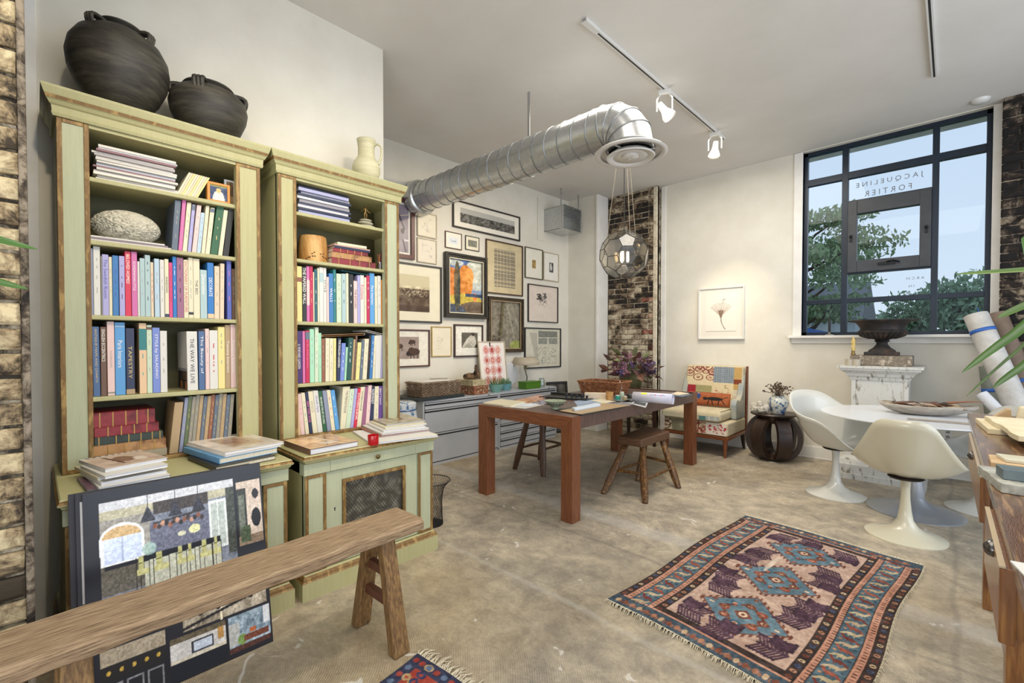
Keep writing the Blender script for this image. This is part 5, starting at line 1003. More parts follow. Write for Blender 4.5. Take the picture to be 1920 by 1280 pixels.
wk1 = wicker_mat('8d7862', '6a5644', 'grey_brown_wicker'); wk2 = wicker_mat('a06a40', '6e3f22', 'red_brown_wicker')
zg = ZC+.0325
basket('grey-brown wicker basket of papers on the granite slab', (-3.955, 2.945, zg), PI/2, .52, .29, .145, wk1, .012, 11)
for i, (w, d, dz, r_) in enumerate([(.44, .22, .1490, .02), (.40, .23, .1520, -.05)]):
    o = MB().box(-w/2, w/2, -d/2, d/2, 0, .0022).build('paper_sheet', cov('e4e0d6'), loc=(-3.96, 2.93+.02*i, zg+dz), rot=PI/2+r_); tag(o, ['cream papers heaped on top of the grey-brown basket', 'topmost loose cream sheet on the grey-brown basket'][i], 'paper')
o = MB().box(-.10, .10, -.05, .05, 0, .003).build('envelope', cov('8f8a86'), loc=(-4.04, 3.08, zg+.155), rot=(0.10, .0, 1.2)); tag(o, 'grey envelope at the back of the grey-brown basket', 'envelope')
def pattern_box(name, label, x, y, z, W, D, H, rot, base, cols, lid=True):
    t = thing(name, label, 'box', (x, y, z), rot); cvb = Canvas(70, 26, base).noise(.06, 8).blobs(0, 0, 1, 1, 60, cols, .045, 3, .8)
    m = pm(label[:18], base, rough=.6); MB().box(-W/2, W/2, -D/2, D/2, 0, H*.70).build('box_body', m, t, bevel=.002)
    MB().box(-W/2-.004, W/2+.004, -D/2-.004, D/2+.004, H*.70+.0005, H).build('lid', m, t, bevel=.002)
    sheet(cvb, 'patterned_paper', W-.004, H*.66, t, T(0, -D/2-.0008, .002)); sheet(cvb, 'patterned_paper', D-.004, H*.66, t, T(W/2+.0008, 0, .002, 0, 0, PI/2)); sheet(cvb, 'patterned_lid_paper', W+.004, H*.26, t, T(0, -D/2-.0048, H*.72)); sheet(cvb, 'patterned_lid_paper', D+.004, H*.26, t, T(W/2+.0048, 0, H*.72, 0, 0, PI/2)); return t
c = onZ(879, 738, ZC); pattern_box('patterned_box', 'brown floral storage box beneath the pale one on the cabinet', -3.945, 3.50, ZC+.0005, .25, .22, .10, 0, '7a5238', ['a84a3c', 'b9a07a', '5c3626', 'd8c8a8'])
pattern_box('patterned_box', 'pale leaf-patterned storage box on the brown floral one', -3.95, 3.475, ZC+.101, .25, .21, .065, .06, 'b9ab88', ['7c7448', 'ddd2b4', '8a6a44', '98905c'])
t = thing('driftwood', 'curled brown driftwood piece on the pale patterned box', 'driftwood', (-3.93, 3.47, ZC+.167), .3); t.scale = (1.35, 1.35, 1.35)
dw = pm('driftwood', '5c4630', '846748', 14, .8, .5, c3='3d2d1e'); m = MB(); m.tube([(0,-.12,.030), (.01,-.06,.034), (0,.0,.028), (.01,.06,.036), (0,.11,.022)], [.022,.028,.026,.030,.012], 10)
for k in range(7): a = .5+k*.34; m.tube([(0,.02,.03), (.0+.01*k, .02+.055*math.cos(a), .045+.055*math.sin(a)), (.008*k, .02+.075*math.cos(a+.2), .050+.075*math.sin(a+.2))], [.014,.011,.006], 6)
m.build('root', dw, t, smooth=True)
# pink ring print leaning on the wall
cv = paper(60, 84, 'ece4dc')
for j in range(4):
    for i in range(3):
        x, y = .27+.23*i, .17+.215*j; cv.ell(x, y, .115, .10, ['d99aa0', 'cf8c96', 'dfa49c', 'd49098'][(i+j) % 4]).ell(x, y, .09, .078, 'ecdcd4').ell(x, y, .075, .064, ['c9706a', 'b85a50', 'd08a7c'][(i+2*j) % 3]).ell(x, y, .04, .034, ['d99a88', 'a84a42', 'e0b0a0'][(i+j) % 3])
q0 = onP(896, 640, gpt(0, 0, .05), GN); q1 = onP(945, 639, gpt(0, 0, .05), GN); yv = (q0.y+q1.y)/2; W = abs(q1.y-q0.y)+.01; Hh = q0.z-ZC+.005
t = thing('picture_frame', 'pale framed pink ring print standing on the cabinet against the wall', 'picture', (GX(yv)+.110, yv, ZC+.0005), PI/2+GANG)
M = Matrix.Rotation(-math.atan2(.075, Hh), 4, 'X'); fw = .014; o = MB()
for a in ((-W/2, -W/2+fw, 0, Hh), (W/2-fw, W/2, 0, Hh), (-W/2+fw, W/2-fw, 0, fw), (-W/2+fw, W/2-fw, Hh-fw, Hh)): o.box(a[0], a[1], -.012, .004, a[2], a[3], M)
o.build('frame', pale_fr, t, bevel=.001); sheet(cv, 'artwork', W-2*fw, Hh-2*fw, t, M @ T(0, -.004, fw), print_mat('picture_print', .35))
# pots with succulents
teal = pm('teal_glaze', '6f9d94', '82b0a6', 8, .25); sg = pm('succulent_green', '6f8c66', '8ea98a', 9, .6); sg2 = pm('spiky_green', '4c6e44', '66854e', 12, .55)
def plant_pot(label, x, y, r, h, mat, spiky):
    t = thing('potted_succulent', label, 'plant', (x, y, ZC+.0005), 0); MB().lathe([(0, 0), (r*.62, 0), (r*.66, .008), (r*.9, h*.5), (r, h*.9), (r*1.03, h), (r*.93, h), (r*.9, h*.85), (0, h*.82)], 28).build('pot', mat, t, smooth=True, ang=50)
    rr = random.Random(int(x*100)); 
    for k in range(18 if spiky else 30):
        a = k*2.4; el = rr.uniform(.35, 1.35) if spiky else rr.uniform(.1, 1.4); L_ = (rr.uniform(.09, .15) if spiky else rr.uniform(.05, .085)); b = Vector((math.cos(a)*math.cos(el), math.sin(a)*math.cos(el), math.sin(el)))
        o_ = Vector((math.cos(a)*r*.35, math.sin(a)*r*.35, h*.85))*(1 if spiky else 1.0); p2 = o_+b*L_*.55; p3 = o_+b*L_+Vector((0, 0, .01 if spiky else .006))
        MB().tube([o_, p2, p3], [.004, .006, .001] if spiky else [.004, .011, .004], 6, flat=.5).build('leaf', sg2 if spiky else sg, t, smooth=True)
    return t
y1_ = onX(935, 728, -3.93).y; y2_ = onX(958, 726, -3.98).y
plant_pot('spiky aloe in a turquoise bowl in front of the ring print', -3.885, 3.80, .088, .095, teal, True)
plant_pot('rosette succulent in a turquoise bowl, left of the green box', -3.95, 4.03, .078, .085, pm('blue_glaze', '5d909a', '6fa3a8', 8, .25), False)
o = MB().lathe([(0, 0), (.030, 0), (.034, .02), (.034, .085), (.036, .09), (.030, .09), (.028, .01), (0, .01)], 22).build('small_teal_jar', pm('dark_teal_glaze', '3d6f74', rough=.25), loc=(-4.06, 4.20, ZC+.0005), smooth=True); tag(o, 'small dark teal jar behind the succulents', 'jar')
o = MB().lathe([(0, 0), (.155, 0), (.165, .006), (.155, .012), (0, .012)], 48).build('plaster_disc', pm('plaster', 'd0d0d2', rough=.7), loc=(GX(4.26)+.030, 4.26, ZC+.164), rot=(0, math.radians(-84)+PI, 0)); tag(o, 'large white disc leaning on the wall behind the lamp', 'disc')
# lamp
c = onX(1002, 735, -3.97)
t = thing('table_lamp', 'small table lamp with a beige cone shade on the far cabinet', 'lamp', (-4.04, 4.50, ZC+.0005), 0); t.scale = (1.12, 1.12, 1.32)
cr = pm('tarnished_chrome', '8c8a82', rough=.25, metal=.9)
MB().lathe([(0, 0), (.055, 0), (.055, .012), (.02, .018), (0, .018)], 24).build('base', cr, t, smooth=True, ang=40); MB().tube([(.0,.02,.015), (0,.03,.10), (0,-.005,.17)], .007, 8).build('stem', cr, t, smooth=True)
MB().lathe([(.010, .165), (.012, .19), (.024, .215), (.040, .235), (.028, .24), (0, .24)], 20).build('socket_cup', pm('brass_cup', 'a89a78', rough=.3, metal=.7), t, smooth=True); MB().lathe([(.165, .225), (.122, .30)], 40, cap=False).build('lamp_shade', pm('beige_shade', 'b3a892', 'bdb29c', 14, .8), t, smooth=True, solid=.003)
o = MB().prism([(-.14, -.07), (.14, -.07), (.14, .07), (-.14, .07)], 0, .080).box(-.145, .145, -.074, .074, .081, .094).build('green_box', pm('moss_green_lacquer', '4c7a26', rough=.35), loc=(-3.875, 4.40, ZC+.0005), rot=PI/2, bevel=.003); tag(o, 'bright green lacquer box in front of the lamp', 'box')
o = MB().lathe([(0, .001), (.044, .001), (.046, .085), (.034, .10), (.036, .12), (.031, .12), (.029, .10), (.041, .082), (.040, .006), (0, .006)], 22, cap=False).build('glass_jar', clear, loc=(-3.90, 4.67, ZC+.0005), smooth=True); tag(o, 'small clear glass jar right of the green box', 'jar')
# garden stool and black frame
c = onZ(760, 800, .3)
t = thing('garden_stool', 'blue and white ceramic garden stool between bookcase and cabinet', 'stool', (-3.80, 2.43, 0), 0); t.scale = (1, 1, 1.55)
cer = pm('blue_white_ceramic', 'd4dade', '4a6f9c', 13, .2, lo=.52, hi=.60)
MB().lathe([(0, 0), (.13, 0), (.14, .02), (.165, .12), (.175, .22), (.165, .33), (.145, .42), (.150, .43), (.150, .445), (.13, .452), (0, .455)], 36).build('body', cer, t, smooth=True, ang=50)
MB().lathe([(.151, .40), (.156, .405), (.151, .41)], 36, cap=False).build('band', pm('blue_band', '3f6290', rough=.2), t, smooth=True)
t = thing('picture_frame', 'black framed picture standing on the floor beyond the cabinets', 'picture', (-3.93, 5.09, 0), (0, 0, math.radians(70)))
M = Matrix.Rotation(-.10, 4, 'X'); o = MB(); W, Hh, fw = .34, .72, .03
for a in ((-W/2, -W/2+fw, 0, Hh), (W/2-fw, W/2, 0, Hh), (-W/2+fw, W/2-fw, 0, fw), (-W/2+fw, W/2-fw, Hh-fw, Hh)): o.box(a[0], a[1], -.02, .01, a[2], a[3], M)
o.build('frame', cov('black'), t, bevel=.002); sheet(Canvas(24, 40, '4a453e').noise(.2, 6), 'artwork', W-2*fw, Hh-2*fw, t, M @ T(0, -.004, fw))

# ================================================================== CEILING THINGS
def galv_mat():
    m, N, L, P = node_mat('galvanised_steel'); P.inputs['Metallic'].default_value = .85; t = N.new('ShaderNodeTexCoord'); v = N.new('ShaderNodeTexVoronoi'); v.inputs['Scale'].default_value = 60; L.new(t.outputs['Object'], v.inputs['Vector'])
    r = N.new('ShaderNodeMapRange'); r.inputs[3].default_value = .25; r.inputs[4].default_value = .28; L.new(v.outputs['Color'], r.inputs[0]); L.new(r.outputs[0], P.inputs['Roughness'])
    c = N.new('ShaderNodeValToRGB'); c.color_ramp.elements[0].color = (*lin('bcbfc0'), 1); c.color_ramp.elements[1].color = (*lin('c4c6c7'), 1); L.new(v.outputs['Color'], c.inputs[0]); L.new(c.outputs[0], P.inputs['Base Color']); return m
galv = galv_mat(); DR = .152; DY = 2.90; DZ = 2.83; xe = -1.80
t = thing('spiral_duct', 'round galvanised spiral duct running from the wall to the diffuser', 'duct', (0, 0, 0))
def cyl_x(x0, x1, r, n=40): return MB().lathe([(r, x0), (r, x1)], n, Matrix(((0,0,1,0),(0,1,0,DY),(-1,0,0,DZ),(0,0,0,1))), cap=False)
cyl_x(-4.17, xe, DR).build('duct_tube', galv, t, smooth=True)
MB().lathe([(DR+.035, -4.165), (DR+.035, -4.10), (DR+.02, -4.07), (DR, -4.06)], 40, Matrix(((0,0,1,0),(0,1,0,DY),(-1,0,0,DZ),(0,0,0,1))), cap=False).build('wall_collar', galv, t, smooth=True, ang=30)
turns = 17; pts = [(-4.05+(xe-.06+4.05)*k/(turns*24), DY+(DR+.001)*math.sin(2*PI*k/24), DZ+(DR+.001)*math.cos(2*PI*k/24)) for k in range(turns*24+1)]
MB().tube(pts, .0048, 5).build('spiral_seam', pm('dull_seam_steel', '8b8e90', rough=.35, metal=.8), t, smooth=True)
def bend(x, z, ang, r):                  # ring in the xz bend
    return [(x+r*math.cos(a)*math.sin(ang), DY+r*math.sin(a), z+r*math.cos(a)*math.cos(ang)) for a in [2*PI*i/40 for i in range(40)]]
RB = .185; cx, cz = xe, DZ-RB; rings = []
for k in range(5):
    a = math.radians(22.5*k); rings.append(bend(cx+RB*math.sin(a), cz+RB*math.cos(a), a, DR+.002))
for k in range(4): MB().add(rings[k]+rings[k+1], [(i, (i+1) % 40, 40+(i+1) % 40, 40+i) for i in range(40)]).build('elbow_segment', galv, t, smooth=True)
for k in range(5): MB().tube(rings[k], .006, 5, close=True).build('elbow_seam', MATS['dull_seam_steel'], t, smooth=True)
ex = cx+RB; MB().lathe([(DR+.002, cz+.002), (DR+.002, cz-.02)], 40, T(ex, DY, 0), cap=False).build('down_stub', galv, t, smooth=True)
MB().box(-2.58, -2.555, DY-.0015, DY+.0015, DZ+DR, CZ).build('hanger_strap', galv, t)
t = thing('ceiling_diffuser', 'white round air diffuser under the end of the duct', 'vent', (ex, DY, cz-.022), 0)
wm_ = pm('diffuser_white', 'd3d1cc', rough=.4)
MB().lathe([(.158, .0), (.180, -.012), (.235, -.022), (.248, -.032), (.238, -.040), (.205, -.034)], 48, cap=False).build('outer_ring', wm_, t, smooth=True, ang=50, solid=.003)
MB().lathe([(.150, .03), (.150, -.02)], 40, cap=False).build('throat', pm('dark_throat', '3a3a3a', rough=.6), t)
MB().lathe([(.105, -.012), (.135, -.030), (.165, -.054), (.160, -.060), (.118, -.052)], 48, cap=False).build('middle_ring', wm_, t, smooth=True, ang=50, solid=.003)
MB().lathe([(.118, -.052), (.070, -.042), (.052, -.042), (.055, -.056), (.046, -.062), (0, -.060)], 40, cap=False).build('inner_cone', wm_, t, smooth=True, solid=.002)
for k in range(3): a = 2*PI*k/3+.4; MB().box(.1, .21, -.006, .006, -.02, -.014, T(0, 0, 0, 0, 0, a)).build('spoke', wm_, t)
# rectangular duct stub
t = thing('box_duct', 'short rectangular galvanised duct stub high on the gallery wall', 'duct', (0, 0, 0))
bx = -3.78; y0 = 4.99; y1 = 5.39; z0 = 2.835; z1 = 3.145; gx = GX(y0)+.0
m = MB(); th = .004
for a in ((gx, bx, y0, y0+th, z0, z1), (gx, bx, y1-th, y1, z0, z1), (gx, bx, y0, y1, z0, z0+th), (gx, bx, y0, y1, z1-th, z1)): m.box(*a)
m.build('sheet_metal_box', galv, t); m = MB()
for a in ((bx-.02, bx+.006, y0-.008, y0, z0-.008, z1+.008), (bx-.02, bx+.006, y1, y1+.008, z0-.008, z1+.008), (bx-.02, bx+.006, y0, y1, z0-.008, z0), (bx-.02, bx+.006, y0, y1, z1, z1+.008)): m.box(*a)
m.build('end_flange', galv, t)
for y in (y0-.003, y1+.001): MB().box(bx-.06, bx-.035, y, y+.003, z0, CZ).build('hanger_strap', galv, t)
struct(MB().box(GX(4.9)-.004, GX(4.9)+.004, 4.86, 5.5, 2.70, 3.3).build('trim_8', paint))
# tracks and heads
wht = pm('white_enamel', 'd8d7d3', rough=.35)
def track(label, x0, y0, x1, y1, heads):
    d = Vector((x1-x0, y1-y0, 0)); a = math.atan2(d.y, d.x); L_ = d.length; t = thing('track_rail', label, 'track light', (x0, y0, CZ), a)
    MB().box(0, L_, -.018, .018, -.022, 0).build('rail', wht, t, bevel=.002); MB().box(.16, L_-.01, -.006, .006, -.0225, -.0215).build('slot', pm('track_slot', '2a2a2a'), t); MB().box(0, .15, -.022, .022, -.026, 0).build('feed_box', wht, t, bevel=.002)
    return t
ta, tb = onZ(1095, 40, CZ-.02), onZ(1358, 262, CZ-.02); track('white ceiling track carrying two spotlights near the duct', ta.x, ta.y, tb.x, tb.y, 2)
tc_, td = onZ(1738, -60, CZ-.02), onZ(1752, 145, CZ-.02); track('white ceiling track at the upper right, without visible spotlights', tc_.x, tc_.y, td.x, td.y, 0)
def head(label, y, yaw, tilt):
    p = ta.lerp(tb, (y-ta.y)/(tb.y-ta.y)); t = thing('track_spotlight', label, 'spotlight', (p.x, p.y, CZ-.0225), yaw, 'spotlights on the ceiling track')
    MB().box(-.05, .05, -.014, .014, -.035, 0).build('adapter', wht, t, bevel=.004); MB().tube([(-.035,0,-.035), (-.06,0,-.07), (-.06,0,-.17)], .006, 6).tube([(.035,0,-.035), (.06,0,-.07), (.06,0,-.17)], .006, 6).build('yoke', wht, t, kind='stuff')
    M = T(0, 0, -.17, 0, tilt, 0); MB().lathe([(0, .08), (.022, .075), (.026, .03), (.030, 0), (.052, -.05), (.056, -.075), (.050, -.075), (.03, -.02), (0, -.015)], 24, M, cap=False).build('lamp_cup', wht, t, smooth=True, ang=50)
    MB().lathe([(0, -.055), (.048, -.060), (.046, -.066), (0, -.072)], 24, M).build('bulb', emis('spot_bulb', 'ffe9c4', 1.6), t, smooth=True); return t
head('white track spotlight nearer the duct, angled left', 3.62, .4, -.6); head('white track spotlight at the far end of the rail', 4.69, .2, .12)
p = onZ(1838, 187, CZ); t = thing('smoke_detector', 'small white round detector on the ceiling above the window', 'detector', (p.x, p.y, CZ), PI); MB().lathe([(0, -.032), (.04, -.03), (.06, -.015), (.065, -.001)], 28, cap=False).build('cover', wht, t, smooth=True); MB().lathe([(.065, -.001), (.075, 0)], 28, cap=False).build('base_ring', wht, t)
# pendant
PC = Vector((-2.19, 3.83, 0)); d = _ray(1170, 478); k = PC.y/d.y; PC = EYEP+d*k; PR = .228
t = thing('pendant_lamp', 'faceted glass ball pendant glowing above the table', 'lamp', PC, .35)
b = bmesh.new(); bmesh.ops.create_icosphere(b, subdivisions=1, radius=1); b.verts.ensure_lookup_table(); ev = {}
for e in b.edges:
    for v, w in ((e.verts[0], e.verts[1]), (e.verts[1], e.verts[0])): ev[(v.index, w.index)] = (v.co*2/3+w.co/3).normalized()*PR
faces = []
for v in b.verts:
    n = v.co.normalized(); ps = [ev[(v.index, e.other_vert(v).index)] for e in v.link_edges]; a = ps[0]-n*ps[0].dot(n); bb = n.cross(a); faces.append(sorted(ps, key=lambda p: math.atan2(p.dot(bb), p.dot(a))))
for f in b.faces:
    i = [v.index for v in f.verts]; faces.append([ev[(i[0], i[1])], ev[(i[1], i[0])], ev[(i[1], i[2])], ev[(i[2], i[1])], ev[(i[2], i[0])], ev[(i[0], i[2])]])
b.free(); pg = glassy('pendant_glass', 'efede6', .16, .1); pg2 = glassy('pendant_glass_sheen', 'e6e4de', .5, .35); pw_ = node_mat('mirrored_pane')[0]; pw_.node_tree.nodes['Principled BSDF'].inputs['Base Color'].default_value = (.75, .75, .74, 1); pw_.node_tree.nodes['Principled BSDF'].inputs['Roughness'].default_value = .25; pw_.node_tree.nodes['Principled BSDF'].inputs['Transmission Weight'].default_value = .6
edges = set()
for i, f in enumerate(faces):
    MB().add([p*.995 for p in f], [tuple(range(len(f)))]).build('pane', (pg, pg, pg2)[i % 3], t)
    for a, c in zip(f, f[1:]+f[:1]): 
        k = tuple(sorted((tuple(round(x, 4) for x in a), tuple(round(x, 4) for x in c)))); edges.add(k)
m = MB(); [m.tube(e, .0032, 5) for e in sorted(edges)]; m.build('leading', pm('black_came', '2a2622', rough=.4, metal=.5), t, kind='stuff')
top = Vector((0, 0, CZ-PC.z)); crd = pm('cord', '8d8370', rough=.7)
for k, a in enumerate((1.0, 3.1, 5.2)): MB().tube([Vector((PR*.72*math.cos(a), PR*.72*math.sin(a), PR*.66)), top+Vector((.02*math.cos(a), .02*math.sin(a), -.02))], .0028, 5).build('suspension_cord', crd, t)
MB().tube([(0, 0, .06), top], .005, 6).build('power_cord', pm('black_cord', '1c1a19'), t); MB().lathe([(0, -.03), (.05, -.028), (.06, -.01), (.06, 0)], 24, T(0, 0, top.z)).build('canopy', pm('dark_canopy', '3a3530', metal=.6, rough=.4), t, smooth=True)
MB().lathe([(0, .07), (.03, .065), (.035, .03), (.0, .03)], 16).build('socket_cluster', pm('dark_canopy', '3a3530'), t, smooth=True)
for k, a in enumerate((.3, 2.4, 4.5)):
    MB().lathe([(0, .03), (.011, .028), (.013, -.05), (.008, -.065), (0, -.068)], 12, T(.035*math.cos(a), .035*math.sin(a), 0)).build('bulb', emis('pendant_bulb_%d' % k, 'ffdba0', 14), t, smooth=True)
# ================================================================== WORK TABLE
ven = pm('warm_lit_brown_veneer', '6a3a22', '85502f', 9, .38, .06, stretch=(14, 14, 1), c3='74452a', coat=.15)  # end frames tinted more orange than the aprons: warm light put into the veneer colour
ven_h = pm('warm_lit_brown_veneer_long', '6a3a22', '85502f', 9, .38, .06, stretch=(1, 14, 14), c3='74452a', coat=.15)
ven_g = pm('grey_brown_veneer', '4d3a34', '6b534b', 12, .42, .06, stretch=(14, 14, 1.5), c3='5b4740', coat=.15)
TX0, TX1, TY0, TY1, TZ = -2.843, -1.872, 2.575, 4.770, .75
tt = thing('work_table', 'long brown wooden work table covered with papers', 'table', ((TX0+TX1)/2, (TY0+TY1)/2, 0)); hw, hl = (TX1-TX0)/2, (TY1-TY0)/2; lg = .100
MB().box(-hw+.03, hw-.006, -hl+.03, hl-.03, TZ-.028, TZ).build('table_top', ven_g, tt)
for s_ in (-1, 1): MB().box(s_*hw-(.030 if s_ > 0 else 0), s_*hw+(0 if s_ > 0 else .030), -hl+lg*.99, hl-lg*.99, TZ-.092, TZ).build('side_apron', ven_g, tt, bevel=.0015)
for sy in (-1, 1):
    y0, y1 = (-hl, -hl+lg) if sy < 0 else (hl-lg, hl)
    # mitred end frame: rail and two legs meeting at 45 degrees
    MB().prism([(-hw, TZ), (hw, TZ), (hw-lg*.92, TZ-.092), (-hw+lg*.92, TZ-.092)], y0, y0+.028 if sy < 0 else y1, Matrix(((1,0,0,0),(0,0,1,0),(0,1,0,0),(0,0,0,1)))).build('end_rail', ven_h, tt, bevel=.001)
    for sx in (-1, 1): MB().hexa([(sx*hw, y0, 0), (sx*(hw-lg), y0, 0), (sx*(hw-lg), y1, 0), (sx*hw, y1, 0)], [(sx*hw, y0, TZ-.001), (sx*(hw-lg), y0, TZ-.093), (sx*(hw-lg), y1, TZ-.093), (sx*hw, y1, TZ-.001)]).build('leg', ven, tt, bevel=.002)
zt = TZ+.0005
def flat(name, label, cat, pts, z, h, mat, cv=None, group=None, bevel=.0005, gloss='printed_sheet'):
    """thin item lying on the table; pts = px corners left, near, right, far (on height z)"""
    P = [onZ(p[0], p[1], z) for p in pts]; c = sum(P, Vector())/4; q = [p-c for p in P]
    o = MB().hexa([(p.x, p.y, 0) for p in q], [(p.x, p.y, h) for p in q]).build(name, mat, loc=(c.x, c.y, z), bevel=bevel, seg=1); tag(o, label, cat, group)
    if cv is not None:
        A, B, C2, D2 = q
        me = paint_mesh(cv, lambda u, v: (A.x*(1-u)*(1-v)+B.x*u*(1-v)+C2.x*u*v+D2.x*(1-u)*v, A.y*(1-u)*(1-v)+B.y*u*(1-v)+C2.y*u*v+D2.y*(1-u)*v, u*0+h+.0004), 'print'); me.materials.append(print_mat(gloss)); s = bpy.data.objects.new('print', me); COL.objects.link(s); s.parent = o
    return o
W_ = cov('white'); Cc = cov('cream')
flat('sketch_pad', 'thick cream sketch pad at the near left corner of the table', 'pad', [(906,757), (958,763), (985,755), (938,750)], zt, .012, Cc)
flat('paper_sheet', 'plain white paper overhanging nothing beside the sketch pad', 'paper', [(942,762), (985,766), (1022,758.5), (975,755)], zt, .0012, W_)
flat('paper_sheet', 'blue-tinted white drawing sheet lying left of the green bowl', 'paper', [(945,758), (990,762.5), (1012,757), (966,753.5)], zt+.0014, .001, W_, Canvas(30, 20, 'd8dde6').noise(.06, 5))
flat('photo_print', 'stack of orange-brown photo prints behind the white papers', 'photo', [(962,752), (990,757), (1022,749), (996,744)], zt, .004, Cc, Canvas(30, 30, 'b98a68').noise(.25, 6))
flat('photo_print', 'dark abstract photo print left of the green bowl', 'photo', [(995,754), (1016,759), (1035,752), (1012,748)], zt+.0024, .001, W_, Canvas(30, 30, '7a7480').noise(.35, 5, 4))
flat('photo_print', 'pinkish photo print at the far left of the table', 'photo', [(985,746), (1003,750), (1030,744), (1010,740)], zt+.0042, .001, W_, Canvas(30, 30, 'c49a88').noise(.2, 5, 6))
t = thing('footed_bowl', 'green speckled footed bowl near the table edge', 'bowl', onZ(1041, 766.5, TZ)+Vector((0, 0, .0005)))
gg = pm('speckled_green_glaze', '7b8c74', 'b0b79e', 60, .3); MB().lathe([(0, 0), (.030, 0), (.030, .008), (.022, .014), (.045, .028), (.082, .060), (.088, .066), (.082, .066), (.040, .034), (0, .026)], 36).build('bowl', gg, t, smooth=True, ang=50)
m = MB(); [m.ball((.0635*math.cos(a), .0635*math.sin(a), .040), .007, 6, 4, sc=(.6, .6, 1.3)) for a in np.linspace(0, 2*PI, 18)[:-1]]; m.build('dark_dots', pm('dark_green_dots', '2f3d34'), t, kind='stuff')
flat('portfolio', 'black portfolio at the near right edge of the table', 'portfolio', [(1040,769.5), (1092,779), (1170,764), (1118,757)], zt, .006, cov('black'))
flat('board_sheet', 'tan cardboard sheet on the black portfolio', 'board', [(1048,770), (1088,776.5), (1182,760), (1132,755.5)], zt+.0066, .002, cov('tan'))
o = flat('scale_box', 'long white triangular drafting scale on the cardboard', 'ruler', [(1072,768), (1078,770.5), (1126,761.5), (1120,758.5)], zt+.009, .018, pm('bluish_white_plastic', 'cfdbe6', rough=.3), bevel=.002)
t = thing('black_tray', 'black desk tray with small black knobs behind the bowl', 'tray', onZ(1070, 746, TZ)+Vector((-.03, 0, .0005)), .22)
MB().box(-.24, .24, -.14, .14, 0, .008).build('tray_base', cov('black'), t, bevel=.003); MB().box(-.24, .24, .115, .14, .008, .030).box(-.24, .24, -.14, -.13, .008, .014).build('tray_lip', cov('black'), t, bevel=.002, kind='stuff')
for k in range(5): MB().lathe([(0, 0), (.014, 0), (.012, .012), (.007, .018), (.014, .028), (.012, .034), (0, .036)], 14, T(.02+.05*k, -.08+.012*(k % 2), .008)).build('knob', pm('navy_black_knob', '1b2230', rough=.3), t, smooth=True)
def boxed(name, label, cat, a, b, z, D, H, mat, **k):
    A, B = onZ(*a, z), onZ(*b, z); d = B-A; c = (A+B)/2; ang = math.atan2(d.y, d.x); n = Vector((-d.y, d.x, 0)).normalized(); 
    if n.dot(c-Vector((0, 0, c.z))) < 0: n = -n
    c = c+n*D/2; o = MB().box(-d.length/2, d.length/2, -D/2, D/2, 0, H).build(name, mat, loc=(c.x, c.y, z), rot=ang, **k); return tag(o, label, cat)
boxed('cardboard_box', 'long grey-beige flat box in front of the table basket', 'box', (1096, 747.5), (1136, 748.5), zt, .07, .055, cov('beige'), bevel=.002)
c = onZ(1143, 750, TZ); t = thing('paper_cup', 'brown cork cup beside the flat box', 'cup', (c.x, c.y, zt)); ck = pm('cork', 'a87a48', 'c09258', 40, .8); MB().lathe([(0, 0), (.030, 0), (.034, .075), (.031, .075), (.028, .006), (0, .006)], 22).build('cup', ck, t, smooth=True, ang=40)
c = onZ(1167, 750, TZ); t = thing('round_tray', 'thin round grey tray holding small jars', 'tray', (c.x+.02, c.y, zt)); MB().lathe([(0, 0), (.12, 0), (.135, .006), (.12, .003), (0, .003)], 40).build('dish', pm('pewter', '8b8f90', rough=.35, metal=.6), t, smooth=True)
for (x, y, lb, mt, h, r) in [(1158, 749, 'small teal ink jar on the round tray', pm('teal_ink', '2f9a86', rough=.2), .038, .022), (1166, 746, 'small clear jar of greenish water on the round tray', pm('cloudy_glass', 'a8b49c', rough=.1), .055, .022), (1172, 750, 'squat glass pot on the round tray', pm('amber_glass', 'b7a27c', rough=.15), .034, .02)]:
    c = onZ(x, y, TZ); t = thing('ink_jar', lb, 'jar', (c.x, c.y, zt+.0038)); MB().lathe([(0, 0), (r, 0), (r, h*.75), (r*.8, h*.85), (0, h*.85)], 18).build('jar', mt, t, smooth=True, ang=40); MB().lathe([(0, h*.85), (r*.85, h*.85), (r*.85, h), (0, h)], 18).build('lid', cov('white'), t)
c = onZ(1165, 739, TZ); t = thing('scissors', 'white handled scissors hanging from the basket rim', 'scissors', (c.x-.015, c.y+.0, zt+.03), (0, 0, YAW)); m = MB(); m.tube([(0,0,0), (.015,0,.03), (.012,0,.075), (0,0,.10), (-.012,0,.075), (-.004,0,.03)], .006, 6, close=True); m.build('handle', W_, t, smooth=True)
c = onZ(1186, 745, TZ); o = MB().tube([(-.13, 0, .022), (.13, 0, .022)], .021, 14).build('black_tube', cov('black'), loc=(c.x, c.y, zt), rot=math.radians(100)); tag(o, 'black cardboard tube left of the drawing roll', 'tube')
A, B = onZ(1188, 742, TZ+.05), onZ(1262, 747, TZ+.05); d = B-A; t = thing('drawing_roll', 'rolled white drawings with red writing and a yellow note', 'paper roll', ((A.x+B.x)/2, (A.y+B.y)/2, zt+.0445), math.atan2(d.y, d.x)); L_ = d.length/2
MB().lathe([(.042, -L_), (.043, L_)], 32, Matrix(((0,0,1,0),(0,1,0,0),(-1,0,0,0),(0,0,0,1))), cap=False).build('rolled_paper', pm('tracing_paper', 'd3d2dc', 'c5c4d2', 10, .6), t, smooth=True, solid=.002)
MB().lathe([(.034, -L_+.01), (.026, L_-.004)], 24, Matrix(((0,0,1,0),(0,1,0,.004),(-1,0,0,.004),(0,0,0,1))), cap=False).build('inner_roll', pm('tracing_paper', ''), t, smooth=True, solid=.001)
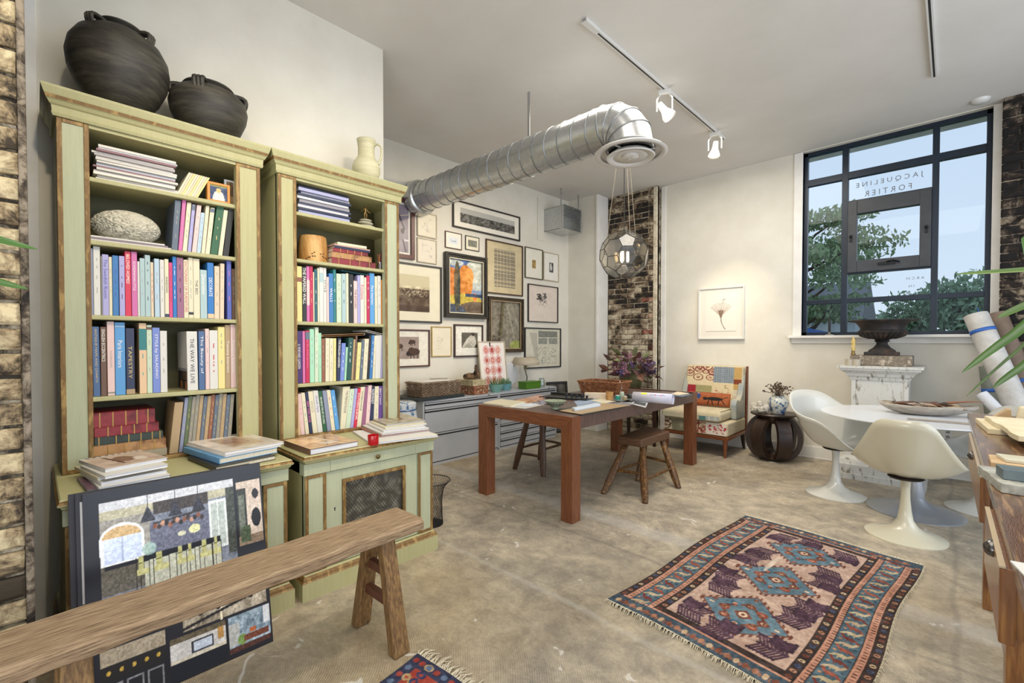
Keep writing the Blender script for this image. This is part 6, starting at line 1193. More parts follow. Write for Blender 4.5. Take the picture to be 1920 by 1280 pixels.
def on_roll(a0, a1, x0, x1, mat, name): 
    m = MB(); n = 6; v = []
    for k in range(n+1):
        a = a0+(a1-a0)*k/n; v += [(x0, -.0445*math.cos(a), .0445*math.sin(a)), (x1, -.0445*math.cos(a), .0445*math.sin(a))]
    m.add(v, [(2*k, 2*k+1, 2*k+3, 2*k+2) for k in range(n)]).build(name, mat, t)
on_roll(.7, 1.2, -L_*.55, -L_*.25, pm('yellow_note', 'e2e24a'), 'note')
for k in range(9): on_roll(.55+.04*(k % 3), .75+.05*(k % 4), -L_*.1+k*L_*.09, -L_*.1+k*L_*.09+L_*.04, txm('i' if k % 3 else 'r'), 'writing')
o1 = [(1108,752), (1120,761), (1160,757), (1142,746)]
cvp = lambda b, s: Canvas(36, 26, b).noise(.3, 5, s)
flat('photo_print', 'glossy blue-grey photo print in front of the flat box', 'photo', [(1076,752), (1084,763), (1150,756), (1112,747)], zt, .0012, W_, cvp('8797ac', 2))
flat('paper_sheet', 'blank cream sheet between the tray and photo prints', 'paper', [(1108,750), (1130,756), (1158,752), (1140,746)], zt+.0014, .001, Cc)
flat('photo_print', 'black-and-white photo print in the middle of the table', 'photo', [(1146,757), (1154,763), (1196,757), (1178,750)], zt+.0014, .0012, W_, cvp('77767a', 3))
flat('photo_print', 'grey architectural print beneath the drawing roll', 'photo', [(1175,750), (1200,757), (1252,748), (1222,741)], zt, .0012, W_, cvp('9a9aa2', 5))
flat('photo_print', 'monochrome house print nearest the long right edge', 'photo', [(1182,757), (1211,764.5), (1216,752), (1192,750)], zt+.0028, .0012, W_, Canvas(36, 30, 'b9b9bb').rect(.1, .35, .9, .8, '3e3e40').noise(.2, 5, 9))
flat('folder', 'grey folder at the far right end of the table', 'folder', [(1254,742), (1278,744.5), (1296,740.5), (1268,735)], zt, .008, cov('slate'))
flat('folder', 'thin cream folder lying on the grey one', 'folder', [(1258,739), (1272,741), (1292,737.5), (1270,734.5)], zt+.0085, .004, cov('beige'))
c = onZ(1128, 737, TZ); tb_ = basket('reddish wicker basket standing on the work table', (c.x-.03, c.y+.10, zt), .10, .46, .32, .12, wk2, .03, 10)
# ------------------------------------------------------------------ side table with flowers
dkw = pm('dark_walnut', '251812', '3a261b', 9, .4, .1, stretch=(1, 1, 1))
ft_ = Vector((-2.83, 5.38, 0)); t = thing('plant_stand', 'dark legged stand holding the flower pot behind the table', 'table', ft_)
MB().box(-.30, .30, -.20, .20, .60, .63).build('table_top', dkw, t, bevel=.003)
for x in (-.27, .27):
    for y in (-.17, .17): MB().hexa([(x-.014, y-.014, 0), (x+.014, y-.014, 0), (x+.014, y+.014, 0), (x-.014, y+.014, 0)], [(x-.024, y-.024, .60), (x+.024, y-.024, .60), (x+.024, y+.024, .60), (x-.024, y+.024, .60)]).build('leg', dkw, t)
d = _ray(1183, 715); k = 5.38/d.y; pc = EYEP+d*k
t = thing('brass_pot', 'tarnished brass pot holding the flower arrangement', 'pot', (pc.x, 5.38, .6305)); MB().lathe([(0, 0), (.09, 0), (.13, .06), (.15, .14), (.155, .20), (.16, .245), (.165, .25), (.155, .25), (.14, .2), (0, .18)], 36).build('body', pm('tarnished_brass', '5f5f45', '7c7a58', 8, .35, metal=.7), t, smooth=True, ang=50)
MB().tube([(.16,-.02,.2), (.19,-.05,.24), (.21,-.06,.30)], .012, 8).build('spout', pm('tarnished_brass', ''), t, smooth=True)
bq = thing('bouquet', 'full bouquet of purple hydrangeas and bronze leaves', 'flowers', (pc.x+.02, 5.38, .86)); rr = random.Random(8)
lm = [pm('bronze_leaf', '74483a', '94705a', 9, .6), pm('plum_leaf', '5c3c40', '7d565a', 9, .6), pm('olive_leaf', '66704a', '8a8e60', 9, .6)]
lfm = [MB().add([(0,0,0), (.035,-.035,.012), (.08,-.040,.01), (.15,0,-.012), (.08,.040,.01), (.035,.035,.012), (.07,0,0)], [(0,1,6), (1,2,6), (2,3,6), (3,4,6), (4,5,6), (5,0,6)]).mesh('leaf', m_) for m_ in lm]
for k in range(78):
    a = rr.uniform(0, 2*PI); el = rr.uniform(-.25, 1.3); R0 = rr.uniform(.16, .36); p = Vector((math.cos(a)*math.cos(el)*R0*1.15, math.sin(a)*math.cos(el)*R0*.7, math.sin(el)*R0*.80))
    o = bpy.data.objects.new('leaf', lfm[rr.choice([0, 0, 1, 1, 2])]); COL.objects.link(o); o.parent = bq; o.location = p; o.rotation_euler = (rr.uniform(-.8, .8), -el*.6+rr.uniform(-.5, .7), a+rr.uniform(-.5, .5)); s = rr.uniform(.55, 1.15); o.scale = (s, s, s)
bl = []
for cc in ('69567c', '9c7488', '52425c', 'a87684'):
    m = MB(); [m.ball((rr.gauss(0, .026), rr.gauss(0, .026), rr.gauss(0, .022)), .0115, 5, 4) for _ in range(34)]; bl.append(m.mesh('blossom', pm('blossom_'+cc, cc, rough=.8)))
for k in range(24):
    a = rr.uniform(0, 2*PI); el = rr.uniform(.0, 1.2); R0 = rr.uniform(.14, .33); o = bpy.data.objects.new('blossom', bl[rr.randrange(4)]); COL.objects.link(o); o.parent = bq; o.location = (math.cos(a)*math.cos(el)*R0*1.15, math.sin(a)*math.cos(el)*R0*.7, math.sin(el)*R0*.75); o.rotation_euler = (a, el, k)
m = MB(); [m.tube([(0, 0, -.1), (rr.uniform(-.2, .2), rr.uniform(-.15, .15), rr.uniform(.1, .25))], .003, 4) for _ in range(30)]; m.build('stems', lm[2], bq, kind='stuff')

# ================================================================== ARMCHAIR
AX1 = -1.70; AX0 = onY(1243, 782, 5.20).x; AW = AX1-AX0; ac = thing('armchair', 'high-backed armchair in floral patchwork upholstery by the far wall', 'armchair', ((AX0+AX1)/2, 5.20, 0)); h = AW/2
wal = pm('walnut_frame', '5a3018', '7a4524', 10, .35, .05, stretch=(1, 8, 8)); up = pm('cream_patch_cloth', 'c9bd9f', 'bdb08f', 30, .9, .2)
for x in (-h+.03, h-.05): MB().tube([(x+.01, .03, .215), (x+.01, .025, .10), (x+.01, .02, 0)], [.028, .022, .013], 10).build('leg', wal, ac, smooth=True)
for x in (-h+.03, h-.05): MB().tube([(x+.01, .60, .215), (x+.012, .63, .1), (x+.015, .66, 0)], [.026, .02, .014], 10).build('leg', dkw, ac, smooth=True)
MB().box(-h, h, 0, .64, .195, .232).build('seat_rail', wal, ac, bevel=.005)
MB().box(-h+.01, h-.01, .008, .62, .233, .385).build('seat_base', up, ac, bevel=.02, seg=3)
MB().box(-h-.01, h-.07, -.035, .50, .388, .505).build('seat_cushion', up, ac, bevel=.045, seg=4)
bk = MB().hexa([(-h+.02, .50, .39), (h-.02, .50, .39), (h-.02, .64, .24), (-h+.02, .64, .24)], [(-h+.05, .585, .985), (h-.03, .585, .985), (h-.03, .685, .985), (-h+.05, .685, .985)]).build('backrest', up, ac, bevel=.018, seg=3)
MB().tube([(h-.018, .655, .23), (h-.018, .70, .985)], .014, 8).build('back_edge_rail', wal, ac, smooth=True)
for s_ in (-1, 1):
    x0, x1 = (h-.075, h-.012) if s_ > 0 else (-h+.012, -h+.075)
    arm = MB(); pr = [(.30, .39), (.28, .56), (.31, .612), (.36, .622), (.42, .60), (.50, .66), (.60, .90), (.60, .39)]
    arm.prism(pr, x0, x1, Matrix(((0,0,1,0),(1,0,0,0),(0,1,0,0),(0,0,0,1)))).build('arm_wing', pm('blue_patch_cloth', '8f9a9c', 'b5ae98', 6, .9, .2), ac, bevel=.014, seg=3)
cv = Canvas(110, 120, 'd6c7a4').noise(.04, 8)
def vine(cv, x0, y0, x1, y1, bg_, n, seed, cols=('7d2a2c', 'a84a44', '6b6a4a')):
    cv.rect(x0, y0, x1, y1, bg_); r = np.random.default_rng(seed); m0 = (cv.X > x0)&(cv.X < x1)&(cv.Y > y0)&(cv.Y < y1)
    A_ = cv.w/cv.h
    for k in range(n):
        x, y = r.uniform(x0, x1), r.uniform(y0, y1); R_ = r.uniform(.05, .10); dd = np.sqrt((cv.X-x)**2+((cv.Y-y)/A_)**2)
        cv.mask(m0 & (np.abs(dd-R_) < .009), cols[0]); cv.mask(m0 & (dd < R_*.55) & (np.sin(dd*260) > 0), cols[1], .8); cv.mask(m0 & (dd < R_*.22), cols[2])
    return cv
vine(cv, .0, 0, .50, .48, 'd9c8a2', 11, 3); cv.rect(.50, 0, .86, .40, '8b969c')
for k in range(9): cv.rect(.50, .045*k, .86, .045*k+.008, '5f6c7a').rect(.50+.04*k, 0, .50+.04*k+.007, .40, '6a7684')
cv.rect(.0, .48, .18, 1, '9c2430').rect(.18, .48, .48, 1, '9a9464'); 
for k in range(12): cv.rect(.18, .5+.04*k, .48, .512+.04*k, 'b3ac80')
cv.rect(.48, .40, .86, 1, 'd6c6a0').blobs(.5, .42, .84, .95, 40, ['a85a4c', 'b98a70', '8a8a60'], .022, 5, .7).rect(.86, 0, 1, .55, 'b8965c').rect(.86, .3, 1, .42, '7a3a20').rect(.86, .55, 1, 1, 'c9bfa8').noise(.04, 4, 2)
me = paint_mesh(cv, lambda u, v: (-h+.06+(AW-.10)*u, .502+.082*(v*.84+.16)-.004-.008*v*0, .49+.485*v), 'patchwork'); me.materials.append(print_mat('woven_print', .9, .3)); o = bpy.data.objects.new('patchwork', me); COL.objects.link(o); o.parent = ac
# keep the patchwork 2 mm proud of the raked back
for v in me.vertices: v.co.y = .50+.085*(v.co.z-.39)/.595-.003
cv = Canvas(120, 30, 'd8ccb0'); vine(cv, .0, 0, .16, 1, 'cfc0a0', 3, 2, ('3c2a24', '8a4a40', '6a5a40')); cv.rect(.16, 0, .42, 1, 'b0a88c')
for k in range(14): cv.ell(.29, .5, .012*k+.008, .09*k+.05, '7d7a60', .9, ring=.2)
vine(cv, .42, 0, .68, 1, 'd3c4a2', 6, 5); cv.rect(.68, 0, 1, 1, 'd8cec0').blobs(.7, .1, .98, .9, 26, ['a8242c', '8e2030', 'b04048'], .022, 4, .9)
me = paint_mesh(cv, lambda u, v: (-h+.02+(AW-.04)*u, u*0+.0055, .245+.13*v), 'patchwork'); me.materials.append(print_mat('woven_print', .9, .3)); o = bpy.data.objects.new('patchwork', me); COL.objects.link(o); o.parent = ac
cv = Canvas(90, 60, 'c4b99c').noise(.05, 7).rect(0, 0, .35, 1, 'b9b49a').rect(.26, 0, .5, .6, 'd0b8a4').blobs(.28, 0, .5, .55, 14, ['c46a62', 'd08a80'], .03, 3, .7).rect(.78, .55, 1, 1, 'b9bcb4').rect(.66, .6, .78, 1, '4f7a78').blobs(.66, .62, .8, .95, 8, ['2e4a52', 'b06a62'], .02, 5)
for k in range(10): cv.rect(.8+.02*k, .55, .806+.02*k, 1, '8e9690')
def cush(u, v):                                   # wraps the front edge and the top of the seat cushion
    w = 1-v; x = -h-.003+(AW-.065)*u; x = x+(.02-.04*u); y = np.where(w > .5, -.0372, -.0372+.53*(.5-w)/.5+.045); z = np.where(w > .5, .505-.045-(w-.5)/.5*.055, .5065); return (x, y, z)
me = paint_mesh(cv, cush, 'patchwork'); me.materials.append(print_mat('woven_print', .9, .3)); o = bpy.data.objects.new('patchwork', me); COL.objects.link(o); o.parent = ac
t = thing('lumbar_pillow', 'orange patterned lumbar pillow with a dark horse on the armchair', 'pillow', ((AX0+AX1)/2+.02, 5.20+.36, .5085), 0)
pil = MB(); n = 14; vs = []
for j in range(9):
    for i in range(n+1):
        u, v = i/n, j/8; w = (1-(2*u-1)**4)**.5*(1-(2*v-1)**4)**.5; vs.append(((u-.5)*.50, -.055*w, .01+v*.155))
for j in range(9):
    for i in range(n+1): x, y, z = vs[j*(n+1)+i]; vs.append((x, -y*.7, z))
k_ = 9*(n+1); fs = [(j*(n+1)+i, j*(n+1)+i+1, (j+1)*(n+1)+i+1, (j+1)*(n+1)+i) for j in range(8) for i in range(n)]; fs += [tuple(k_+a for a in reversed(f)) for f in fs]
pil.add([(Matrix.Rotation(-.22, 3, 'X') @ Vector(v)) for v in vs], fs).build('cushion', pm('orange_cloth', '94522c', 'a5603a', 20, .9, .2), t, smooth=True)
cv = Canvas(90, 44, '9c5630').noise(.06, 6).rect(0, 0, .18, 1, '9c2e2c').ell(.24, .35, .12, .3, '2f4474').blobs(.14, .1, .34, .6, 9, ['c8c2b0', '8a2a30'], .03, 3).ell(.68, .5, .18, .14, '1e1614').ell(.47, .52, .06, .12, '1e1614').line(.56, .6, .52, .92, .012, '1e1614').line(.62, .6, .64, .92, .012, '1e1614').line(.78, .6, .76, .9, .012, '1e1614').line(.83, .58, .9, .85, .012, '1e1614').line(.84, .45, .95, .3, .01, '1e1614').rect(.0, 0, 1, .12, '8e3a28', .6)
R22 = Matrix.Rotation(-.22, 3, 'X')
me = paint_mesh(cv, lambda u, v: ((u-.5)*.50, -.057*(1-(2*u-1)**4)**.5*(1-(2*v-1)**4)**.5-.002, .01+v*.155), 'pillow_print'); me.transform(R22.to_4x4()); me.materials.append(print_mat('woven_print', .9, .3)); o = bpy.data.objects.new('pillow_print', me); COL.objects.link(o); o.parent = t
# white framed flower print
p0 = onY(1310, 636, YF-.01); p1 = onY(1397, 535, YF-.01); W = p1.x-p0.x; Hh = p1.z-p0.z
t = thing('picture_frame', 'white framed print of one pressed lily on the far wall', 'picture', ((p0.x+p1.x)/2, YF-.001, p0.z)); fw = .016; o = MB()
for a in ((-W/2, -W/2+fw, 0, Hh), (W/2-fw, W/2, 0, Hh), (-W/2+fw, W/2-fw, 0, fw), (-W/2+fw, W/2-fw, Hh-fw, Hh)): o.box(a[0], a[1], -.035, 0, a[2], a[3])
o.build('frame', wht, t, bevel=.002); cv = Canvas(110, 120, 'e6e1d6'); cv.rect(.15, .10, .85, .86, 'e9e5da')
for k in range(16): a = -2.7+k*.15; cv.line(.50, .56, .50+.26*math.cos(a), .44+.17*math.sin(a)*.9, .006, ['a08678', '8a6f62', 'b49c8c'][k % 3], .55)
cv.poly([(.43, .44), (.57, .44), (.52, .60), (.49, .60)], '7d6456', .8); P_ = [(.505, .6), (.51, .66), (.53, .72), (.57, .78), (.60, .82)]
for a, b in zip(P_, P_[1:]): cv.line(a[0], a[1], b[0], b[1], .007, '5e4a3e')
cv.line(.50, .42, .56, .24, .004, '8a7466', .8).line(.54, .24, .60, .22, .008, '8a7466', .8).rect(.15, .86, .85, .865, '8f8a80')
sheet(cv, 'artwork', W-2*fw, Hh-2*fw, t, T(0, -.020, fw), print_mat('picture_print', .35))
# ------------------------------------------------------------------ drum side table
cx_ = onY(1448, 860, 5.50).x; t = thing('drum_table', 'dark round wooden stool table with curved openwork legs', 'table', (cx_, 5.56, 0)); dwd = pm('dark_carved_wood', '1f1510', '3c2a20', 9, .38, .3, stretch=(1, 1, .4), c3='2c1e17')
MB().lathe([(0, .478), (.20, .478), (.225, .486), (.232, .497), (.225, .507), (0, .510)], 48).build('table_top', dwd, t, smooth=True, ang=40); MB().lathe([(0, 0), (.12, 0), (.16, .02), (.165, .05), (.12, .07), (0, .07)], 32).build('base_ring', dwd, t, smooth=True, ang=40)
MB().lathe([(0, .40), (.12, .40), (.165, .45), (.17, .478), (0, .478)], 32).build('neck', dwd, t, smooth=True, ang=40)
for k in range(6):
    a = k*PI/3+.12; n = 12; v = []
    for j in range(n+1):
        th = -1.30+2.6*j/n; r = .105+.155*math.cos(th)+.02; z = .245+.215*math.sin(th)*1.04; wd = .066; tk = .036
        nx, nz = math.cos(th), math.sin(th)
        for s_, o_ in ((-1, -tk), (1, -tk), (1, tk*.4), (-1, tk*.4)): v.append((r+nx*o_-.02, s_*wd, z+nz*o_))
    fs = [(j*4+i, j*4+(i+1) % 4, (j+1)*4+(i+1) % 4, (j+1)*4+i) for j in range(n) for i in range(4)]+[(0,1,2,3), (n*4+3, n*4+2, n*4+1, n*4)]
    MB().add(v, fs, Matrix.Rotation(a, 4, 'Z')).build('curved_leg', dwd, t, smooth=True, ang=50)
d = _ray(1459, 760); k = 5.52/d.y; pv = EYEP+d*k
t = thing('ginger_jar', 'small blue and white vase on the dark drum table', 'vase', (pv.x, 5.52, .5105)); cer2 = pm('blue_white_porcelain', 'c3c6bc', '3a5684', 24, .2, lo=.50, hi=.60)
MB().lathe([(0, 0), (.060, 0), (.064, .01), (.090, .07), (.100, .11), (.094, .145), (.070, .17), (.058, .178), (.062, .190), (.052, .190), (.050, .17), (0, .16)], 36).build('body', cer2, t, smooth=True, ang=60)
t = thing('dried_flowers', 'spray of brown dried flower heads in the blue vase', 'flowers', (pv.x, 5.52, .69)); sd = pm('dried_brown', '4a3a2c', '6b5744', 20, .9); m = MB()
for k in range(46):
    a = rr.uniform(0, 2*PI); e = rr.uniform(.35, 1.4); R_ = rr.uniform(.10, .17); p = Vector((math.cos(a)*math.cos(e)*R_, math.sin(a)*math.cos(e)*R_, math.sin(e)*R_*.95)); m.tube([(0, 0, -.05), p*.5+Vector((0, 0, .01)), p], .0018, 4)
    for j in range(3): m.ball(p+Vector((rr.gauss(0, .008), rr.gauss(0, .008), rr.gauss(0, .006))), .0075, 5, 4)
m.build('sprays', sd, t, kind='stuff')
t = thing('crystal_cluster', 'lumpy white mineral cluster beside the blue vase', 'mineral', (pv.x-.165, 5.46, .516)); cm_ = pm('white_mineral', 'a8a294', 'd0ccc2', 22, .6, .4)
for k in range(13):
    s = rr.uniform(.032, .055); b = bmesh.new(); bmesh.ops.create_icosphere(b, subdivisions=1, radius=s); [setattr(v, 'co', v.co*rr.uniform(.7, 1.25)) for v in b.verts]; me = bpy.data.meshes.new('crystal'); b.to_mesh(me); b.free(); me.materials.append(cm_); o = bpy.data.objects.new('crystal', me); COL.objects.link(o); o.parent = t
    o.location = (rr.uniform(-.095, .075), rr.uniform(-.05, .05), s*1.0+rr.uniform(0, .05)*(1 if k % 2 else 0)); o.rotation_euler = (k, k*2, 0)

# ================================================================== TULIP FURNITURE
def tulip_mat(n, c, r=.18, metal=0): return pm(n, c, rough=r, metal=metal, coat=0 if metal else .4)
ivory = tulip_mat('ivory_fibreglass', 'cfcab4'); greyw = tulip_mat('white_fibreglass', 'cbcbc4'); alum = pm('brushed_aluminium', 'a4a8ae', rough=.3, metal=.55)
def tulip_base(t, mat, r, h, stem): MB().lathe([(0, 0), (r, 0), (r, .006), (r*.93, .013), (r*.75, .024), (r*.5, .042), (r*.32, .068), (r*.2, .11), (max(stem*1.35, r*.13), .17), (stem*1.05, .24), (stem, .30), (stem*1.1, h-.03), (stem*1.5, h), (0, h)], 56).build('pedestal', mat, t, smooth=True, ang=40)
def shell(t, mat, rim, zc, fx=0.0, name='shell', rp=1.0):
    NT, NR = 64, 14; vs = [(fx, 0, zc)]
    ks = [a for a, *_ in rim]
    for j in range(1, NR+1):
        s = j/NR
        for i in range(NT):
            th = 2*PI*i/NT; a = abs(((math.degrees(th)+180) % 360)-180); R_ = np.interp(a, ks, [q[1] for q in rim]); Z_ = np.interp(a, ks, [q[2] for q in rim])
            # smooth the interpolation a little
            R_ = sum(np.interp(min(180, abs(a+d)) if a+d <= 180 else 360-(a+d), ks, [q[1] for q in rim]) for d in (-10, -5, 0, 5, 10))/5; Z_ = sum(np.interp(min(180, abs(a+d)) if a+d <= 180 else 360-(a+d), ks, [q[2] for q in rim]) for d in (-10, -5, 0, 5, 10))/5
            q = s*PI/2; rr_ = R_*s**.80; z = zc+(Z_-zc)*s**2.3
            k = .02*max(0, s-.9)*10; vs.append((fx+rr_*math.cos(th)+k*math.cos(th)*.25, rr_*math.sin(th)+k*math.sin(th)*.25, z-(.006*max(0, s-.92)/.08)))
    fs = [(0, 1+(i+1) % NT, 1+i) for i in range(NT)]+[(1+j*NT+i, 1+j*NT+(i+1) % NT, 1+(j+1)*NT+(i+1) % NT, 1+(j+1)*NT+i) for j in range(NR-1) for i in range(NT)]
    return MB().add(vs, fs).build(name, mat, t, smooth=True, ang=80, solid=.009)
armrim = [(0, .27, .425), (35, .30, .44), (55, .335, .56), (70, .34, .655), (95, .335, .675), (120, .33, .72), (140, .33, .82), (160, .32, .85), (180, .31, .855)]
siderim = [(0, .25, .43), (40, .26, .44), (70, .275, .475), (90, .290, .50), (100, .285, .505), (112, .255, .58), (128, .235, .68), (142, .235, .765), (152, .25, .793), (180, .25, .797)]
def tulip_chair(label, x, y, rot, rim, mat, zc=.395, fx=.0):
    t = thing('tulip_chair', label, 'chair', (x, y, 0), rot, 'moulded pedestal chairs'); tulip_base(t, mat, .212, .385, .024); MB().lathe([(0, .380), (.085, .380), (.095, .388), (.06, .396), (0, .396)], 28).build('swivel_plate', pm('dark_swivel', '241a16', rough=.5), t, smooth=True, ang=40)
    shell(t, mat, rim, zc, fx); return t
tulip_chair('white moulded armchair on a pedestal, left of the round table', -.655, 4.62, math.radians(-28), armrim, greyw)
tulip_chair('ivory pedestal chair seen from behind in front of the round table', -.178, 3.935, math.radians(88), siderim, ivory)
t3 = tulip_chair('white pedestal chair half hidden behind the workbench end', .215, 4.93, math.radians(215), siderim, greyw)
t = thing('tulip_table', 'round white pedestal table with a brushed aluminium base', 'table', (-.156, 4.56, 0))
tulip_base(t, alum, .287, .70, .045); MB().lathe([(0, .695), (.50, .695), (.575, .708), (.592, .716), (.590, .722), (0, .722)], 96).build('table_top', pm('white_laminate', 'd2d6dc', rough=.22), t, smooth=True, ang=40)
# dough bowl with dry pods
b0_, b1_ = onY(1645, 762, 4.66).x, onY(1836, 770, 4.66).x; BWX = b0_+(b1_-b0_)*.44; BWL = (b1_-b0_)*.46
bt_ = thing('dough_bowl', 'long carved pale wooden trough bowl on the round table', 'bowl', (BWX, 4.66, .7225), math.radians(6)); pw = pm('grey_pale_wood', '8f877b', 'b3aba0', 6, .7, .3, stretch=(1, 8, 8)); NT, NR = 48, 8; vs = [(0, 0, .004)]
for j in range(1, NR+1):
    s = j/NR
    for i in range(NT):
        a = 2*PI*i/NT; ex = BWL*.92+(BWL*.30*max(0, math.cos(a))**6); vs.append((ex*math.cos(a)*s**.6, .135*math.sin(a)*s**.6, .004+.066*s**2.2+(.010*math.cos(a)**2*s)))
fs = [(0, 1+(i+1) % NT, 1+i) for i in range(NT)]+[(1+j*NT+i, 1+j*NT+(i+1) % NT, 1+(j+1)*NT+(i+1) % NT, 1+(j+1)*NT+i) for j in range(NR-1) for i in range(NT)]
MB().add(vs, fs).build('trough', pw, bt_, smooth=True, solid=.014)
for k in range(36):
    x, y = rr.uniform(-BWL*.7, BWL*.75), rr.uniform(-.07, .07); L_ = rr.uniform(.06, .15); a = rr.uniform(-.6, .6)+(PI if k % 2 else 0); z = .056+rr.uniform(0, .035)
    o = MB().tube([(-L_/2, 0, 0), (0, L_*.12, .008), (L_/2, 0, 0)], [.003, rr.uniform(.008, .013), .002], 6, flat=.45).build('seed_pod', cov(['black', 'brown', 'rust', 'tan'][k % 4]), loc=(bt_.location.x+x*.99-y*.14, bt_.location.y+y+x*.14, .7225+z), rot=(rr.uniform(-.5, .5), rr.uniform(-.2, .2), a), smooth=True)
    tag(o, ['curled black seed pod lying in the trough bowl', 'brown seed pod lying in the trough bowl', 'rust coloured seed pod lying in the trough bowl', 'tan dry seed pod lying in the trough bowl'][k % 4], 'seed pod', ['black', 'brown', 'rust', 'tan'][k % 4]+' dry pods in the trough bowl')
o = MB().tube([(0,0,0), (.10,.01,.03), (.20,.0,.045), (.29,.0,.052)], [.02,.024,.014,.003], 8, flat=.4).build('bark_curl', cov('rust'), loc=(BWX+BWL*.25, 4.68, .790), rot=.2, smooth=True); tag(o, 'long curled brown bark strip at the right of the trough bowl', 'bark')
o = MB().box(-.19, .19, -.035, .035, 0, .006).build('wood_offcut', pm('grey_offcut', '857c70', '9d958a', 8, .8), loc=(.0, 4.31, .7225), rot=math.radians(2), bevel=.002); tag(o, 'thin grey wooden strip on the round table edge', 'wood')

# ================================================================== PEDESTAL, URN, WINDOW THINGS
chip = pm('chipped_white_paint', '857c6e', 'cdccc6', 11, .7, .35, stretch=(3, 3, .8), c3='b9b7ae', lo=.36, hi=.46, detail=8)
PXc = -.437; PYf = 5.30; pt = thing('pedestal', 'square chipped white wooden pedestal column below the window', 'pedestal', (PXc, PYf+.26, 0)); pt.scale = (1, 1, 1.022)
def sq(m, prof): 
    for (z0, a0), (z1, a1) in zip(prof, prof[1:]): m.hexa([(-a0, -a0, z0), (a0, -a0, z0), (a0, a0, z0), (-a0, a0, z0)], [(-a1, -a1, z1), (a1, -a1, z1), (a1, a1, z1), (-a1, a1, z1)])
    return m
sq(MB(), [(0, .335), (.05, .335), (.052, .325), (.13, .322), (.135, .30), (.17, .285), (.20, .25), (.26, .235)]).build('base_moulding', chip, pt)
MB().box(-.205, .205, -.205, .205, .26, .93).build('shaft', chip, pt, bevel=.003)
for s_ in (-1, 1): MB().box(s_*.205-(.03 if s_ > 0 else 0), s_*.205+(0 if s_ > 0 else .03), -.213, -.205, .26, .90).build('corner_strip', chip, pt)
MB().box(-.175, .175, -.212, -.205, .62, .655).build('cross_strip', chip, pt)
sq(MB(), [(.90, .215), (.93, .222), (.935, .235), (.96, .245), (.985, .275), (.99, .287), (1.008, .290), (1.010, .305), (1.030, .308)]).build('cap_moulding', chip, pt)
o = MB().box(-.225, .225, -.17, .17, 0, .095).build('stone_block', pm('rough_stone_block', '8d8172', 'b7aa98', 22, .95, .6, c3='6f6558'), loc=(PXc-.0, PYf+.26, 1.0535), bevel=.008, seg=3); tag(o, 'rough beige stone block between the pedestal and the urn', 'block')
ub = thing('urn', 'wide rusted iron garden urn on the stone block', 'urn', (PXc, PYf+.26, 1.149)); ub.scale = (1.0, 1.0, 1.07); rust = pm('rusted_iron', '1d1a18', '4a372a', 10, .7, .5, c3='2c2725')
MB().box(-.125, .125, -.125, .125, 0, .030).build('foot_plate', rust, ub, bevel=.004); MB().lathe([(0, .03), (.105, .03), (.10, .045), (.065, .07), (.045, .095), (.042, .115), (.060, .125), (.05, .135), (.06, .140), (0, .14)], 36).build('stem', rust, ub, smooth=True, ang=40)
MB().lathe([(.04, .138), (.10, .150), (.165, .180), (.190, .205), (.186, .215), (.170, .225), (.168, .245), (.185, .270), (.205, .292), (.262, .302), (.268, .310), (.255, .312), (.20, .30), (.16, .25), (0, .20)], 56, cap=False).build('bowl', rust, ub, smooth=True, ang=40)
for k in range(28): a = 2*PI*k/28; MB().tube([(.10*math.cos(a), .10*math.sin(a), .150), (.163*math.cos(a), .163*math.sin(a), .178), (.192*math.cos(a), .192*math.sin(a), .206)], [.006, .013, .008], 6).build('gadroon', rust, ub, smooth=True)
for (px, lb) in [(1592, 'short cloudy glass votive at the left end of the pedestal cap'), (1605, 'cloudy glass votive next to the candlestick')]:
    c = onY(px, 684, PYf+.02); t = thing('votive_glass', lb, 'candle holder', (c.x, PYf+.03, 1.0533), 0, 'votive glasses'); MB().lathe([(0, 0), (.034, 0), (.036, .06), (.033, .06), (.031, .008), (0, .008)], 20).build('glass', pm('frosted_glass', 'a89f8e', rough=.3), t, smooth=True, ang=40)
c = onY(1600, 665, PYf+.1); t = thing('candlestick', 'small brass candlestick with a dripping yellow candle', 'candlestick', (c.x-.005, PYf+.13, 1.0533)); MB().lathe([(0, 0), (.034, 0), (.03, .01), (.012, .02), (.010, .09), (.02, .10), (.014, .12), (.012, .14), (0, .14)], 18).build('stick', bz, t, smooth=True, ang=50)
m = MB().tube([(0,0,.14), (.002,0,.22), (0,0,.27)], [.014,.017,.010], 10); [m.ball((.013*math.cos(k*2), .013*math.sin(k*2), .15+.014*k), .010, 6, 5, sc=(.7, .7, 1.5)) for k in range(8)]; m.build('wax_drips', pm('yellow_wax', 'b89a4a', 'd0b878', 20, .5), t, smooth=True, kind='stuff')
c = onY(1555, 628, YF-.03); t = thing('candlestick', 'black taper in a small holder on the window sill', 'candlestick', (c.x, YF-.03, SILL+.0005)); MB().lathe([(0, 0), (.045, 0), (.035, .008), (.012, .014), (.012, .03), (.016, .035), (0, .035)], 20).build('holder', pm('pale_holder', '9a968c', rough=.4, metal=.4), t, smooth=True, ang=50); MB().tube([(0,0,.03), (.001,0,.10), (.001,0,.18)], [.012,.012,.010], 10).build('candle', cov('black'), t, smooth=True)
o = MB().box(-.036, .036, -.006, 0, -.058, .058).build('outlet_plate', wht, loc=(onY(1777, 814, YF).x, YF-.0005, onY(1777, 814, YF).z), bevel=.002); 
for z in (-.022, .022): MB().box(-.014, .014, -.0075, -.006, z-.012, z+.012).build('socket', pm('outlet_socket', '8a8a88'), o)
tag(o, 'white double electrical outlet on the far wall under the table', 'outlet')
